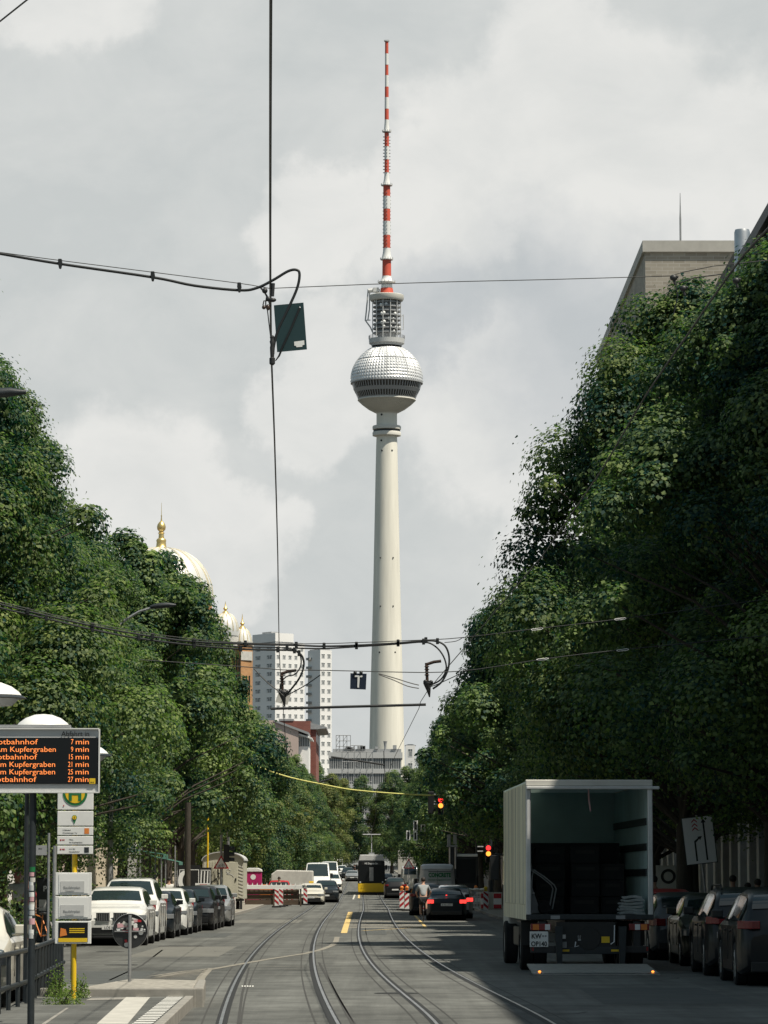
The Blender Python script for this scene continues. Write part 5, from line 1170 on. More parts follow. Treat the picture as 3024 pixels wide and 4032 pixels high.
# tail lift platform, tilted to the road
k69 = lambda X, Y, z: (lambda a: None)
pf_ = [P(*Z5(362, 1635), 68.95), P(*Z5(1340, 1635), 68.95), P(*Z5(1450, 1735), 67.55), P(*Z5(415, 1735), 67.55)]
inv = (Matrix.Translation(Vector(bt.location)) @ Matrix.Rotation(radians(1.4), 4, 'Z')).inverted()
pf_[0].z = pf_[1].z = .19; pf_[2].z = pf_[3].z = .035
q = [inv @ p for p in pf_]; mb = MB(); dn = Vector((0, 0, -.03)); vs = q + [p + dn for p in q]
mb.add(vs, [(0, 1, 2, 3), (7, 6, 5, 4), (0, 4, 5, 1), (1, 5, 6, 2), (2, 6, 7, 3), (3, 7, 4, 0)]); lift = mb.build('tail_lift', 'alu', bt)
lift.data.materials[0] = mat('lift_plate', (.34, .34, .32), .62, metal=.35, var=.15, vscale=8, bump=.25, bscale=60)
mb = MB(); e = Vector((0, -.0, .006))
for a, b_, c, d_ in ((3, 2, .0, .09),):
    u1 = (q[0] - q[3]) * d_; u2 = (q[1] - q[2]) * d_; mb.add([q[3] + e, q[2] + e, q[2] + u2 + e, q[3] + u1 + e], [(0, 1, 2, 3)])
mb.build('lift_edge', 'alu', lift)
for X_, Y_ in ((466, 1718), (1391, 1723)):
    p = P(*Z5(X_, Y_), 67.6); p = inv @ Vector((p.x, 67.62, .075)); mb = MB(); mb.sph(p, .024, 8, (1.2, .8, .8)); mb.build('warning_light', 'amber', lift)
# cargo: stacks of dark crates, hand truck, folded blankets
zf_ = zfl + .004
def bl(x, y, z=0): return Matrix.Translation(Vector(bt.location)) @ Matrix.Rotation(radians(1.4), 4, 'Z') @ Vector((x, y, zf_ + z))
rd = random.Random(21); si = 0
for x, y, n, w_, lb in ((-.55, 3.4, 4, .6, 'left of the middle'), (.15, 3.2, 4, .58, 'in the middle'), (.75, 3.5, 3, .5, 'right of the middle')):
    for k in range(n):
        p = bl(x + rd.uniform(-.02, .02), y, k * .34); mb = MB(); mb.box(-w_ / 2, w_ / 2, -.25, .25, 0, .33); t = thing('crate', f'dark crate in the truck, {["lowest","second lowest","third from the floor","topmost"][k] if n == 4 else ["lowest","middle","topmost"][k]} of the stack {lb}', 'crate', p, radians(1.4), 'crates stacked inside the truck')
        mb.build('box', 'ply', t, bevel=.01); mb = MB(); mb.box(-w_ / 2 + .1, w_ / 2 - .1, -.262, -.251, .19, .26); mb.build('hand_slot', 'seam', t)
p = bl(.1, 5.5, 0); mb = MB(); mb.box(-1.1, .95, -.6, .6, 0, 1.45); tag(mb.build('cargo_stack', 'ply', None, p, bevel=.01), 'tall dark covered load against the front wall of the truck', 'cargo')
ht = thing('hand_truck', 'steel hand truck with rubber wheels leaning inside the truck, left side', 'hand truck', bl(-W2 + .42, .95), .2)
mb = MB(); 
for s in (-.0, .26): mb.tube([(-.28 + s * .3, s, .15), (-.25, s, .75), (-.22, s, .88), (.0, s, .74), (.2, s, .58), (.24, s, .5), (.16, s, .1)], .014, 6)
mb.tube([(-.28, 0, 1.0), (-.22, .13, .88)], .016, 6); mb.box(-.24, -.2, 0, .26, .4, .43); mb.build('frame', 'alu', ht)
for s in (-.05, .3): mb = MB(); mb.lathe([(.03, -.03), (.12, -.03), (.13, 0), (.12, .03), (.03, .03)], (-.02, s, .14), 20, 'y'); mb.build('wheel', 'rubber', ht)
mb = MB(); mb.prism([(-.3, .02), (-.05, .02), (-.28, .7)], .1, .13, axis='y'); mb.build('toe_plate', 'grey', ht)
M['blanket'] = mat('grey_blanket', (.33, .36, .36), .95, var=.25, vscale=12)
for k in range(6):
    p = bl(W2 - .37 + rd.uniform(-.03, .03), .45, k * .062 + .0); mb = MB(); w_ = .25 - .012 * k; rows = []
    for i in range(9):
        t = i / 8; x = -w_ + 2 * w_ * t; z = .012 * sin(t * 5 + k) ; rows.append([(x, y, z + (.052 if y_ else .002)) for y, y_ in ((-.22, 0), (-.235, 1), (.2, 1), (.2, 0))])
    mb.grid(rows, closed=True, sm=False); mb.prism([(-w_, .004), (-w_ - .02, .027), (-w_, .05)], -.22, .2, axis='y'); o = mb.build('moving_blanket', 'blanket', None, p, rz=rd.uniform(-.05, .08), bevel=.008)
    tag(o, f'folded grey moving blanket, {["lowest", "second lowest", "third", "fourth", "fifth", "topmost"][k]} in the pile at the truck sill', 'blanket', 'folded blankets in the truck')
# ================================================================ tram stop furniture
DD = 41.0
def xz(X, Y, d): p = P(X, Y, d); return p.x, p.z
db = thing('departure_display', 'grey tram departure board with orange LED times at the left edge', 'display', (P(392, 3000, DD).x, DD, PZ)); ox = db.location.x
def dz(y): return P(392, 2750 + y * .5425, DD).z - PZ
def dx(x): return P(x * .5425, 3000, DD).x - ox
mb = MB(); mb.box(-2.3, -.012, .02, .24, dz(685), dz(215)); mb.build('housing', 'lightgrey', db, bevel=.01)
mb = MB(); mb.box(-2.3, -.012, -.005, .018, dz(216) - .012, dz(216)); mb.box(-2.3, 0, -.005, .018, dz(685), dz(685) + .012); mb.box(-.012, .0, -.005, .018, dz(685) + .0125, dz(216) - .0125); mb.build('frame', 'white', db)
mb = MB(); mb.box(-2.29, -.013, .004, .0185, dz(620) - .001, dz(285)); mb.build('screen', 'tram_glass', db)
mb = MB(); mb.box(-2.3, -.35, .03, .2, dz(212), dz(190)); mb.build('top_rail', 'grey', db)
text('Abfahrt in', .082, 'black', db, (dx(648), .001, dz(274)), align='RIGHT', ext=.001, fit=(dx(648) - dx(445)), bold=.0005)
for i, (nm, r, w_, mn) in enumerate([('Hauptbahnhof', 270, 400, '7'), ('Am Kupfergraben', 408, 441, '9'), ('Hauptbahnhof', 266, 400, '15'), ('Am Kupfergraben', 404, 441, '21'), ('Am Kupfergraben', 404, 441, '25'), ('Hauptbahnhof', 262, 400, '27')]):
    zb = dz(333 + i * 54.5)
    text(nm, .086, 'led', db, (dx(r), .001, zb), align='RIGHT', ext=.001, fit=dx(w_) - dx(0), name='led_text')
    text('min', .086, 'led', db, (dx(648), .001, zb), align='RIGHT', ext=.001, fit=dx(95) - dx(0), name='led_text')
    text(mn, .086, 'led', db, (dx(532), .001, zb), align='RIGHT', ext=.001, sx=.72, name='led_text')
mb = MB(); mb.box(dx(650), dx(693), -.002, .003, dz(620), dz(580)); bg_ = mb.build('operator_badge', 'yellow', db); text('BVG', .022, 'black', bg_, (dx(671), -.003, dz(614)), ext=.0005)
xp = P(122, 3500, DD).x - ox
mb = MB(); mb.cyl((xp, .13, -.15), (xp, .13, dz(686)), .041, n=20); mb.build('post', 'iron', db)
rd = random.Random(4); 
for k in range(15):
    z = dz(1000) - .25 - k * .062; m = ['plate', 'pink', 'offwhite', 'plate', 'lightgrey'][k % 5]
    if k == 0: z = dz(1228 + 20); m = 'green'
    mb = MB(); q0 = rd.uniform(-1.9, -1.3) ; hgt = rd.uniform(.045, .07); na_ = rd.randint(5, 8); R = .0425 + .0004 * (k % 3); zz0 = dz(1260) - k * .055 + rd.uniform(-.01, .01)
    if k == 0: zz0 = dz(1258); hgt = .055
    mb.grid([[(xp + R * cos(q0 + a_ * .25 - .6), .13 + R * sin(q0 + a_ * .25 - .6), zz0 + s * hgt) for a_ in range(na_)] for s in (0, 1)]); mb.build('sticker', m, db)
def mushroom(x, y, ztop, label, px=None, pole=True, d=None):
    t = thing('stop_lamp', label, 'lamp', (x, y, PZ), 0, 'mushroom lamps of the tram stop'); z = ztop - PZ
    mb = MB(); mb.lathe([(.001, .16), (.12, .15), (.24, .105), (.33, .04), (.36, 0)], (0, 0, z), 32); mb.build('lamp_hood', 'white', t)
    mb = MB(); mb.lathe([(.36, -.002), (.385, -.01), (.42, -.035), (.37, -.045), (.33, -.04)], (0, 0, z), 32); mb.build('rim', 'iron', t)
    mb = MB(); mb.lathe([(.33, -.042), (.25, -.12), (.001, -.125)], (0, 0, z), 32); mb.build('diffuser', 'lightgrey', t)
    if pole:
        px = px or 0; mb = MB(); mb.tube([(px, .1, 0), (px, .1, z - .5), (px * .9, .1, z - .25), (0, .0, z - .12)], .03, 8); mb.build('pole', 'iron', t)
    return t
pa = P(-36, 2738, 41.5); mushroom(pa.x, 41.5, pa.z, 'nearest white mushroom lamp cut by the left frame edge', -.35)
pb = P(170, 2858, 48.4); mushroom(pb.x, 48.4, pb.z, 'white mushroom lamp peeking over the top of the departure board', -.22)
pc = P(342, 2968, 59.4); mushroom(pc.x, 59.4, pc.z, 'white mushroom lamp whose tip shows right of the departure board', -.22)
# yellow stop post with sign boxes
YD = 49.5; yp = GP(287, 3930, PZ); yx = P(291, 3600, YD).x
ys_ = thing('stop_sign_post', 'yellow tram stop post stacked with white sign boxes', 'sign post', (yx, YD, PZ))
def yz(Y): return P(291, Y, YD).z - PZ
def yw(X): return P(X, 3500, YD).x - yx
mb = MB(); mb.cyl((0, .06, 0), (0, .06, yz(2990)), .036, n=20); mb.build('post', 'yellow', ys_)
def sbox(a, b_, z2=False):
    f = (lambda y: 3350 + y * .5425) if z2 else (lambda y: 2750 + y * .5425); zt_, zb_ = yz(f(a)), yz(f(b_)); x0, x1 = (yw(403 * .5425), yw(665 * .5425)) if z2 else (yw(413 * .5425), yw(673 * .5425))
    mb = MB(); mb.box(x0, x1, -.03, .02, zb_, zt_); o = mb.build('sign_box', 'white', ys_, bevel=.006); return o, x0, x1, zb_, zt_
o, x0, x1, zb_, zt_ = sbox(572, 808); cz_ = yz(2750 + 690 * .5425); cx_ = yw(541 * .5425); R = 88 * .5425 * YD / F
mb = MB(); disc(mb, (cx_, -.034, cz_), R, .006, 40); mb.build('round_border', 'green', o)
mb = MB(); disc(mb, (cx_, -.038, cz_), R * .80, .006, 40); rb_ = mb.build('round_field', 'yellow', o)
text('H', R * 1.62, 'green', rb_, (cx_, -.043, cz_ - R * .56), bold=.008)
mb = MB(); disc(mb, (yw(458 * .5425), -.034, yz(2750 + 779 * .5425)), .009, .006, 16); mb.build('red_dot', 'red', o)
o, x0, x1, zb_, zt_ = sbox(818, 925)
c1 = (yw(537 * .5425), yz(2750 + 865 * .5425)); r_ = .035
mb = MB(); pts = [(c1[0] + r_ * cos(a), c1[1] + r_ * sin(a)) for a in [radians(t) for t in range(-25, 206, 11)]] + [(c1[0], c1[1] - .095 * .95)]; mb.prism(pts, -.036, -.031, axis='y'); mb.build('pin_symbol', 'green', o)
mb = MB(); disc(mb, (c1[0], -.039, c1[1]), .028, .005, 24); pn = mb.build('pin_field', 'yellow', o); text('1', .046, 'black', pn, (c1[0], -.043, c1[1] - .017), bold=.001)
for (a, b_, l1, l2, code, ic) in ((932, 993, 'U-Bahnhof', 'Oranienburger Tor', None, 'orange'), (1000, 1062, 'Mitte,', 'Am Kupfergraben', 'M1', None), (1070, 1130, 'S+U Bhf', 'Hauptbahnhof', 'M5', 'iron')):
    o, x0, x1, zb_, zt_ = sbox(a, b_); x = x0 + (.165 if code else .075); 
    text(l1, .026, 'black', o, (x, -.032, zb_ + .062), align='LEFT', ext=.0005); text(l2, .026, 'black', o, (x, -.032, zb_ + .024), align='LEFT', ext=.0005)
    if code: text(code, .03, 'red', o, (x0 + .07, -.032, zb_ + .055), align='LEFT', ext=.0005, bold=.001); mb = MB(); mb.box(x0 + .04, x0 + .06, -.033, -.031, zb_ + .055, zb_ + .075); mb.build('tram_symbol', 'red', o)
    if ic: mb = MB(); mb.box(x1 - .12, x1 - .055, -.033, -.031, zb_ + .02, zt_ - .02); mb.build('pictogram', ic, o)
for a, b_, kind in ((158, 322, 'p'), (330, 495, 'p'), (510, 675, 'a')):
    o, x0, x1, zb_, zt_ = sbox(a, b_, True); mb = MB(); mb.box(x0 + .05, x1 - .045, -.036, -.031, zb_ + .025, zt_ - .02)
    if kind == 'p':
        n_ = mb.build('timetable', 'plate', o); mb = MB(); mb.box(x0 + .07, x1 - .10, -.04, -.037, zb_ + .04, zt_ - .12); f_ = mb.build('printed_table', 'lightgrey', n_)
        text('Baufahrplan', .05, 'galv', f_, ((x0 + x1) / 2 - .02, -.043, zb_ + .09), ext=.0005); text('Timetable', .03, 'galv', f_, ((x0 + x1) / 2 - .05, -.043, zb_ + .05), ext=.0005)
    else:
        n_ = mb.build('advert', 'tram_glass', o); mb = MB(); mb.box(x0 + .05, x1 - .05, -.04, -.037, zb_ + .025, zb_ + .08); mb.build('advert_stripe', 'yellow', n_)
        for q in range(3): mb = MB(); mb.box(x0 + .2, x1 - .09, -.04, -.037, zb_ + .15 + q * .026, zb_ + .163 + q * .026); mb.build('advert_line', 'yellow', n_)
        mb = MB(); mb.prism([(x0 + .07, zb_ + .1), (x0 + .17, zb_ + .12), (x0 + .15, zb_ + .2), (x0 + .08, zb_ + .22)], -.04, -.037, axis='y'); mb.build('advert_figure', 'orange', n_)
# round sign seen from behind, covered in stickers
gp = GP(510, 3865, .26); t = thing('round_traffic_sign', 'round traffic sign seen from behind, covered in stickers, on a grey pole', 'traffic sign', (gp.x, gp.y, .26)); d_ = gp.y
def rz2(y): return P(510, 3350 + y * .5425, d_).z - .26
mb = MB(); mb.cyl((0, 0, 0), (0, 0, rz2(465)), .026, n=16); mb.build('pole', 'galv', t)
czz = rz2(583); R = 124 * .5425 * d_ / F
mb = MB(); disc(mb, (0, .05, czz), R, .008, 48); sd = mb.build('sign_disc', 'black_m', t)
mb = MB(); mb.lathe([(R, .03), (R + .006, .038), (R, .056)], (0, .0, czz), 48, 'y'); mb.build('rim', 'galv', sd)
mb = MB(); mb.box(-R * .9, R * .9, .02, .04, czz - .012, czz + .006); mb.build('bracket', 'galv', t)
rd = random.Random(12)
for k in range(30):
    a = rd.uniform(0, 6.28); r = R * .85 * sqrt(rd.random()); x, z = r * cos(a), r * sin(a)
    if z < .02 and rd.random() < .6: z = abs(z)
    w_, h_ = rd.uniform(.015, .05), rd.uniform(.012, .035); al = rd.uniform(-.6, .6); rr = [(-w_, -h_), (w_, -h_), (w_, h_), (-w_, h_)] if k % 3 else [(w_ * .8 * cos(b), w_ * .8 * sin(b)) for b in [i * .63 for i in range(10)]]
    if sqrt(x * x + z * z) + w_ > R: continue
    mb = MB(); mb.prism([(x + p * cos(al) - q2 * sin(al), czz + z + p * sin(al) + q2 * cos(al)) for p, q2 in rr], .0447 - k * .0003, .0452 - k * .0003, axis='y'); mb.build('sticker', ['plate', 'pink', 'offwhite', 'lightgrey', 'plate', 'red'][k % 6], sd)
# iron railing
pl = [(-4.75, 40.2), (-4.77, 44.0), (-4.80, 48.0), (-5.34, 59.5)]
rl_ = thing('iron_railing', 'dark iron railing with two rails along the back of the tram platform', 'railing', (-4.8, 48, 0)); 
def rp(a): return (a[0] + 4.8, a[1] - 48)
for zr in (.86, .44):
    mb = MB(); mb.tube([(*rp(a), zr) for a in pl], .034, 8); mb.build('rail', 'iron', rl_)
def along(s):
    for a, b_ in zip(pl, pl[1:]):
        L1 = sqrt((b_[0] - a[0]) ** 2 + (b_[1] - a[1]) ** 2)
        if s <= L1: return a[0] + (b_[0] - a[0]) * s / L1, a[1] + (b_[1] - a[1]) * s / L1
        s -= L1
    return pl[-1]
s = .3; k = 0
while s < 19.4:
    x, y = rp(along(s)); mb = MB(); mb.cyl((x, y, -.02), (x, y, .84), .03 if k % 1 == 0 else .03, n=8); mb.build('rail_post', 'iron', rl_); s += 1.25 if s < 8 else .95; k += 1
# weeds round the yellow post, shrubs behind the railing
def shrub(name, label, cat, x, y, z, R, H, n, leaf, m, seed, group=None, stuff=False):
    rng = np.random.default_rng(seed); t = thing(name, label, cat, (x, y, z), 0, group); V = []; Fc = []
    d = rng.normal(size=(n, 3)); d /= np.linalg.norm(d, axis=1)[:, None]; d[:, 2] = np.abs(d[:, 2]); lump = 1 + .3 * np.sin(5 * np.arctan2(d[:, 1], d[:, 0]) + seed) * d[:, 2]
    pos = d * (rng.random(n) ** .4 * lump)[:, None] * np.array([R, R, H]) ; mb = MB()
    for p in pos:
        nn = Vector(rng.normal(size=3)) + Vector((0, -.3, .8)); nn.normalize(); t1 = nn.orthogonal().normalized(); t1 = Matrix.Rotation(rng.uniform(0, 6.28), 3, nn) @ t1; t2 = nn.cross(t1); l = leaf * rng.uniform(.6, 1.3); p = Vector(p)
        mb.add([p - t1 * l * .5, p + t2 * l * .28, p + t1 * l * .5, p - t2 * l * .28], [(0, 1, 2, 3)])
    o = mb.build('foliage', m, t); at = o.data.attributes.new('leaf_tone', 'FLOAT', 'FACE'); at.data.foreach_set('value', np.clip(rng.normal(.5, .25, len(o.data.polygons)), 0, 1).astype(np.float32))
    mb = MB()
    for k in range(6): a = k * 1.05; mb.tube([(0, 0, 0), (R * .3 * cos(a), R * .3 * sin(a), H * .4), (R * .6 * cos(a + .3), R * .6 * sin(a + .3), H * .8)], [.012, .008, .003], 5)
    mb.build('stem', 'bark', t); return t
WL = leaf_mat('weed_leaves', (.07, .13, .03), (.20, .28, .07), .4)
for i, (X, Y, R, H, lb) in enumerate([(250, 3955, .30, .26, 'bushy green weeds growing left of the yellow post'), (310, 3930, .17, .30, 'taller green weeds growing against the yellow post'), (225, 3925, .16, .42, 'tall thin weed between the railing and the yellow post')]):
    p = GP(X, Y, PZ); shrub('weeds', lb, 'weeds', p.x, p.y, PZ, R, H, 700, .035, WL, i + 3, 'weeds at the post')
for i, (x, y, R, H, lb) in enumerate([(-8.9, 78, 1.1, 1.5, 'green shrub behind the taxi by the left edge'), (-9.6, 86, 1.2, 1.5, 'green shrub behind the cyclist in white'), (-9.9, 104, .9, 2.1, 'leafy bush with bright tips behind the ticket machine'), (-10.6, 118, 1.3, 2.2, 'dark bush behind the white suv'), (-9.9, 150, .9, 2.0, 'dark bush beside the black sandwich boards')]):
    shrub('shrub', lb, 'shrub', x, y, .12, R, H, 2600, .12, LM, i + 20, 'shrubs on the left pavement')
# parking ticket machine, posts and small signs on the left
t = thing('ticket_machine', 'black parking ticket machine with a white P beside the sign box post', 'ticket machine', (P(170, 3500, 97).x, 97, .12))
mb = MB(); mb.box(-.17, .17, -.12, .12, 0, 1.75); mb.build('cabinet', 'iron', t, bevel=.03); text('P', .2, 'lens', t, (.06, -.124, 1.38), bold=.006); mb = MB(); mb.box(-.1, .1, -.124, -.121, .85, 1.15); mb.build('screen', 'lightgrey', t)
def post(name, label, X, d, Yt, r, m, cat='post', z0=.12, sign=None, group=None, lean=0):
    p = P(X, Yt, d); t = thing(name, label, cat, (p.x, d, z0 + G(d)), 0, group); mb = MB(); h = p.z - z0 - G(d); mb.cyl((0, 0, 0), (lean, 0, h), r, n=10); mb.build('pole', m, t); return t, h
t, h = post('sign_post', 'thin grey post with a small grey sign plate between display and yellow post', 193, 58, 3280, .02, 'galv', 'sign post')
mb = MB(); mb.box(-.24, -.03, -.03, -.022, h - .36, h - .2); sp_ = mb.build('sign_plate', 'grey', t); text('Bitte', .03, 'iron', sp_, (-.135, -.033, h - .26), ext=.0005)
post('sign_post', 'pale galvanised post directly left of the yellow post boxes', 216, 57, 3330, .03, 'galv', 'post')
post('wooden_pole', 'brown wooden pole standing among the left trees behind the white minivan', 740, 150, 3160, .13, 'bark', 'pole')
t, h = post('signal_pole', 'tall grey pole carrying a signal and a bicycle warning triangle at the trailer', 873, 193, 2990, .07, 'galv', 'pole')
def triangle(parent, z, s=.9, y=-.1):
    a = s / 2; hh = s * .866; mb = MB(); mb.prism([(-a, z), (a, z), (0, z + hh)], y, y + .01, axis='y'); tr_ = mb.build('warning_triangle', 'red', parent, bevel=.004)
    k = .70; c = z + hh / 3; mb = MB(); mb.prism([(-a * k, c - hh / 3 * k), (a * k, c - hh / 3 * k), (0, c + hh * 2 / 3 * k)], y - .006, y - .002, axis='y'); f = mb.build('white_field', 'plate', tr_)
    mb = MB(); zz = z + hh * .20; r = s * .075
    for x in (-s * .13, s * .13): mb.tube([(x + r * cos(q), y - .010, zz + r * sin(q)) for q in [i * .628 for i in range(11)]], s * .009, 4)
    mb.tube([(-s * .13, y - .01, zz), (-s * .05, y - .01, zz + s * .11), (s * .08, y - .01, zz + s * .11), (0, y - .01, zz), (-s * .13, y - .01, zz)], s * .009, 4); mb.tube([(s * .13, y - .01, zz), (s * .07, y - .01, zz + s * .15), (s * .03, y - .01, zz + s * .15)], s * .009, 4); mb.build('bicycle_symbol', 'black', f)
zt3 = P(873, 3250 + 405 * .4219, 193).z - G(193) - .12; triangle(t, zt3, .86)
mb = MB(); mb.box(.12, .44, -.2, .1, zt3 + .35, zt3 + 1.3); sg = mb.build('signal_housing', 'black', t, bevel=.03)
for k in range(3): mb = MB(); mb.tube([(.44, -.05, zt3 + .5 + k * .3), (.72, -.05, zt3 + .5 + k * .3)], [.12, .1], 10); mb.build('visor', 'iron', sg)
post('yellow_pole', 'yellow temporary wooden pole standing in front of the trailer', 819, 188, 3205, .045, 'yellow', 'pole')
for i, (X, d, Yt, lb) in enumerate([(1018 * .5425 + 0, 160, 3250, 'slim grey pole behind the white minivan roof'), (612, 148, 3290, 'slim dark pole beside the green awning'), (690, 165, 3330, 'slim grey pole left of the brown wooden pole')]):
    post('slim_pole', lb, X, d, Yt, .035, 'galv' if i != 1 else 'iron', 'pole', group='slim poles on the left pavement')
# sandwich boards, awnings and clutter on the left pavement
for i, (X, Yc, w_, h_, d, lb) in enumerate([(745, 3465, 1.0, 1.5, 160, 'black sandwich board with a white crescent mark on the left pavement'), (800, 3466, .8, 1.4, 168, 'narrow black board with white stripes beside the trailer')]):
    p = P(X, Yc, d); t = thing('sign_board', lb, 'sign board', (p.x, d, .12 + G(d))); mb = MB(); mb.box(-w_ / 2, w_ / 2, -.03, .03, 1.0, 1.0 + h_ * .9); mb.box(-w_ / 2, -w_ / 2 + .06, -.02, .02, 0, .998); mb.box(w_ / 2 - .06, w_ / 2, -.02, .02, 0, .998); bo = mb.build('board', 'black', t)
    mb = MB()
    if i == 0: mb.prism([(-.2 + .3 * cos(a), 1.65 + .45 * sin(a)) for a in [radians(q) for q in range(60, 300, 15)]] + [(-.05 + .25 * cos(a), 1.65 + .36 * sin(a)) for a in [radians(q) for q in range(285, 75, -15)]], -.036, -.032, axis='y')
    else:
        for k in range(4): mb.prism([(-.3 + k * .15, 1.15), (-.24 + k * .15, 1.15), (-.2 + k * .15, 2.1), (-.26 + k * .15, 2.1)], -.036, -.032, axis='y')
    mb.build('white_mark', 'plate', bo); mb = MB(); e = w_ / 2 - .06; mb.box(-e, e, -.035, -.031, 1.06, 1.09); mb.box(-e, e, -.035, -.031, 2.12, 2.15); mb.box(-e, -e + .03, -.035, -.031, 1.0905, 2.1195); mb.box(e - .03, e, -.035, -.031, 1.0905, 2.1195); mb.build('frame', 'plate', bo)
M['awning'] = mat('green_awning', (.07, .20, .16), .8)
for i, (X, Y, w_, d, lb) in enumerate([(560, 3365, 4.0, 150, 'green awning over the left pavement behind the white minivan'), (680, 3395, 2.8, 172, 'green awning farther back beside the sandwich boards')]):
    p = P(X, Y, d); z = p.z; t = thing('awning', lb, 'awning', (p.x - 1, d, .12)); mb = MB(); mb.prism([(-w_ / 2, z + .5), (w_ / 2, z - .1), (w_ / 2, z - .3), (w_ / 2 - .02, z - .3), (w_ / 2 - .02, z - .13), (-w_ / 2, z + .46)], -1.5, 1.5, axis='y'); mb.build('canopy', 'awning', t)
    for y_ in (-1.4, 1.4): mb = MB(); mb.cyl((w_ / 2 - .1, y_, 0), (w_ / 2 - .1, y_, z - .15), .03, n=8); mb.build('pole', 'galv', t)
t = thing('red_sign', 'small red and white sign standing behind the silver parked car', 'sign', (P(797, 3500, 150).x, 150, 0.12)); mb = MB(); mb.box(-.3, .3, -.02, .02, .85, 1.55); b0 = mb.build('panel', 'plate', t); mb = MB(); mb.box(-.12, .2, -.03, -.021, .9, 1.5); mb.build('red_patch', 'red', b0); mb = MB(); mb.cyl((0, 0, 0), (0, 0, .85), .03); mb.build('pole', 'galv', t)

# ================================================================ construction site
def beacon(X, d, Yb, label, lamp=None, flip=1, group='striped beacons of the road works', y_shift=0):
    p = GP(X, Yb) if d is None else P(X, 3500, d); y = p.y if d is None else d
    t = thing('warning_beacon', label, 'beacon', (p.x, y, G(y)), 0, group)
    mb = MB(); mb.box(-.3, .3, -.2, .2, 0, .1); mb.build('foot', 'rubber', t, bevel=.02)
    mb = MB(); mb.box(-.13, .13, -.02, .02, .1, 1.15); pn = mb.build('panel', 'plate', t, bevel=.01)
    mb = MB()
    for k in range(3):
        z = .22 + k * .34; a, b_ = (-.125, .125) if flip > 0 else (.125, -.125); mb.prism([(a, z + .16), (b_, z - .06), (b_, z + .10), (a, z + .32)] if z + .32 < 1.15 else [(a, z + .16), (b_, z - .06), (b_, z + .10), (a, 1.14)], -.026, -.0215, axis='y')
    mb.build('red_stripe', 'red', pn)
    if lamp: mb = MB(); mb.sph((0, 0, 1.3), .11, 8, (1, .6, 1)); mb.box(-.09, .09, -.05, .05, 1.15, 1.2); mb.build('beacon_lamp', lamp, t)
    return t
for i, (x, d) in enumerate([(805, 222), (845, 226), (871, 230), (902, 235), (941, 246)]):
    beacon(750 + x * .4219, d, None, ['first and largest striped beacon panel from the left, red stripes falling right', 'second striped beacon from the left in the close row', 'third striped beacon, middle of the close row', 'fourth striped beacon from the left in the close row', 'fifth striped beacon, last and smallest of the close row'][i], flip=1)
b1 = beacon(750 + 1072 * .4219, 236, None, 'single striped beacon standing left of the pale taxi', 'offwhite', 1)
beacon(1300 + 668 * .4219, 205, None, 'left one of two striped beacons beside the grey waiting car', 'orange', -1); beacon(1300 + 716 * .4219, 203, None, 'right one of two striped beacons beside the grey waiting car', 'orange', -1)
beacon(1300 + 1452 * .4219, 196, None, 'striped beacon with a yellow lamp by the signal mast', 'yellow', 1)
beacon(1300 + 1360 * .4219, 214, None, 'striped beacon with an orange lamp behind the white fence panels', 'orange', 1)
t = thing('warning_sign', 'red bicycle warning triangle on a pole above the two orange-lit beacons', 'traffic sign', (P(1300 + 733 * .4219, 3400, 207).x, 207, G(207))); zz1 = P(1609, 3100 + 758 * .4219, 207).z - G(207); mb = MB(); mb.cyl((0, 0, 0), (0, 0, zz1 + .8), .03); mb.build('pole', 'galv', t); triangle(t, zz1, .68)
# trailer
tx0 = P(878, 3500, 200).x; g = G(200); t = thing('construction_trailer', 'cream site trailer with an arched roof and black graffiti', 'trailer', (tx0, 200, g)); 
def tzz(y): return P(878, 3250 + y * .4219, 200).z - g
zb_, zs2, zt2_ = tzz(685), tzz(335), tzz(252); hwd = 1.15
arc = [(hwd * 1.03 * cos(a), zs2 + (zt2_ - zs2) * sin(a)) for a in [pi * i / 14 for i in range(15)]]
M['trailer'] = mat('trailer_sheet', (.50, .49, .40), .6, var=.12, vscale=1.5)
mb = MB(); mb.prism([(-hwd, zb_), (hwd, zb_), (hwd, zs2), *[(x * .97, z) for x, z in arc[1:-1]], (-hwd, zs2)], 0, 5, axis='y'); mb.build('body', 'trailer', t)
mb = MB(); out2 = [(x * 1.02, z + .05) for x, z in arc]; mb.prism(out2 + [(x * .995, z + .003) for x, z in arc[::-1]], -.12, 5.1, axis='y'); mb.build('roof', 'lightgrey', t)
mb = MB()
for k in range(15):
    x = -hwd + .03 + k * .085
    if x < .0: mb.prism([(x, -.0), (x + .035, -.028), (x + .05, -.028), (x + .075, -.0)], zb_ + .02, zs2 - .03, axis='z')
mb.build('corrugated_sheet', 'trailer', t)
mb = MB(); mb.box(.0, .82, -.04, -.001, zb_ + .02, zs2 - .05); dr_ = mb.build('door', 'trailer', t, bevel=.01)
mb = MB(); mb.box(.68, .75, -.08, -.041, zb_ + 1.0, zb_ + 1.15); mb.build('handle', 'black', dr_)
mb = MB()
rd = random.Random(2)
for pts in ([(-.85, 1.9), (-.7, 1.5), (-.5, 1.95), (-.45, 1.3), (-.2, 1.8)], [(-.8, 1.2), (-.55, .95), (-.25, 1.2), (-.5, .75), (-.2, .6)], [(-.95, 1.35), (-.7, 1.25), (-.35, 1.5), (-.25, 1.1)], [(-.3, 2.0), (-.22, 1.5), (-.05, 1.7)]):
    mb.tube([(x, -.034, zb_ + z - .35) for x, z in pts], .026, 5)
mb.build('graffiti', 'black', t)
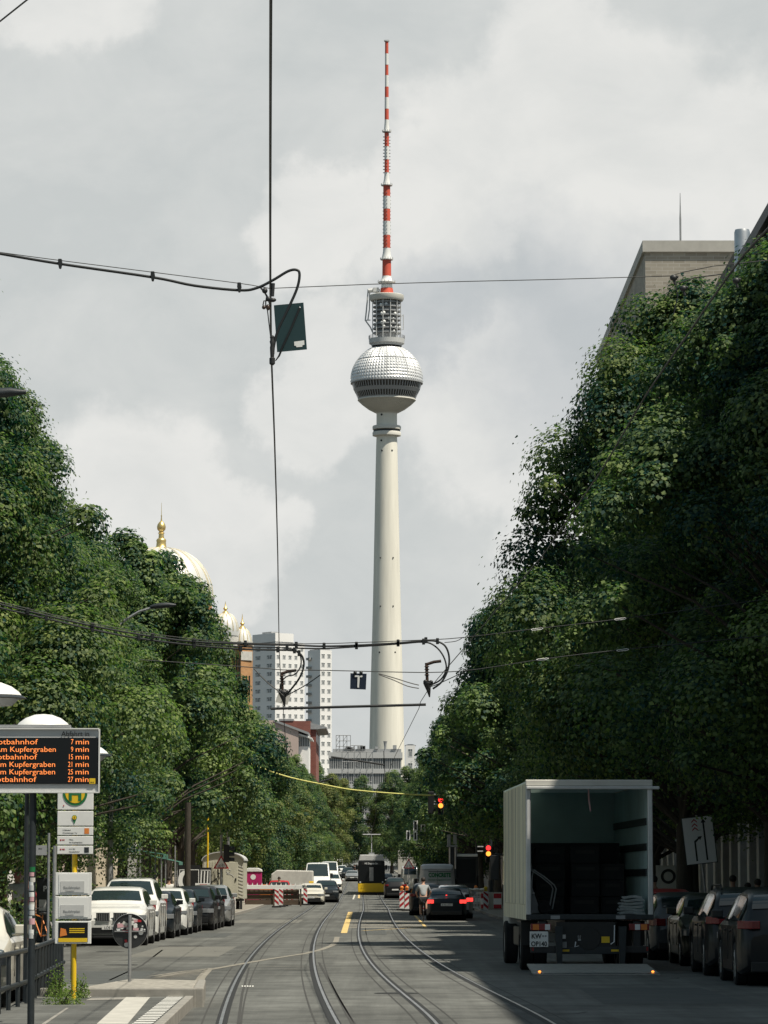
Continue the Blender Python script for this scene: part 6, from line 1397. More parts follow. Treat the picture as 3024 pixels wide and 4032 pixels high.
mb = MB(); mb.tube([(.3 + .12 * cos(q), -.044, zb_ + 1.55 + .1 * sin(q)) for q in [i * .7 for i in range(9)]], .012, 4); mb.tube([(.2, -.044, zb_ + 1.4), (.5, -.044, zb_ + 1.35), (.6, -.044, zb_ + 1.2)], .012, 4); mb.build('graffiti', 'grey', dr_)
mb = MB()
for k in range(10):
    mb.prism([(hwd - .28, zb_ + .1 + k * .19), (hwd - .03, zb_ + .02 + k * .19), (hwd - .03, zb_ + .08 + k * .19), (hwd - .28, zb_ + .16 + k * .19)], -.02, -.001, axis='y')
mb.build('hazard_stripe', 'offwhite', t)
for s in (-.8, .8):
    mb = MB(); mb.lathe([(.001, -.1), (.2, -.1), (.3, -.08), (.3, .08), (.2, .1), (.001, .1)], (s, .9, .3), 20, 'x'); mb.build('wheel', 'rubber', t)
mb = MB(); mb.box(-1.0, 1.0, .3, 4.8, zb_ - .14, zb_ - .005); mb.box(.95, 1.08, .02, .14, 0, zb_ - .01); mb.build('undercarriage', 'black_m', t)
for i, (x, w_, lb) in enumerate([(270, .5, 'left concrete ballast block at the foot of the signal pole'), (325, .45, 'right concrete ballast block at the foot of the signal pole')]):
    p = P(750 + x * .4219, 3500, 192); mb = MB(); mb.box(-w_ / 2, w_ / 2, -.3, .3, 0, .85); tag(mb.build('concrete_block', 'concrete', None, (p.x, 191.5 + i * 1.5, G(192) + .12), bevel=.03), lb, 'block', 'ballast blocks')
p = P(750 + 378 * .4219, 3500, 192); t = thing('barrier_board', 'small red and white marker board right of the ballast blocks', 'marker', (p.x, 192, G(192) + .12)); mb = MB(); mb.box(-.25, .25, -.03, .03, 0, .95); pn = mb.build('panel', 'plate', t)
for z in (.08, .5): mb = MB(); mb.box(-.18, .18, -.036, -.031, z, z + .22); mb.build('red_stripe', 'red', pn)
# magenta toilet
M['magenta'] = mat('magenta_plastic', (.42, .015, .13), .5, var=.1)
p = P(750 + 585 * .4219, 3450, 240); t = thing('portable_toilet', 'magenta portable toilet with a white roof behind the barrier boards', 'toilet cabin', (p.x, 240, G(240))); mb = MB(); mb.box(-.56, .56, 0, 1.1, .05, 2.2); bd = mb.build('cabin', 'magenta', t, bevel=.04)
mb = MB(); mb.prism([(-.6, 2.2), (.6, 2.2), (.56, 2.36), (.3, 2.46), (-.3, 2.46), (-.56, 2.36)], -.05, 1.15, axis='y'); mb.build('roof', 'white', t, bevel=.03)
for x in (-.45, -.25, -.05, .15, .35): mb = MB(); mb.box(x, x + .1, -.02, -.001, .2, 1.6); mb.build('door_rib', 'magenta', bd)
mb = MB(); mb.lathe([(.001, -.004), (.18, -.004), (.18, .0)], (0, -.01, 1.85), 20, 'y'); mb.build('badge', 'plate', bd)
# barrier boards and timber shoring
p0, p1 = P(965, 3500, 229), P(1190, 3500, 229); t = thing('road_barrier', 'long white barrier board over brown timber shoring left of the beacons', 'barrier', (p0.x, 229, G(229))); L1 = p1.x - p0.x
mb = MB(); mb.box(0, L1, -.04, .04, 1.1, 1.36); wb = mb.build('barrier_board', 'plate', t, bevel=.01)
mb = MB()
for k in range(12): x = .12 + k * L1 / 12; mb.prism([(x, 1.36), (x + .05, 1.52), (x + .1, 1.36)], -.03, .03, axis='y')
mb.build('top_spikes', 'plate', wb)
M['timber'] = mat('brown_timber', (.09, .065, .045), .9, var=.3, vscale=4, stretch=(.4, 1, 4))
for k, (z0, z1) in enumerate(((.1, .42), (.44, .74), (.76, 1.06))): mb = MB(); mb.box(0, L1 - .2, .12 + k * .02, .18 + k * .02, z0, z1); mb.build('timber_plank', 'timber', t)
for x in (.1, L1 * .5, L1 - .1): mb = MB(); mb.box(x - .05, x + .05, .05, .12, 0, 1.3); mb.build('post', 'timber', t)
p = P(750 + 945 * .4219, 3400, 262); t = thing('covered_trailer', 'low trailer under a pale grey tarpaulin beyond the barrier', 'trailer', (p.x, 262, G(262))); mb = MB(); mb.prism([(-1.6, .6), (1.6, .6), (1.55, 2.25), (-1.1, 2.3), (-1.5, 2.0)], 0, 3, axis='y'); mb.build('tarpaulin', 'offwhite', t, bevel=.08)
mb = MB()
for s in (-1.1, 1.1): mb.lathe([(.001, -.1), (.3, -.1), (.32, 0), (.3, .1), (.001, .1)], (s, .8, .32), 20, 'x')
mb.box(-1.5, 1.5, .1, 2.9, .45, .595); mb.build('undercarriage', 'rubber', t)
car('parked_car', 'dark red car behind the construction worker', 'car', 'hatch', 'paint_red', (P(1100, 3500, 256).x, 256, G(256)), pi, 4.2, 1.8, 1.05, None)
t = thing('orange_machine', 'small orange site compressor beside the magenta toilet', 'machine', (P(1042, 3500, 238).x, 238, G(238))); mb = MB(); mb.prism([(-.35, .4), (.35, .4), (.35, 1.1), (.2, 1.35), (-.25, 1.35), (-.35, 1.15)], 0, .9, axis='y'); mb.build('housing', 'orange', t, bevel=.05)
for s in (-.3, .3): mb = MB(); mb.lathe([(.001, -.06), (.2, -.06), (.22, 0), (.2, .06), (.001, .06)], (s, .45, .22), 16, 'x'); mb.build('wheel', 'rubber', t)
# right side of the works
def fence_panel(x, y, w_, label, group='white barrier fence panels'):
    t = thing('fence_panel', label, 'barrier', (x, y, G(y) + .02), 0, group); mb = MB()
    for z in (.12, .35, .72, .98): mb.box(-w_ / 2, w_ / 2, -.02, .02, z, z + .07)
    mb.build('rails', 'lightgrey', t); mb = MB()
    for k in range(13): xx = -w_ / 2 + .03 + k * (w_ - .06) / 12; mb.box(xx - .02, xx + .02, -.015, .015, .191 if k % 2 else .2, .979); 
    mb.build('bars', 'lightgrey', t); mb = MB(); mb.box(-.2, .2, -.028, -.021, .45, .68); mb.build('name_plate', 'plate', t)
    for s in (-w_ / 2 + .2, w_ / 2 - .2): mb = MB(); mb.box(s - .1, s + .1, -.25, .25, 0, .1); mb.build('foot', 'rubber', t)
for k, (X, lb) in enumerate([(1300 + 1292 * .4219, 'white barrier fence panel right of the silver car'), (1300 + 1378 * .4219, 'white barrier fence panel left of the striped beacon by the signal mast')]): fence_panel(P(X, 3500, 206 + k).x, 206 + k, 1.15 if k else 1.1, lb)
t = thing('sandbags', 'pile of pale sandbags on the ground behind the white fence panels', 'sandbags', (P(1865, 3500, 211).x, 211, G(211))); 
rd = random.Random(6)
for k in range(9): mb = MB(); mb.sph((-.9 + (k % 5) * .42 + (.2 if k > 4 else 0), 0, .95 + (.2 if k > 4 else 0)), .26, 8, (1, .8, .42)); mb.build('sandbag', 'offwhite', t)
mb = MB(); mb.box(-1.1, 1.1, -.3, .3, 0, .84); mb.build('pallet_stack', 'timber', t)
p0, p1 = P(1300 + 1400 * .4219, 3500, 199), P(1300 + 1606 * .4219, 3500, 199); t = thing('concrete_barrier', 'low concrete barrier with red and white end blocks at the right kerb', 'barrier', (p0.x, 199, G(199) + .12)); L1 = p1.x - p0.x
mb = MB(); mb.prism([(-.22, 0), (.22, 0), (.14, .95), (-.14, .95)], .0, L1, axis='x'); mb.build('body', 'concrete', t, bevel=.02)
for x in (.02, L1 - .5): mb = MB(); mb.box(x, x + .45, -.3, -.235, .05, .9); e_ = mb.build('end_board', 'plate', t); mb = MB(); mb.box(x + .01, x + .44, -.306, -.301, .06, .28); mb.box(x + .01, x + .44, -.306, -.301, .62, .89); mb.build('red_stripe', 'red', e_)
# excavator
ed = 222.0; exx = P(1300 + 1242 * .4219, 3400, ed).x; t = thing('excavator', 'dark excavator with a white-roofed cab and raised boom right of the CONCRETE van', 'excavator', (exx, ed, G(ed)))
def ez(y): return P(1824, 3100 + y * .4219, ed).z - G(ed)
mb = MB(); mb.box(-.85, .85, 0, 1.4, 1.1, ez(650)); mb.build('cab', 'black', t, bevel=.08); mb = MB(); mb.box(-.88, .9, -.05, 1.45, ez(648), ez(622)); mb.build('cab_roof', 'white', t, bevel=.04)
mb = MB(); mb.box(-.75, .75, -.02, -.001, 1.5, ez(670)); mb.build('cab_window', 'tram_glass', t)
for s in (-1, 1): mb = MB(); mb.prism([(-1.2, .1), (-1.0, 0), (2.0, 0), (2.3, .2), (2.3, .5), (2.0, .75), (-1.0, .75), (-1.3, .5)], s * .9 - .22, s * .9 + .22, axis='x'); mb.build('track', 'rubber', t, bevel=.04)
mb = MB(); mb.box(-1.0, 1.0, .2, 2.8, .8, 1.095); mb.box(-1.0, 1.0, 1.45, 2.8, 1.1, 2.0); mb.build('machine_deck', 'black_m', t, bevel=.05)
bx0 = P(1300 + 1142 * .4219, 3400, ed).x - exx; mb = MB(); mb.box(bx0 - .25, bx0 + .25, -.2, .3, ez(850), ez(540)); mb.build('boom', 'iron', t, bevel=.04)
mb = MB(); mb.box(bx0 - .33, bx0 - .12, -.15, .2, ez(540), ez(440)); mb.box(bx0 + .05, bx0 + .26, -.15, .2, ez(530), ez(442)); mb.box(bx0 - .35, bx0 + .3, -.25, .25, ez(556), ez(541)); mb.build('boom_fork', 'grey', t, bevel=.02)
for s in (-.17, .17): mb = MB(); mb.cyl((bx0 + s, -.28, ez(760)), (bx0 + s, -.28, ez(560)), .045); mb.build('hydraulic_ram', 'alu', t)
# ================================================================ traffic signals
def sig_head(parent, x, z, lit, w_=.34, y=-.16, name='signal_head'):
    mb = MB(); mb.box(x - w_ / 2, x + w_ / 2, y, y + .22, z - .98, z + .02); h_ = mb.build(name, 'black', parent, bevel=.03)
    for k, m in enumerate(('redlit', 'amber', 'green')):
        on = k in lit; mb = MB(); zz = z - .16 - k * .32; disc(mb, (x, y - .012, zz), .135, .02, 20); mb.build('signal_lens', m if on else 'tram_glass', h_)
        mb = MB(); mb.lathe([(.145, -.16), (.15, -.02)], (x, y, zz), 20, 'y'); mb.build('visor', 'black', h_)
    return h_
SD2 = 200.0; mx_ = P(1933, 3500, SD2).x; t = thing('signal_mast', 'traffic signal mast with a long arm and lit red and amber lights', 'traffic signal', (mx_, SD2, G(SD2) + .12)); g = G(SD2) + .12
az = P(1800, 3169, SD2).z - g
mb = MB(); mb.cyl((0, 0, 0), (0, 0, 1.6), .16, n=16); mb.cyl((0, 0, 1.6), (0, 0, az + .2), .09, .07, n=12); mb.build('mast', 'iron', t)
mb = MB(); mb.tube([(0, 0, az - .05), (P(1912, 3169, SD2).x - mx_, 0, az), (P(1690, 3169, SD2).x - mx_, 0, az + .03)], .04, 8); mb.build('arm', 'galv', t)
sig_head(t, P(1300 + 1031 * .4219, 3150, SD2).x - mx_, P(1735, 3150, SD2).z - g + .16, (0, 1))
sig_head(t, -.14, P(1933, 3339, SD2).z - g + .16, (0, 1)); 
xh = P(1697, 3150, SD2).x - mx_; mb = MB(); mb.box(xh - .17, xh + .17, -.1, .14, az - .5, az + .75); hb_ = mb.build('signal_head', 'black', t, bevel=.04)
for k in range(3): mb = MB(); mb.tube([(xh + .1, .1, az + .55 - k * .4), (xh + .26, .1, az + .53 - k * .4)], .1, 10); mb.build('visor', 'iron', hb_)
mb = MB(); 
for z in (ez(565) if 0 else P(1933, 3334, SD2).z - g, P(1933, 3352, SD2).z - g): mb.box(-.75, -.42, -.05, .05, z - .02, z + .04)
mb.build('side_visor', 'lightgrey', t)
BD = 238.0; bxm = P(1300 + 905 * .4219, 3400, BD).x; t = thing('signal_gantry', 'group of four signal back boards with white borders above the road', 'traffic signal', (6.2, BD, G(BD))); g = G(BD)
def bx_(x): return P(1300 + x * .4219, 3280, BD).x - 6.2
def bz(y): return P(1650, 3100 + y * .4219, BD).z - g
mb = MB(); mb.cyl((0, 0, 0), (0, 0, bz(440)), .08); mb.tube([(0, 0, bz(445)), (bx_(715), 0, bz(447))], .035, 8); mb.build('mast', 'iron', t)
for x0, x1, y0, y1 in ((710, 748, 405, 495), (775, 818, 310, 405), (777, 814, 412, 497), (845, 889, 345, 413)):
    mb = MB(); mb.box(bx_(x0), bx_(x1), -.08, -.05, bz(y1), bz(y0)); bo = mb.build('back_board', 'plate', t, bevel=.01); mb = MB(); mb.box(bx_(x0) + .07, bx_(x1) - .07, -.10, -.081, bz(y1) + .07, bz(y0) - .07); mb.build('board_face', 'black', bo)
# ================================================================ right pavement
ld = 95.0; c = P(2773, 3302, ld); t = thing('lane_sign', 'tilted white lane diversion sign with two black arrows and red chevrons', 'traffic sign', (P(2800, 3530, ld).x, ld, .12)); t.rotation_euler = (0, -radians(6.3), 0)
h0 = P(2790, 3400, ld).z - .12; w_, h_ = .42, 1.27; mb = MB(); mb.cyl((0, 0, 0), (0, 0, h0 + h_ + .04), .03); mb.build('pole', 'galv', t)
mb = MB(); mb.box(-w_, w_, -.05, -.04, h0, h0 + h_); sg = mb.build('sign_plate', 'iron', t, bevel=.004)
mb = MB(); mb.box(-w_ + .02, w_ - .02, -.054, -.051, h0 + .02, h0 + h_ - .02); sf = mb.build('white_field', 'plate', sg)
def lz(t_): return h0 + h_ * t_
mb = MB(); mb.prism([(.13, lz(.07)), (.175, lz(.07)), (.175, lz(.86)), (.22, lz(.86)), (.152, lz(.95)), (.085, lz(.86)), (.13, lz(.86))], -.058, -.055, axis='y'); mb.build('arrow_symbol', 'black', sf)
mb = MB(); mb.prism([(-.145, lz(.07)), (-.1, lz(.07)), (-.1, lz(.46)), (.0, lz(.53)), (.02, lz(.50)), (.08, lz(.585)), (-.05, lz(.575)), (-.03, lz(.555)), (-.145, lz(.49))], -.058, -.055, axis='y'); mb.build('arrow_symbol', 'black', sf)
for a in (.70, .78, .87):
    mb = MB(); mb.prism([(-.16, lz(a)), (-.085, lz(a + .055)), (-.01, lz(a)), (-.01, lz(a + .03)), (-.085, lz(a + .085)), (-.16, lz(a + .03))], -.058, -.055, axis='y'); mb.build('chevron', 'red', sf)
t = thing('poster_board', 'pale poster with a dark ring hanging at the colonnade left of the leaning trunk', 'poster', (P(2625, 3450, 120).x, 120, .12)); z0, z1 = P(2625, 3500, 120).z - .12, P(2625, 3407, 120).z - .12
mb = MB(); mb.box(-.36, .36, -.03, .03, z0, z1); po = mb.build('panel', 'offwhite', t); mb = MB(); mb.lathe([(.16, -.006), (.16, .0), (.25, .0), (.25, -.006), (.16, -.006)], (.05, -.036, z0 + .42), 28, 'y'); mb.build('ring_symbol', 'black', po)
for s in (-.33, .33): mb = MB(); mb.box(s - .02, s + .02, -.02, .02, 0, z0 - .002); mb.build('leg', 'galv', t)
# ================================================================ overhead lines
def W(x, y, h=5.5):
    X, Y = x * 1.82279, y * 1.82279; a, b = ray(X, Y); d = (h - CZ) / b
    return Vector((a * d, d, h))
def wire(name, pts, r, label, cat, m='wire', group=None, n=6):
    mb = MB(); mb.tube(pts, r, n); return tag(mb.build(name, m), label, cat, group)
def smooth(pts, k=4):
    out_ = []; n = len(pts)
    for i in range(n - 1):
        p0, p1, p2, p3 = pts[max(i - 1, 0)], pts[i], pts[i + 1], pts[min(i + 2, n - 1)]
        for j in range(k):
            t = j / k; out_.append(.5 * ((2 * p1) + (p2 - p0) * t + (2 * p0 - 5 * p1 + 4 * p2 - p3) * t * t + (3 * p1 - p0 - 3 * p2 + p3) * t ** 3))
    out_.append(pts[-1]); return out_
c1p = [W(586, -330), W(585.5, -60), W(585, 0), W(584, 300), W(584, 620), W(587, 790), W(593, 950), W(600, 1200), W(603, 1400), W(607, 1470), W(611, 1520), W(616, 1590), W(622, 1640)]
y = c1p[-1].y + 15
while y < 420: c1p.append(Vector((TL(y), y, 5.5 + G(y)))); y += 25
wire('contact_wire', smooth(c1p, 2), .0068, 'overhead contact wire running up the left side of the tower view', 'overhead wire')
sxy = [(3024 + 300, 700), (3024, 900), (2857, 1101), (2703, 1325), (2539, 1563)]
c2p = [W(X / 1.82279, Y / 1.82279) for X, Y in sxy] + [W(1180, 1190), W(925, 1490), W(905, 1530), W(880, 1580), W(850, 1640), W(830, 1690)]
y = c2p[-1].y + 15
while y < 420: c2p.append(Vector((TR(y), y, 5.5 + G(y)))); y += 25
wire('contact_wire', smooth(c2p, 2), .0078, 'overhead contact wire slanting across the right trees to the right track', 'overhead wire')
d = 22.0
wire('span_wire', [D(-400, 480, d)] + smooth([D(x, y, d) for x, y in [(0, 545), (110, 560), (330, 588), (517, 612), (560, 619), (583, 623)]], 3) + [D(x, y, d) for x, y in [(800, 614), (1000, 608), (1180, 604), (1390, 598), (1450, 596), (1475, 588), (1540, 575), (1659, 562), (2000, 530)]], .0028, 'thin span wire crossing the whole view just below the mast foot', 'span wire')
fc = wire('feeder_cable', [D(-400, 470, d)] + smooth([D(x, y, d) for x, y in [(0, 548), (130, 570), (330, 599), (420, 617), (517, 627), (555, 622), (590, 605), (622, 586), (640, 583), (647, 592), (642, 622), (622, 668), (601, 712), (592, 745), (590, 765)]], 5), .0088, 'thick black feeder cable sagging from the left and looping down to the contact wire', 'cable', 'cable', n=10)
for x, y in ((130, 569), (330, 596), (517, 620)):
    p = D(x, y, d); mb = MB(); mb.prism([(-.012, .028), (.010, .028), (.014, .0), (.006, -.034), (-.006, -.034), (-.014, 0)], -.014, .014, axis='y'); o = mb.build('cable_clamp', 'cable', fc, bevel=.003); o.location = p
p0 = D(584, 622, d); fit_ = thing('wire_fitting', 'black clamp fitting where the span wire crosses the left contact wire', 'wire fitting', p0)
def R_(x, y, dd=0): return D(x, y, d + dd) - p0
mb = MB(); mb.sph(R_(572, 628), .018, 8); mb.cyl(R_(590, 612), R_(588, 640), .012); mb.sph(R_(588, 648), .02, 8, (1.3, 1, .7)); mb.sph(R_(580, 646), .016, 8); mb.tube([R_(562, 620), R_(572, 632), R_(580, 646)], .006); mb.build('clamp', 'black_m', fit_)
mb = MB(); mb.tube([R_(576, 640), R_(574, 652), R_(574, 662)], .004); mb.tube([R_(568, 660), R_(570, 650), R_(580, 650), R_(584, 662)], .004); mb.sph(R_(570, 664), .013, 8); mb.sph(R_(579, 664), .014, 8, (1, 1, 1.4)); mb.build('shackle', 'insul', fit_)
mb = MB(); mb.tube([R_(577, 664), R_(583, 715), R_(587, 748)], .0035); mb.build('hanger_rod', 'wire', fit_)
mb = MB(); mb.lathe([(.006, .14), (.016, .13), (.012, .11), (.017, .10), (.012, .08), (.015, .06), (.012, .0), (.018, -.005), (.018, -.04), (.008, -.05)], R_(588, 772), 12); mb.build('insulator', 'black_m', fit_)
bd = 22.15; z_ = lambda x, y: P(750 + x * .3617, 900 + y * .3617, bd)
q = [z_(907, 835), z_(1230, 805), z_(1268, 1315), z_(943, 1345)]; o0 = sum(q, Vector()) / 4
t = thing('hanging_board', 'dark rectangular board with a small white label hanging by the contact wire', 'board', o0); q = [p - o0 for p in q]; mb = MB(); b2 = Vector((0, .004, 0)); mb.add(q + [p + b2 for p in q], [(0, 1, 2, 3), (7, 6, 5, 4), (0, 4, 5, 1), (1, 5, 6, 2), (2, 6, 7, 3), (3, 7, 4, 0)])
M['board'] = mat('dark_teal_board', (.008, .035, .04), .5); mb.build('panel', 'board', t)
e = Vector((0, -.002, 0)); mb = MB(); mb.add([z_(*a) - o0 + e for a in ((1128, 1232), (1238, 1217), (1241, 1265), (1219, 1270), (1217, 1287), (1153, 1292), (1150, 1275), (1132, 1277))], [tuple(range(8))]); mb.build('label_sticker', 'plate', t)
for a in ((1190, 862), (1000, 1296)): mb = MB(); mb.sph(z_(*a) - o0 + e * 2, .006, 8); mb.build('bolt', 'lens', t)
mb = MB(); mb.tube([z_(1190, 862) - o0 + e * 3, z_(1100, 1080) - o0 + e * 3, z_(1000, 1296) - o0 + e * 3, z_(965, 1385) - o0, z_(925, 1440) - o0], [.0075, .0075, .0075, .006, .003], 8); mb.build('strap', 'cable', t)
# right-hand node of the near span
for i, (pts, lb) in enumerate([([(1450, 596), (1458, 604), (1464, 640), (1455, 680)], 'short drop rod hanging from the near span wire in front of the right tree'), ([(1466, 612), (1500, 600), (1560, 592)], 'short diagonal stay between two clamps on the near span wire')]):
    wire('stay_wire', [D(x, y, d) for x, y in pts], .004, lb, 'stay wire', group='stays of the near span')
for i, (x, y, lb) in enumerate([(1455, 600, 'black clamp on the near span wire in front of the brick building'), (1590, 606, 'black clamp where the right contact wire meets the near span wire'), (1476, 623, 'small clamp below the near span wire above the right trees')]):
    t = thing('wire_clamp', lb, 'wire clamp', D(x, y, d), 0, 'clamps on the near span'); mb = MB(); mb.sph((0, 0, 0), .02, 8, (1.2, 1, 1)); mb.cyl((0, 0, -.01), (.01, 0, -.045), .008); mb.build('clamp_body', 'black_m', t); mb = MB(); mb.sph((.022, -.005, .006), .009, 6); mb.build('bolt', 'black_m', t)
# second crossing at about seventy metres
d = 70.0; SG = 'cables of the second crossing'
k1 = [(-60, 1290), (0, 1305), (60, 1320), (200, 1352), (330, 1375), (420, 1386), (530, 1391), (640, 1394), (700, 1396), (770, 1394), (860, 1389), (920, 1384), (945, 1386), (962, 1396), (970, 1418), (968, 1445), (955, 1472), (935, 1488)]
k2 = [(-60, 1298), (0, 1313), (100, 1336), (200, 1360), (300, 1379), (420, 1394), (520, 1402), (600, 1404), (636, 1406), (653, 1418), (656, 1440), (646, 1466), (628, 1490), (616, 1505)]
k3 = [(640, 1400), (700, 1401), (770, 1397), (860, 1391), (915, 1387), (940, 1396), (958, 1418), (964, 1445), (952, 1468), (930, 1480)]
k4 = [(420, 1390), (520, 1397), (620, 1400), (646, 1412), (650, 1436), (638, 1456), (618, 1462), (606, 1478), (606, 1495)]
for k, r, lb in ((k1, .019, 'upper feeder cable of the second crossing looping down at its right end'), (k2, .019, 'lower feeder cable of the second crossing looping down in front of the white towers'), (k3, .016, 'short feeder cable in the middle of the second crossing'), (k4, .013, 'thin inner cable looping in front of the white tower blocks')):
    cb = wire('feeder_cable', smooth([D(x, y, d) for x, y in k], 4), r, lb, 'cable', 'cable', SG, 8)
    for (x, y) in k[2:-5:1]:
        mb = MB(); mb.box(-.03, .03, -.035, .035, -.05, .07); o = mb.build('cable_clamp', 'cable', cb, bevel=.01); o.location = D(x, y, d)
for pts, r, lb in (([(-60, 1286), (0, 1300), (200, 1347), (420, 1381), (640, 1391), (900, 1383), (1000, 1377), (1160, 1358), (1340, 1337), (1659, 1294), (1900, 1260)], .009, 'thin upper span wire of the second crossing with white turnbuckles'),
                   ([(300, 1425), (550, 1442), (610, 1447), (700, 1448), (870, 1452), (950, 1452), (1030, 1446), (1180, 1423), (1340, 1404), (1659, 1373), (1900, 1350)], .010, 'lower span wire of the second crossing carrying the T sign'),
                   ([(548, 1444), (575, 1472), (600, 1492), (612, 1503)], .012, 'left bridle wire down to the left clamp in front of the white tower'), ([(692, 1458), (660, 1480), (635, 1494), (618, 1503)], .012, 'right bridle wire rising from the left clamp of the second crossing'),
                   ([(818, 1455), (850, 1464), (885, 1475), (905, 1480)], .011, 'upper bridle wire across the tower shaft'), ([(818, 1457), (850, 1469), (880, 1482), (905, 1487)], .011, 'lower bridle wire across the tower shaft'), ([(1015, 1446), (980, 1462), (945, 1478), (928, 1484)], .010, 'short bridle wire at the edge of the right trees'),
                   ([(1000, 1377), (985, 1385), (960, 1388)], .008, 'short stay at the upper right of the second crossing')):
    wire('span_wire', smooth([D(x, y, d - .3) for x, y in pts], 3), r, lb, 'span wire', group='thin wires of the second crossing')
for x, y, lb in ((1160, 1359, 'left white turnbuckle on the upper wire over the right trees'), (1340, 1337, 'right white turnbuckle on the upper wire over the right trees'), (1172, 1424, 'left white turnbuckle on the lower wire over the right trees'), (1345, 1404, 'right white turnbuckle on the lower wire over the right trees')):
    t = thing('turnbuckle', lb, 'turnbuckle', D(x, y, d - .3), 0, 'turnbuckles over the right trees'); t.rotation_euler = (0, radians(-6), 0); mb = MB(); mb.cyl((-.1, 0, .012), (.1, 0, .012), .007); mb.cyl((-.1, 0, -.016), (.1, 0, -.016), .007); mb.build('frame', 'white', t)
    mb = MB(); mb.sph((-.11, 0, 0), .014, 6); mb.sph((.11, 0, 0), .014, 6); mb.build('eye_bolt', 'white', t)
wire('insulating_boom', [D(x, y, 72) for x, y in ((585, 1531), (700, 1528), (920, 1522))], .028, 'long horizontal boom between both contact wires in front of the tower shaft', 'boom', 'black_m', n=10)
wire('insulating_boom', [D(x, y, 113) for x, y in ((715, 1635), (760, 1641), (830, 1652))], .03, 'short dark boom below the glass office roof', 'boom', 'black_m', n=8)
wire('insulating_boom', [D(x, y, 140) for x, y in ((688, 1690), (720, 1681))], .035, 'short slanting boom in front of the far trees', 'boom', 'black_m', n=8)
wire('stay_wire', [D(x, y, 74) for x, y in ((611, 1520), (616, 1590), (622, 1645))], .008, 'thin drop wire below the left clamp of the second crossing', 'stay wire')
wire('stay_wire', [D(x, y, 113) for x, y in ((829, 1622), (830, 1650), (833, 1690))], .012, 'thin drop rod in front of the glass office', 'stay wire')
for x, y, lb in ((612, 1490, 'left dark clamp assembly of the second crossing before the white towers'), (925, 1470, 'right dark clamp assembly of the second crossing beside the tower shaft')):
    p0 = D(x, y, d - .2); t = thing('clamp_assembly', lb, 'wire fitting', p0)
    def R_(a, b_): return D(a, b_, d - .2) - p0
    s = 1; mb = MB(); mb.cyl(R_(x - 4, y - 38), R_(x - 2, y + 2), .03); mb.tube([R_(x - 6, y - 34), R_(x + 12, y - 40), R_(x + 28, y - 42)], .03); mb.build('bracket', 'insul', t)
    mb = MB()
    for k in range(4): mb.lathe([(.02, -.02), (.055, 0), (.02, .02)], R_(x - 3, y - 30 + k * 6), 10)
    mb.build('insulator', 'insul', t)
    mb = MB(); mb.sph(R_(x, y + 6), .10, 8, (1.0, .6, .55)); mb.sph(R_(x - 6, y + 3), .045, 8); mb.sph(R_(x + 6, y + 4), .045, 8); mb.tube([R_(x - 2, y + 8), R_(x + 1, y + 22), R_(x + 3, y + 36)], [.07, .04, .012]); mb.build('clamp', 'black_m', t)
z_ = lambda x, y, dd: P(850 + x * .6329, 2350 + y * .6329, dd)
q = [z_(395, 578, 73), z_(470, 598, 73), z_(445, 672, 73), z_(370, 655, 73)]; o0 = sum(q, Vector()) / 4; t = thing('hanging_board', 'pale tilted board hanging behind the left clamp assembly', 'board', o0); q = [p - o0 for p in q]; mb = MB(); b2 = Vector((0, .01, 0)); mb.add(q + [p + b2 for p in q], [(0, 1, 2, 3), (7, 6, 5, 4), (0, 4, 5, 1), (1, 5, 6, 2), (2, 6, 7, 3), (3, 7, 4, 0)]); mb.build('panel', 'offwhite', t); mb = MB(); mb.sph((0, -.01, .12), .015, 6); mb.build('bolt', 'grey', t)
# T sign
q = [z_(837, 475, 69.4), z_(938, 478, 69.4), z_(933, 577, 69.4), z_(835, 573, 69.4)]; o0 = sum(q, Vector()) / 4; t = thing('switch_sign', 'square dark sign with a white T hanging from the wire left of the tower', 'sign', o0); q = [p - o0 for p in q]; mb = MB(); b2 = Vector((0, .012, 0)); mb.add(q + [p + b2 for p in q], [(0, 1, 2, 3), (7, 6, 5, 4), (0, 4, 5, 1), (1, 5, 6, 2), (2, 6, 7, 3), (3, 7, 4, 0)])
M['navy'] = mat('navy_enamel', (.006, .014, .035), .5); mb.build('panel', 'navy', t); mb = MB(); e = -.004
for a in (((865, 488), (912, 490), (911, 500), (864, 498)), ((882, 5 + 494), (895, 5 + 494), (891, 565), (880, 564))): mb.add([z_(*p, 69.39) - o0 + Vector((0, -.003, 0)) for p in a], [(0, 1, 2, 3)])
mb.build('lettering', 'plate', t)
for x in (866, 903): mb = MB(); mb.sph(z_(x, 472, 69.4) - o0, .035, 6); mb.build('hanger', 'black_m', t)
M['yrope'] = mat('yellow_sleeve', (.62, .60, .16), .6)
wire('yellow_sleeved_cable', smooth([D(x, y, 186) for x, y in [(430, 1590), (515, 1636), (560, 1657), (625, 1679), (700, 1695), (760, 1706), (850, 1714), (930, 1718)]], 4), .045, 'yellow sleeved cable hanging across the street between the trees', 'cable', 'yrope')
wire('span_wire', [D(x, y, 186) for x, y in ((930, 1718), (1020, 1715), (1100, 1700))], .02, 'thin end of the yellow cable before the right trees', 'span wire', 'yrope')
t_ = [((880, 1450), (560, 1350))]
# wire crossing the top-left corner
wire('span_wire', [W(-300, 250, 5.6), W(0, 46, 5.6), W(58, 0, 5.6), W(200, -110, 5.6)], .0040, 'thin wire cutting the top left corner', 'span wire')
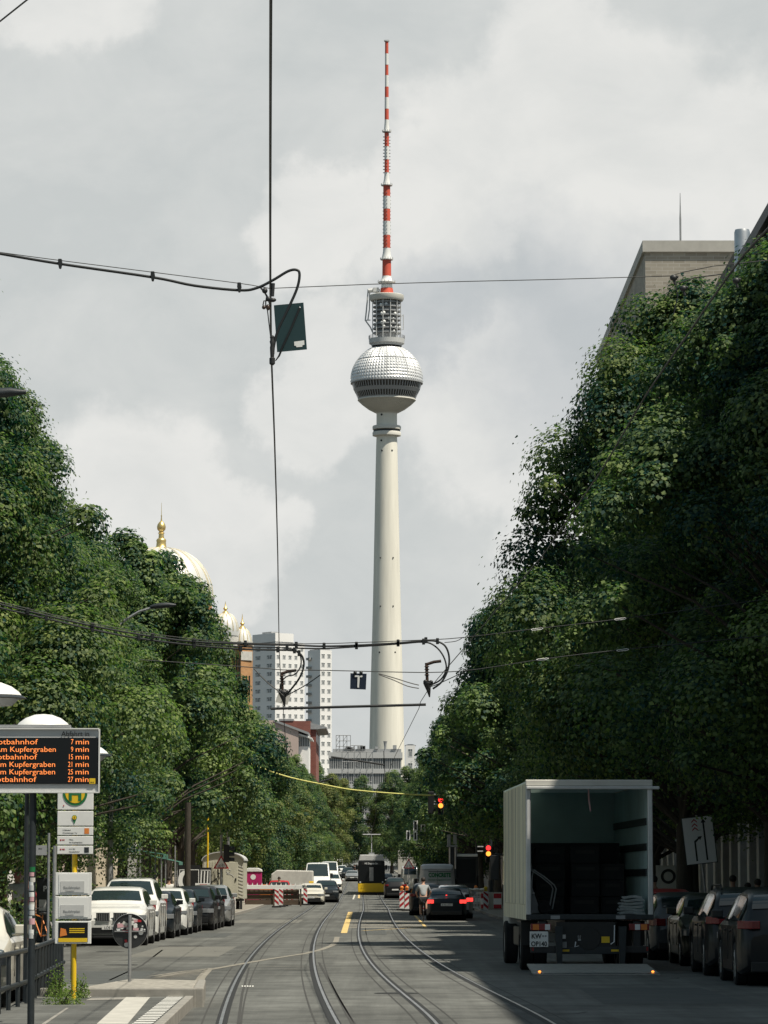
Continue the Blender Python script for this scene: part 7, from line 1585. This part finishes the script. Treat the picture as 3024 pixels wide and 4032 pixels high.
# street lamps with curved arms
def lamp_post(x, y, tipx, z, label, tipz=None):
    t = thing('street_lamp', label, 'street lamp', (x, y, G(y) + .12), 0, 'curved-arm street lamps'); h = z - G(y) - .12; s = tipx - x
    mb = MB(); mb.tube([(0, 0, 0), (0, 0, h * .5), (0, 0, h - 1.1)], [.11, .08, .06], 10); mb.build('pole', 'galv', t)
    mb = MB(); mb.tube([(0, 0, h - 1.1), (s * .05, 0, h - .85), (s * .2, 0, h - .5), (s * .42, 0, h - .22), (s * .66, 0, h - .06)], [.055, .05, .045, .04, .04], 8); mb.build('arm', 'galv', t)
    mb = MB(); mb.tube([(s * .6, 0, h - .07), (s * .72, 0, h - .03), (s * .88, 0, h - .0), (s, 0, h + .0)], [.06, .1, .09, .04], 10); mb.build('lamp_head', 'iron', t)
lamp_post(-9.0, 117, D(380, 1307, 117).x, D(380, 1307, 117).z, 'street lamp whose curved arm shows before the golden dome')
lamp_post(-9.1, 66, D(56, 847, 66).x, D(56, 847, 66).z, 'street lamp whose dark head enters at the left edge')
p = P(850 + 300 * .6329, 2350 + 818 * .6329, 220); lamp_post(p.x - 2.2, 220, p.x, p.z, 'street lamp with a pale arm before the pink house')
p = P(1685, 3022, 290); lamp_post(p.x + 2.3, 290, p.x, p.z, 'street lamp with a curved arm reaching out of the right trees')
# ================================================================ people
def skin_obj(name, parent, chains, mats, sub=2):
    """chains: list of lists of (x,y,z,r), joined where the first point equals an existing one"""
    vs = []; es = []; rs = []; key = {}
    def vid(p):
        k = (round(p[0], 4), round(p[1], 4), round(p[2], 4))
        if k not in key: key[k] = len(vs); vs.append(p[:3]); rs.append(p[3])
        return key[k]
    for ch in chains:
        ids = [vid(p) for p in ch]; es += list(zip(ids, ids[1:]))
    me = bpy.data.meshes.new(name); me.from_pydata(vs, es, []); me.materials.append(M[mats]); o = bpy.data.objects.new(name, me); scene.collection.objects.link(o); o.parent = parent
    m = o.modifiers.new('Skin', 'SKIN'); m.use_smooth_shade = True
    for i, r in enumerate(rs): sv = me.skin_vertices[0].data[i]; sv.radius = (r, r); sv.use_root = (i == 0)
    s = o.modifiers.new('Sub', 'SUBSURF'); s.levels = sub; s.render_levels = sub
    return o
for nm, c in (('cloth_white', (.6, .6, .57)), ('cloth_grey', (.27, .29, .30)), ('cloth_black', (.015, .016, .018)), ('cloth_blue', (.10, .16, .26)), ('cloth_olive', (.16, .17, .10)), ('cloth_red', (.35, .04, .05)), ('cap_pink', (.42, .18, .18))):
    M[nm] = mat(nm, c, .9, var=.12, vscale=9)
def person(label, x, y, z, rz=0, sc=1.0, pose='stand', shirt='cloth_white', legs='cloth_black', cap=None, group=None):
    t = thing('person', label, 'person', (x, y, z), rz, group); t.scale = (sc,) * 3
    if pose == 'ride':
        hip = (0, -.18, .98); ch = (0, .12, 1.38); nk = (0, .20, 1.50); hd = (0, .27, 1.66)
        kn = [(-.11, .22, .72), (.11, .16, .92)]; ft = [(-.12, -.02, .28), (.12, .02, .50)]; toe = [(-.12, .14, .24), (.12, .18, .46)]
        el = [(-.30, .22, 1.18), (.30, .22, 1.18)]; ha = [(-.26, .46, 1.06), (.26, .46, 1.06)]
    elif pose == 'walk':
        hip = (0, 0, .95); ch = (0, .03, 1.34); nk = (0, .03, 1.48); hd = (0, .06, 1.65)
        kn = [(-.10, .20, .55), (.10, -.05, .50)]; ft = [(-.10, .24, .10), (.10, -.38, .16)]; toe = [(-.10, .40, .04), (.10, -.27, .04)]
        el = [(-.27, -.10, 1.13), (.27, .12, 1.13)]; ha = [(-.27, -.05, .90), (.27, .30, .96)]
    else:
        hip = (0, 0, .95); ch = (0, 0, 1.34); nk = (0, .0, 1.48); hd = (0, .02, 1.65)
        kn = [(-.10, .02, .52), (.11, .02, .52)]; ft = [(-.11, 0, .09), (.12, 0, .09)]; toe = [(-.12, .16, .04), (.14, .16, .04)]
        el = [(-.27, -.02, 1.13), (.27, -.02, 1.13)]; ha = [(-.26, .10, .90), (.26, .10, .90)]
    L2 = lambda a, b_, t_: tuple(a[i] + (b_[i] - a[i]) * t_ for i in range(3))
    chains = [[(*hip, .13), (*L2(hip, ch, .5), .12), (*ch, .15), (*nk, .062), (*L2(nk, hd, .45), .058), (*hd, .098), (hd[0], hd[1], hd[2] + .09, .08)]]
    for s, k, f, tt, e_, h_ in ((-1, kn[0], ft[0], toe[0], el[0], ha[0]), (1, kn[1], ft[1], toe[1], el[1], ha[1])):
        hj = (s * .09, hip[1], hip[2] - .06); sh = (s * .18, ch[1], ch[2] + .06)
        chains.append([(*hip, .13), (*hj, .095), (*k, .062), (*L2(k, f, .4), .056), (*f, .038), (*tt, .03)])
        chains.append([(*ch, .15), (*sh, .062), (*e_, .042), (*L2(e_, h_, .4), .038), (*h_, .026)])
        u = (Vector(h_) - Vector(e_)).normalized(); palm = Vector(h_) + u * .06; chains.append([(*h_, .026), (*palm, .028)])
        for q in range(4): a = (q - 1.5) * .018; f1 = palm + u * .05 + Vector((a, 0, 0)); f2 = f1 + u * (.03 + .008 * (q in (1, 2))) + Vector((0, .012, -.018)); chains.append([(*palm, .028), (*f1, .009), (*f2, .007)])
        th = palm - u * .02 + Vector((-s * .035, .015, 0)); chains.append([(*h_, .026), (*th, .010), (*(th + u * .03), .008)])
    skin_obj('body', t, chains, 'skin')
    sh = [[(*L2(hip, ch, .0), .150), (*L2(hip, ch, .5), .145), (*ch, .172), (*L2(ch, nk, .7), .08)]]
    for s, e_ in ((-1, el[0]), (1, el[1])): sj = (s * .18, ch[1], ch[2] + .06); sh.append([(*ch, .172), (*sj, .080), (*L2(sj, e_, .85), .062)])
    skin_obj('shirt', t, sh, shirt)
    tr_ = []
    for s, k, f in ((-1, kn[0], ft[0]), (1, kn[1], ft[1])): hj = (s * .09, hip[1], hip[2] - .06); tr_.append([(*hip, .146), (*hj, .108), (*k, .078), (*L2(k, f, .85 if pose != 'ride' else .15), .062)])
    skin_obj('trousers', t, tr_, legs)
    mb = MB(); mb.sph((hd[0], hd[1] - .015, hd[2] + .055), .108, 10, (.92, 1.02, .95)); mb.build('cap' if cap else 'hair', cap or 'hair', t)
    mb = MB(); mb.sph((hd[0], hd[1] + .105, hd[2] - .0), .018, 6, (.8, 1.2, 1.3)); mb.build('nose', 'skin', t)
    mb = MB()
    for s in (-1, 1): 
        mb = MB(); mb.box(f_[0] - .045, f_[0] + .045, f_[1] - .08, f_[1] + .18, f_[2] - .09, f_[2] + .02) if (f_ := (ft[0] if s < 0 else ft[1])) else None; mb.build('shoe', 'cloth_black', t, bevel=.03)
    return t
def bicycle(label, x, y, z, rz=0, col='iron'):
    t = thing('bicycle', label, 'bicycle', (x, y, z), rz); r = .34
    for yy in (-.52, .52):
        mb = MB(); mb.lathe([(r - .03, -.018), (r, -.012), (r, .012), (r - .03, .018), (r - .03, -.018)], (0, yy, r), 28, 'x'); wl = mb.build('wheel', 'rubber', t); mb = MB()
        for k in range(10): a = k * .628; mb.tube([(0, yy, r), (0, yy + (r - .03) * cos(a), r + (r - .03) * sin(a))], .003, 4)
        mb.build('spokes', 'galv', wl)
    mb = MB()
    for a, b_ in (((-.52, r), (-.08, .30)), ((-.08, .30), (-.2, .82)), ((-.08, .30), (.38, .78)), ((-.18, .76), (.36, .84)), ((-.52, r), (-.17, .74)), ((.52, r), (.36, .92))): mb.tube([(0, *a), (0, *b_)], .015, 6)
    mb.build('frame', col, t); mb = MB(); mb.tube([(-.27, .44, 1.02), (-.1, .36, .98), (.1, .36, .98), (.27, .44, 1.02)], .012, 6); mb.build('handlebar', 'black', t)
    mb = MB(); mb.sph((0, -.21, .87), .11, 8, (.8, 1.2, .3)); mb.build('saddle', 'black', t); mb = MB(); mb.box(-.025, .025, -.88, -.86, .55, .60); mb.build('rear_light', 'taillight', t); mb = MB(); mb.prism([(-.86, .45), (-.7, .66), (-.5, .72), (-.5, .705), (-.69, .645), (-.845, .45)], -.02, .02, axis='x'); mb.build('mudguard', 'black', t)
g_ = GP(1667, 3628); 
bicycle('dark bicycle under the rider in the pale shirt', g_.x, g_.y, G(g_.y) + .005); person('person cycling away in a loose pale grey shirt and dark shorts', g_.x, g_.y, G(g_.y) + .0, 0, 1.06, 'ride', 'cloth_grey')
p = P(70, 3500, 97); bicycle('bicycle under the rider in white on the left pavement', p.x, 97, .12, .15); person('person in a white shirt and pink cap cycling away on the left pavement', p.x, 97, .12, .15, 1.05, 'ride', 'cloth_white', 'cloth_black', 'cap_pink')
p = P(105, 3500, 101); person('person in a red top behind the stickered pole, left pavement', p.x, 101, .12, pi, 1.0, 'walk', 'cloth_red', 'cloth_blue')
# ornamental hoop rack / bicycle leaning by the ticket machine
p = P(155, 3700, 88); bicycle('orange bicycle leaning behind the iron railing', p.x, 88, .12, .5, 'orange')
for X, Yt, d_, sh, lb, rz_p, gz in ((665, 3452, 165, 'cloth_white', 'person in a cream top seen from behind beside the green awning', 0, .12), (487, 3442, 150, 'cloth_black', 'person in black at the left pavement behind the white minivan', pi, .12), (1099, 3452, 235, 'cloth_black', 'construction worker in a black t-shirt behind the striped beacons', pi, None), (1199, 3415, 415, 'cloth_white', 'person in white standing beyond the covered trailer', pi, None),
        (2578, 3448, 98, 'cloth_white', 'person with a white scarf passing left of the pale poster', .3, .12), (2886, 3446, 96, 'cloth_black', 'person in black seen against the colonnade, right of the lane sign', 0, .12), (2985, 3460, 92, 'cloth_olive', 'person with dark hair and olive top near the right edge', .2, .12), (2945, 3475, 94, 'cloth_red', 'shorter person walking between the two at the right edge', .1, .12), (2705, 3462, 99, 'cloth_black', 'person half hidden behind the leaning tree trunk on the right', 0, .12)):
    p = P(X, Yt, d_); g = G(d_) + (gz or 0); sc_p = max(.85, min(1.12, (p.z - g) / 1.80)); person(lb, p.x, d_, g, rz_p, sc_p, 'walk' if d_ < 200 else 'stand', sh, ['cloth_blue', 'cloth_black'][int(X) % 2])
rd = random.Random(77)
for i in range(9):
    d_ = 600 + i * 5; x = P(1390 + i * 14, 3400, d_).x + rd.uniform(-.4, .4); person(f'{["tiny","small"][i % 2]} distant pedestrian crossing the far street end, {ORD[i]} from the left' if i else 'small distant pedestrian crossing the far street end, leftmost', x, d_, G(d_), rd.uniform(0, 6), 1.0, 'walk', rd.choice(['cloth_white', 'cloth_black', 'cloth_blue', 'cloth_red']), 'cloth_black', None, 'pedestrians at the far street end')
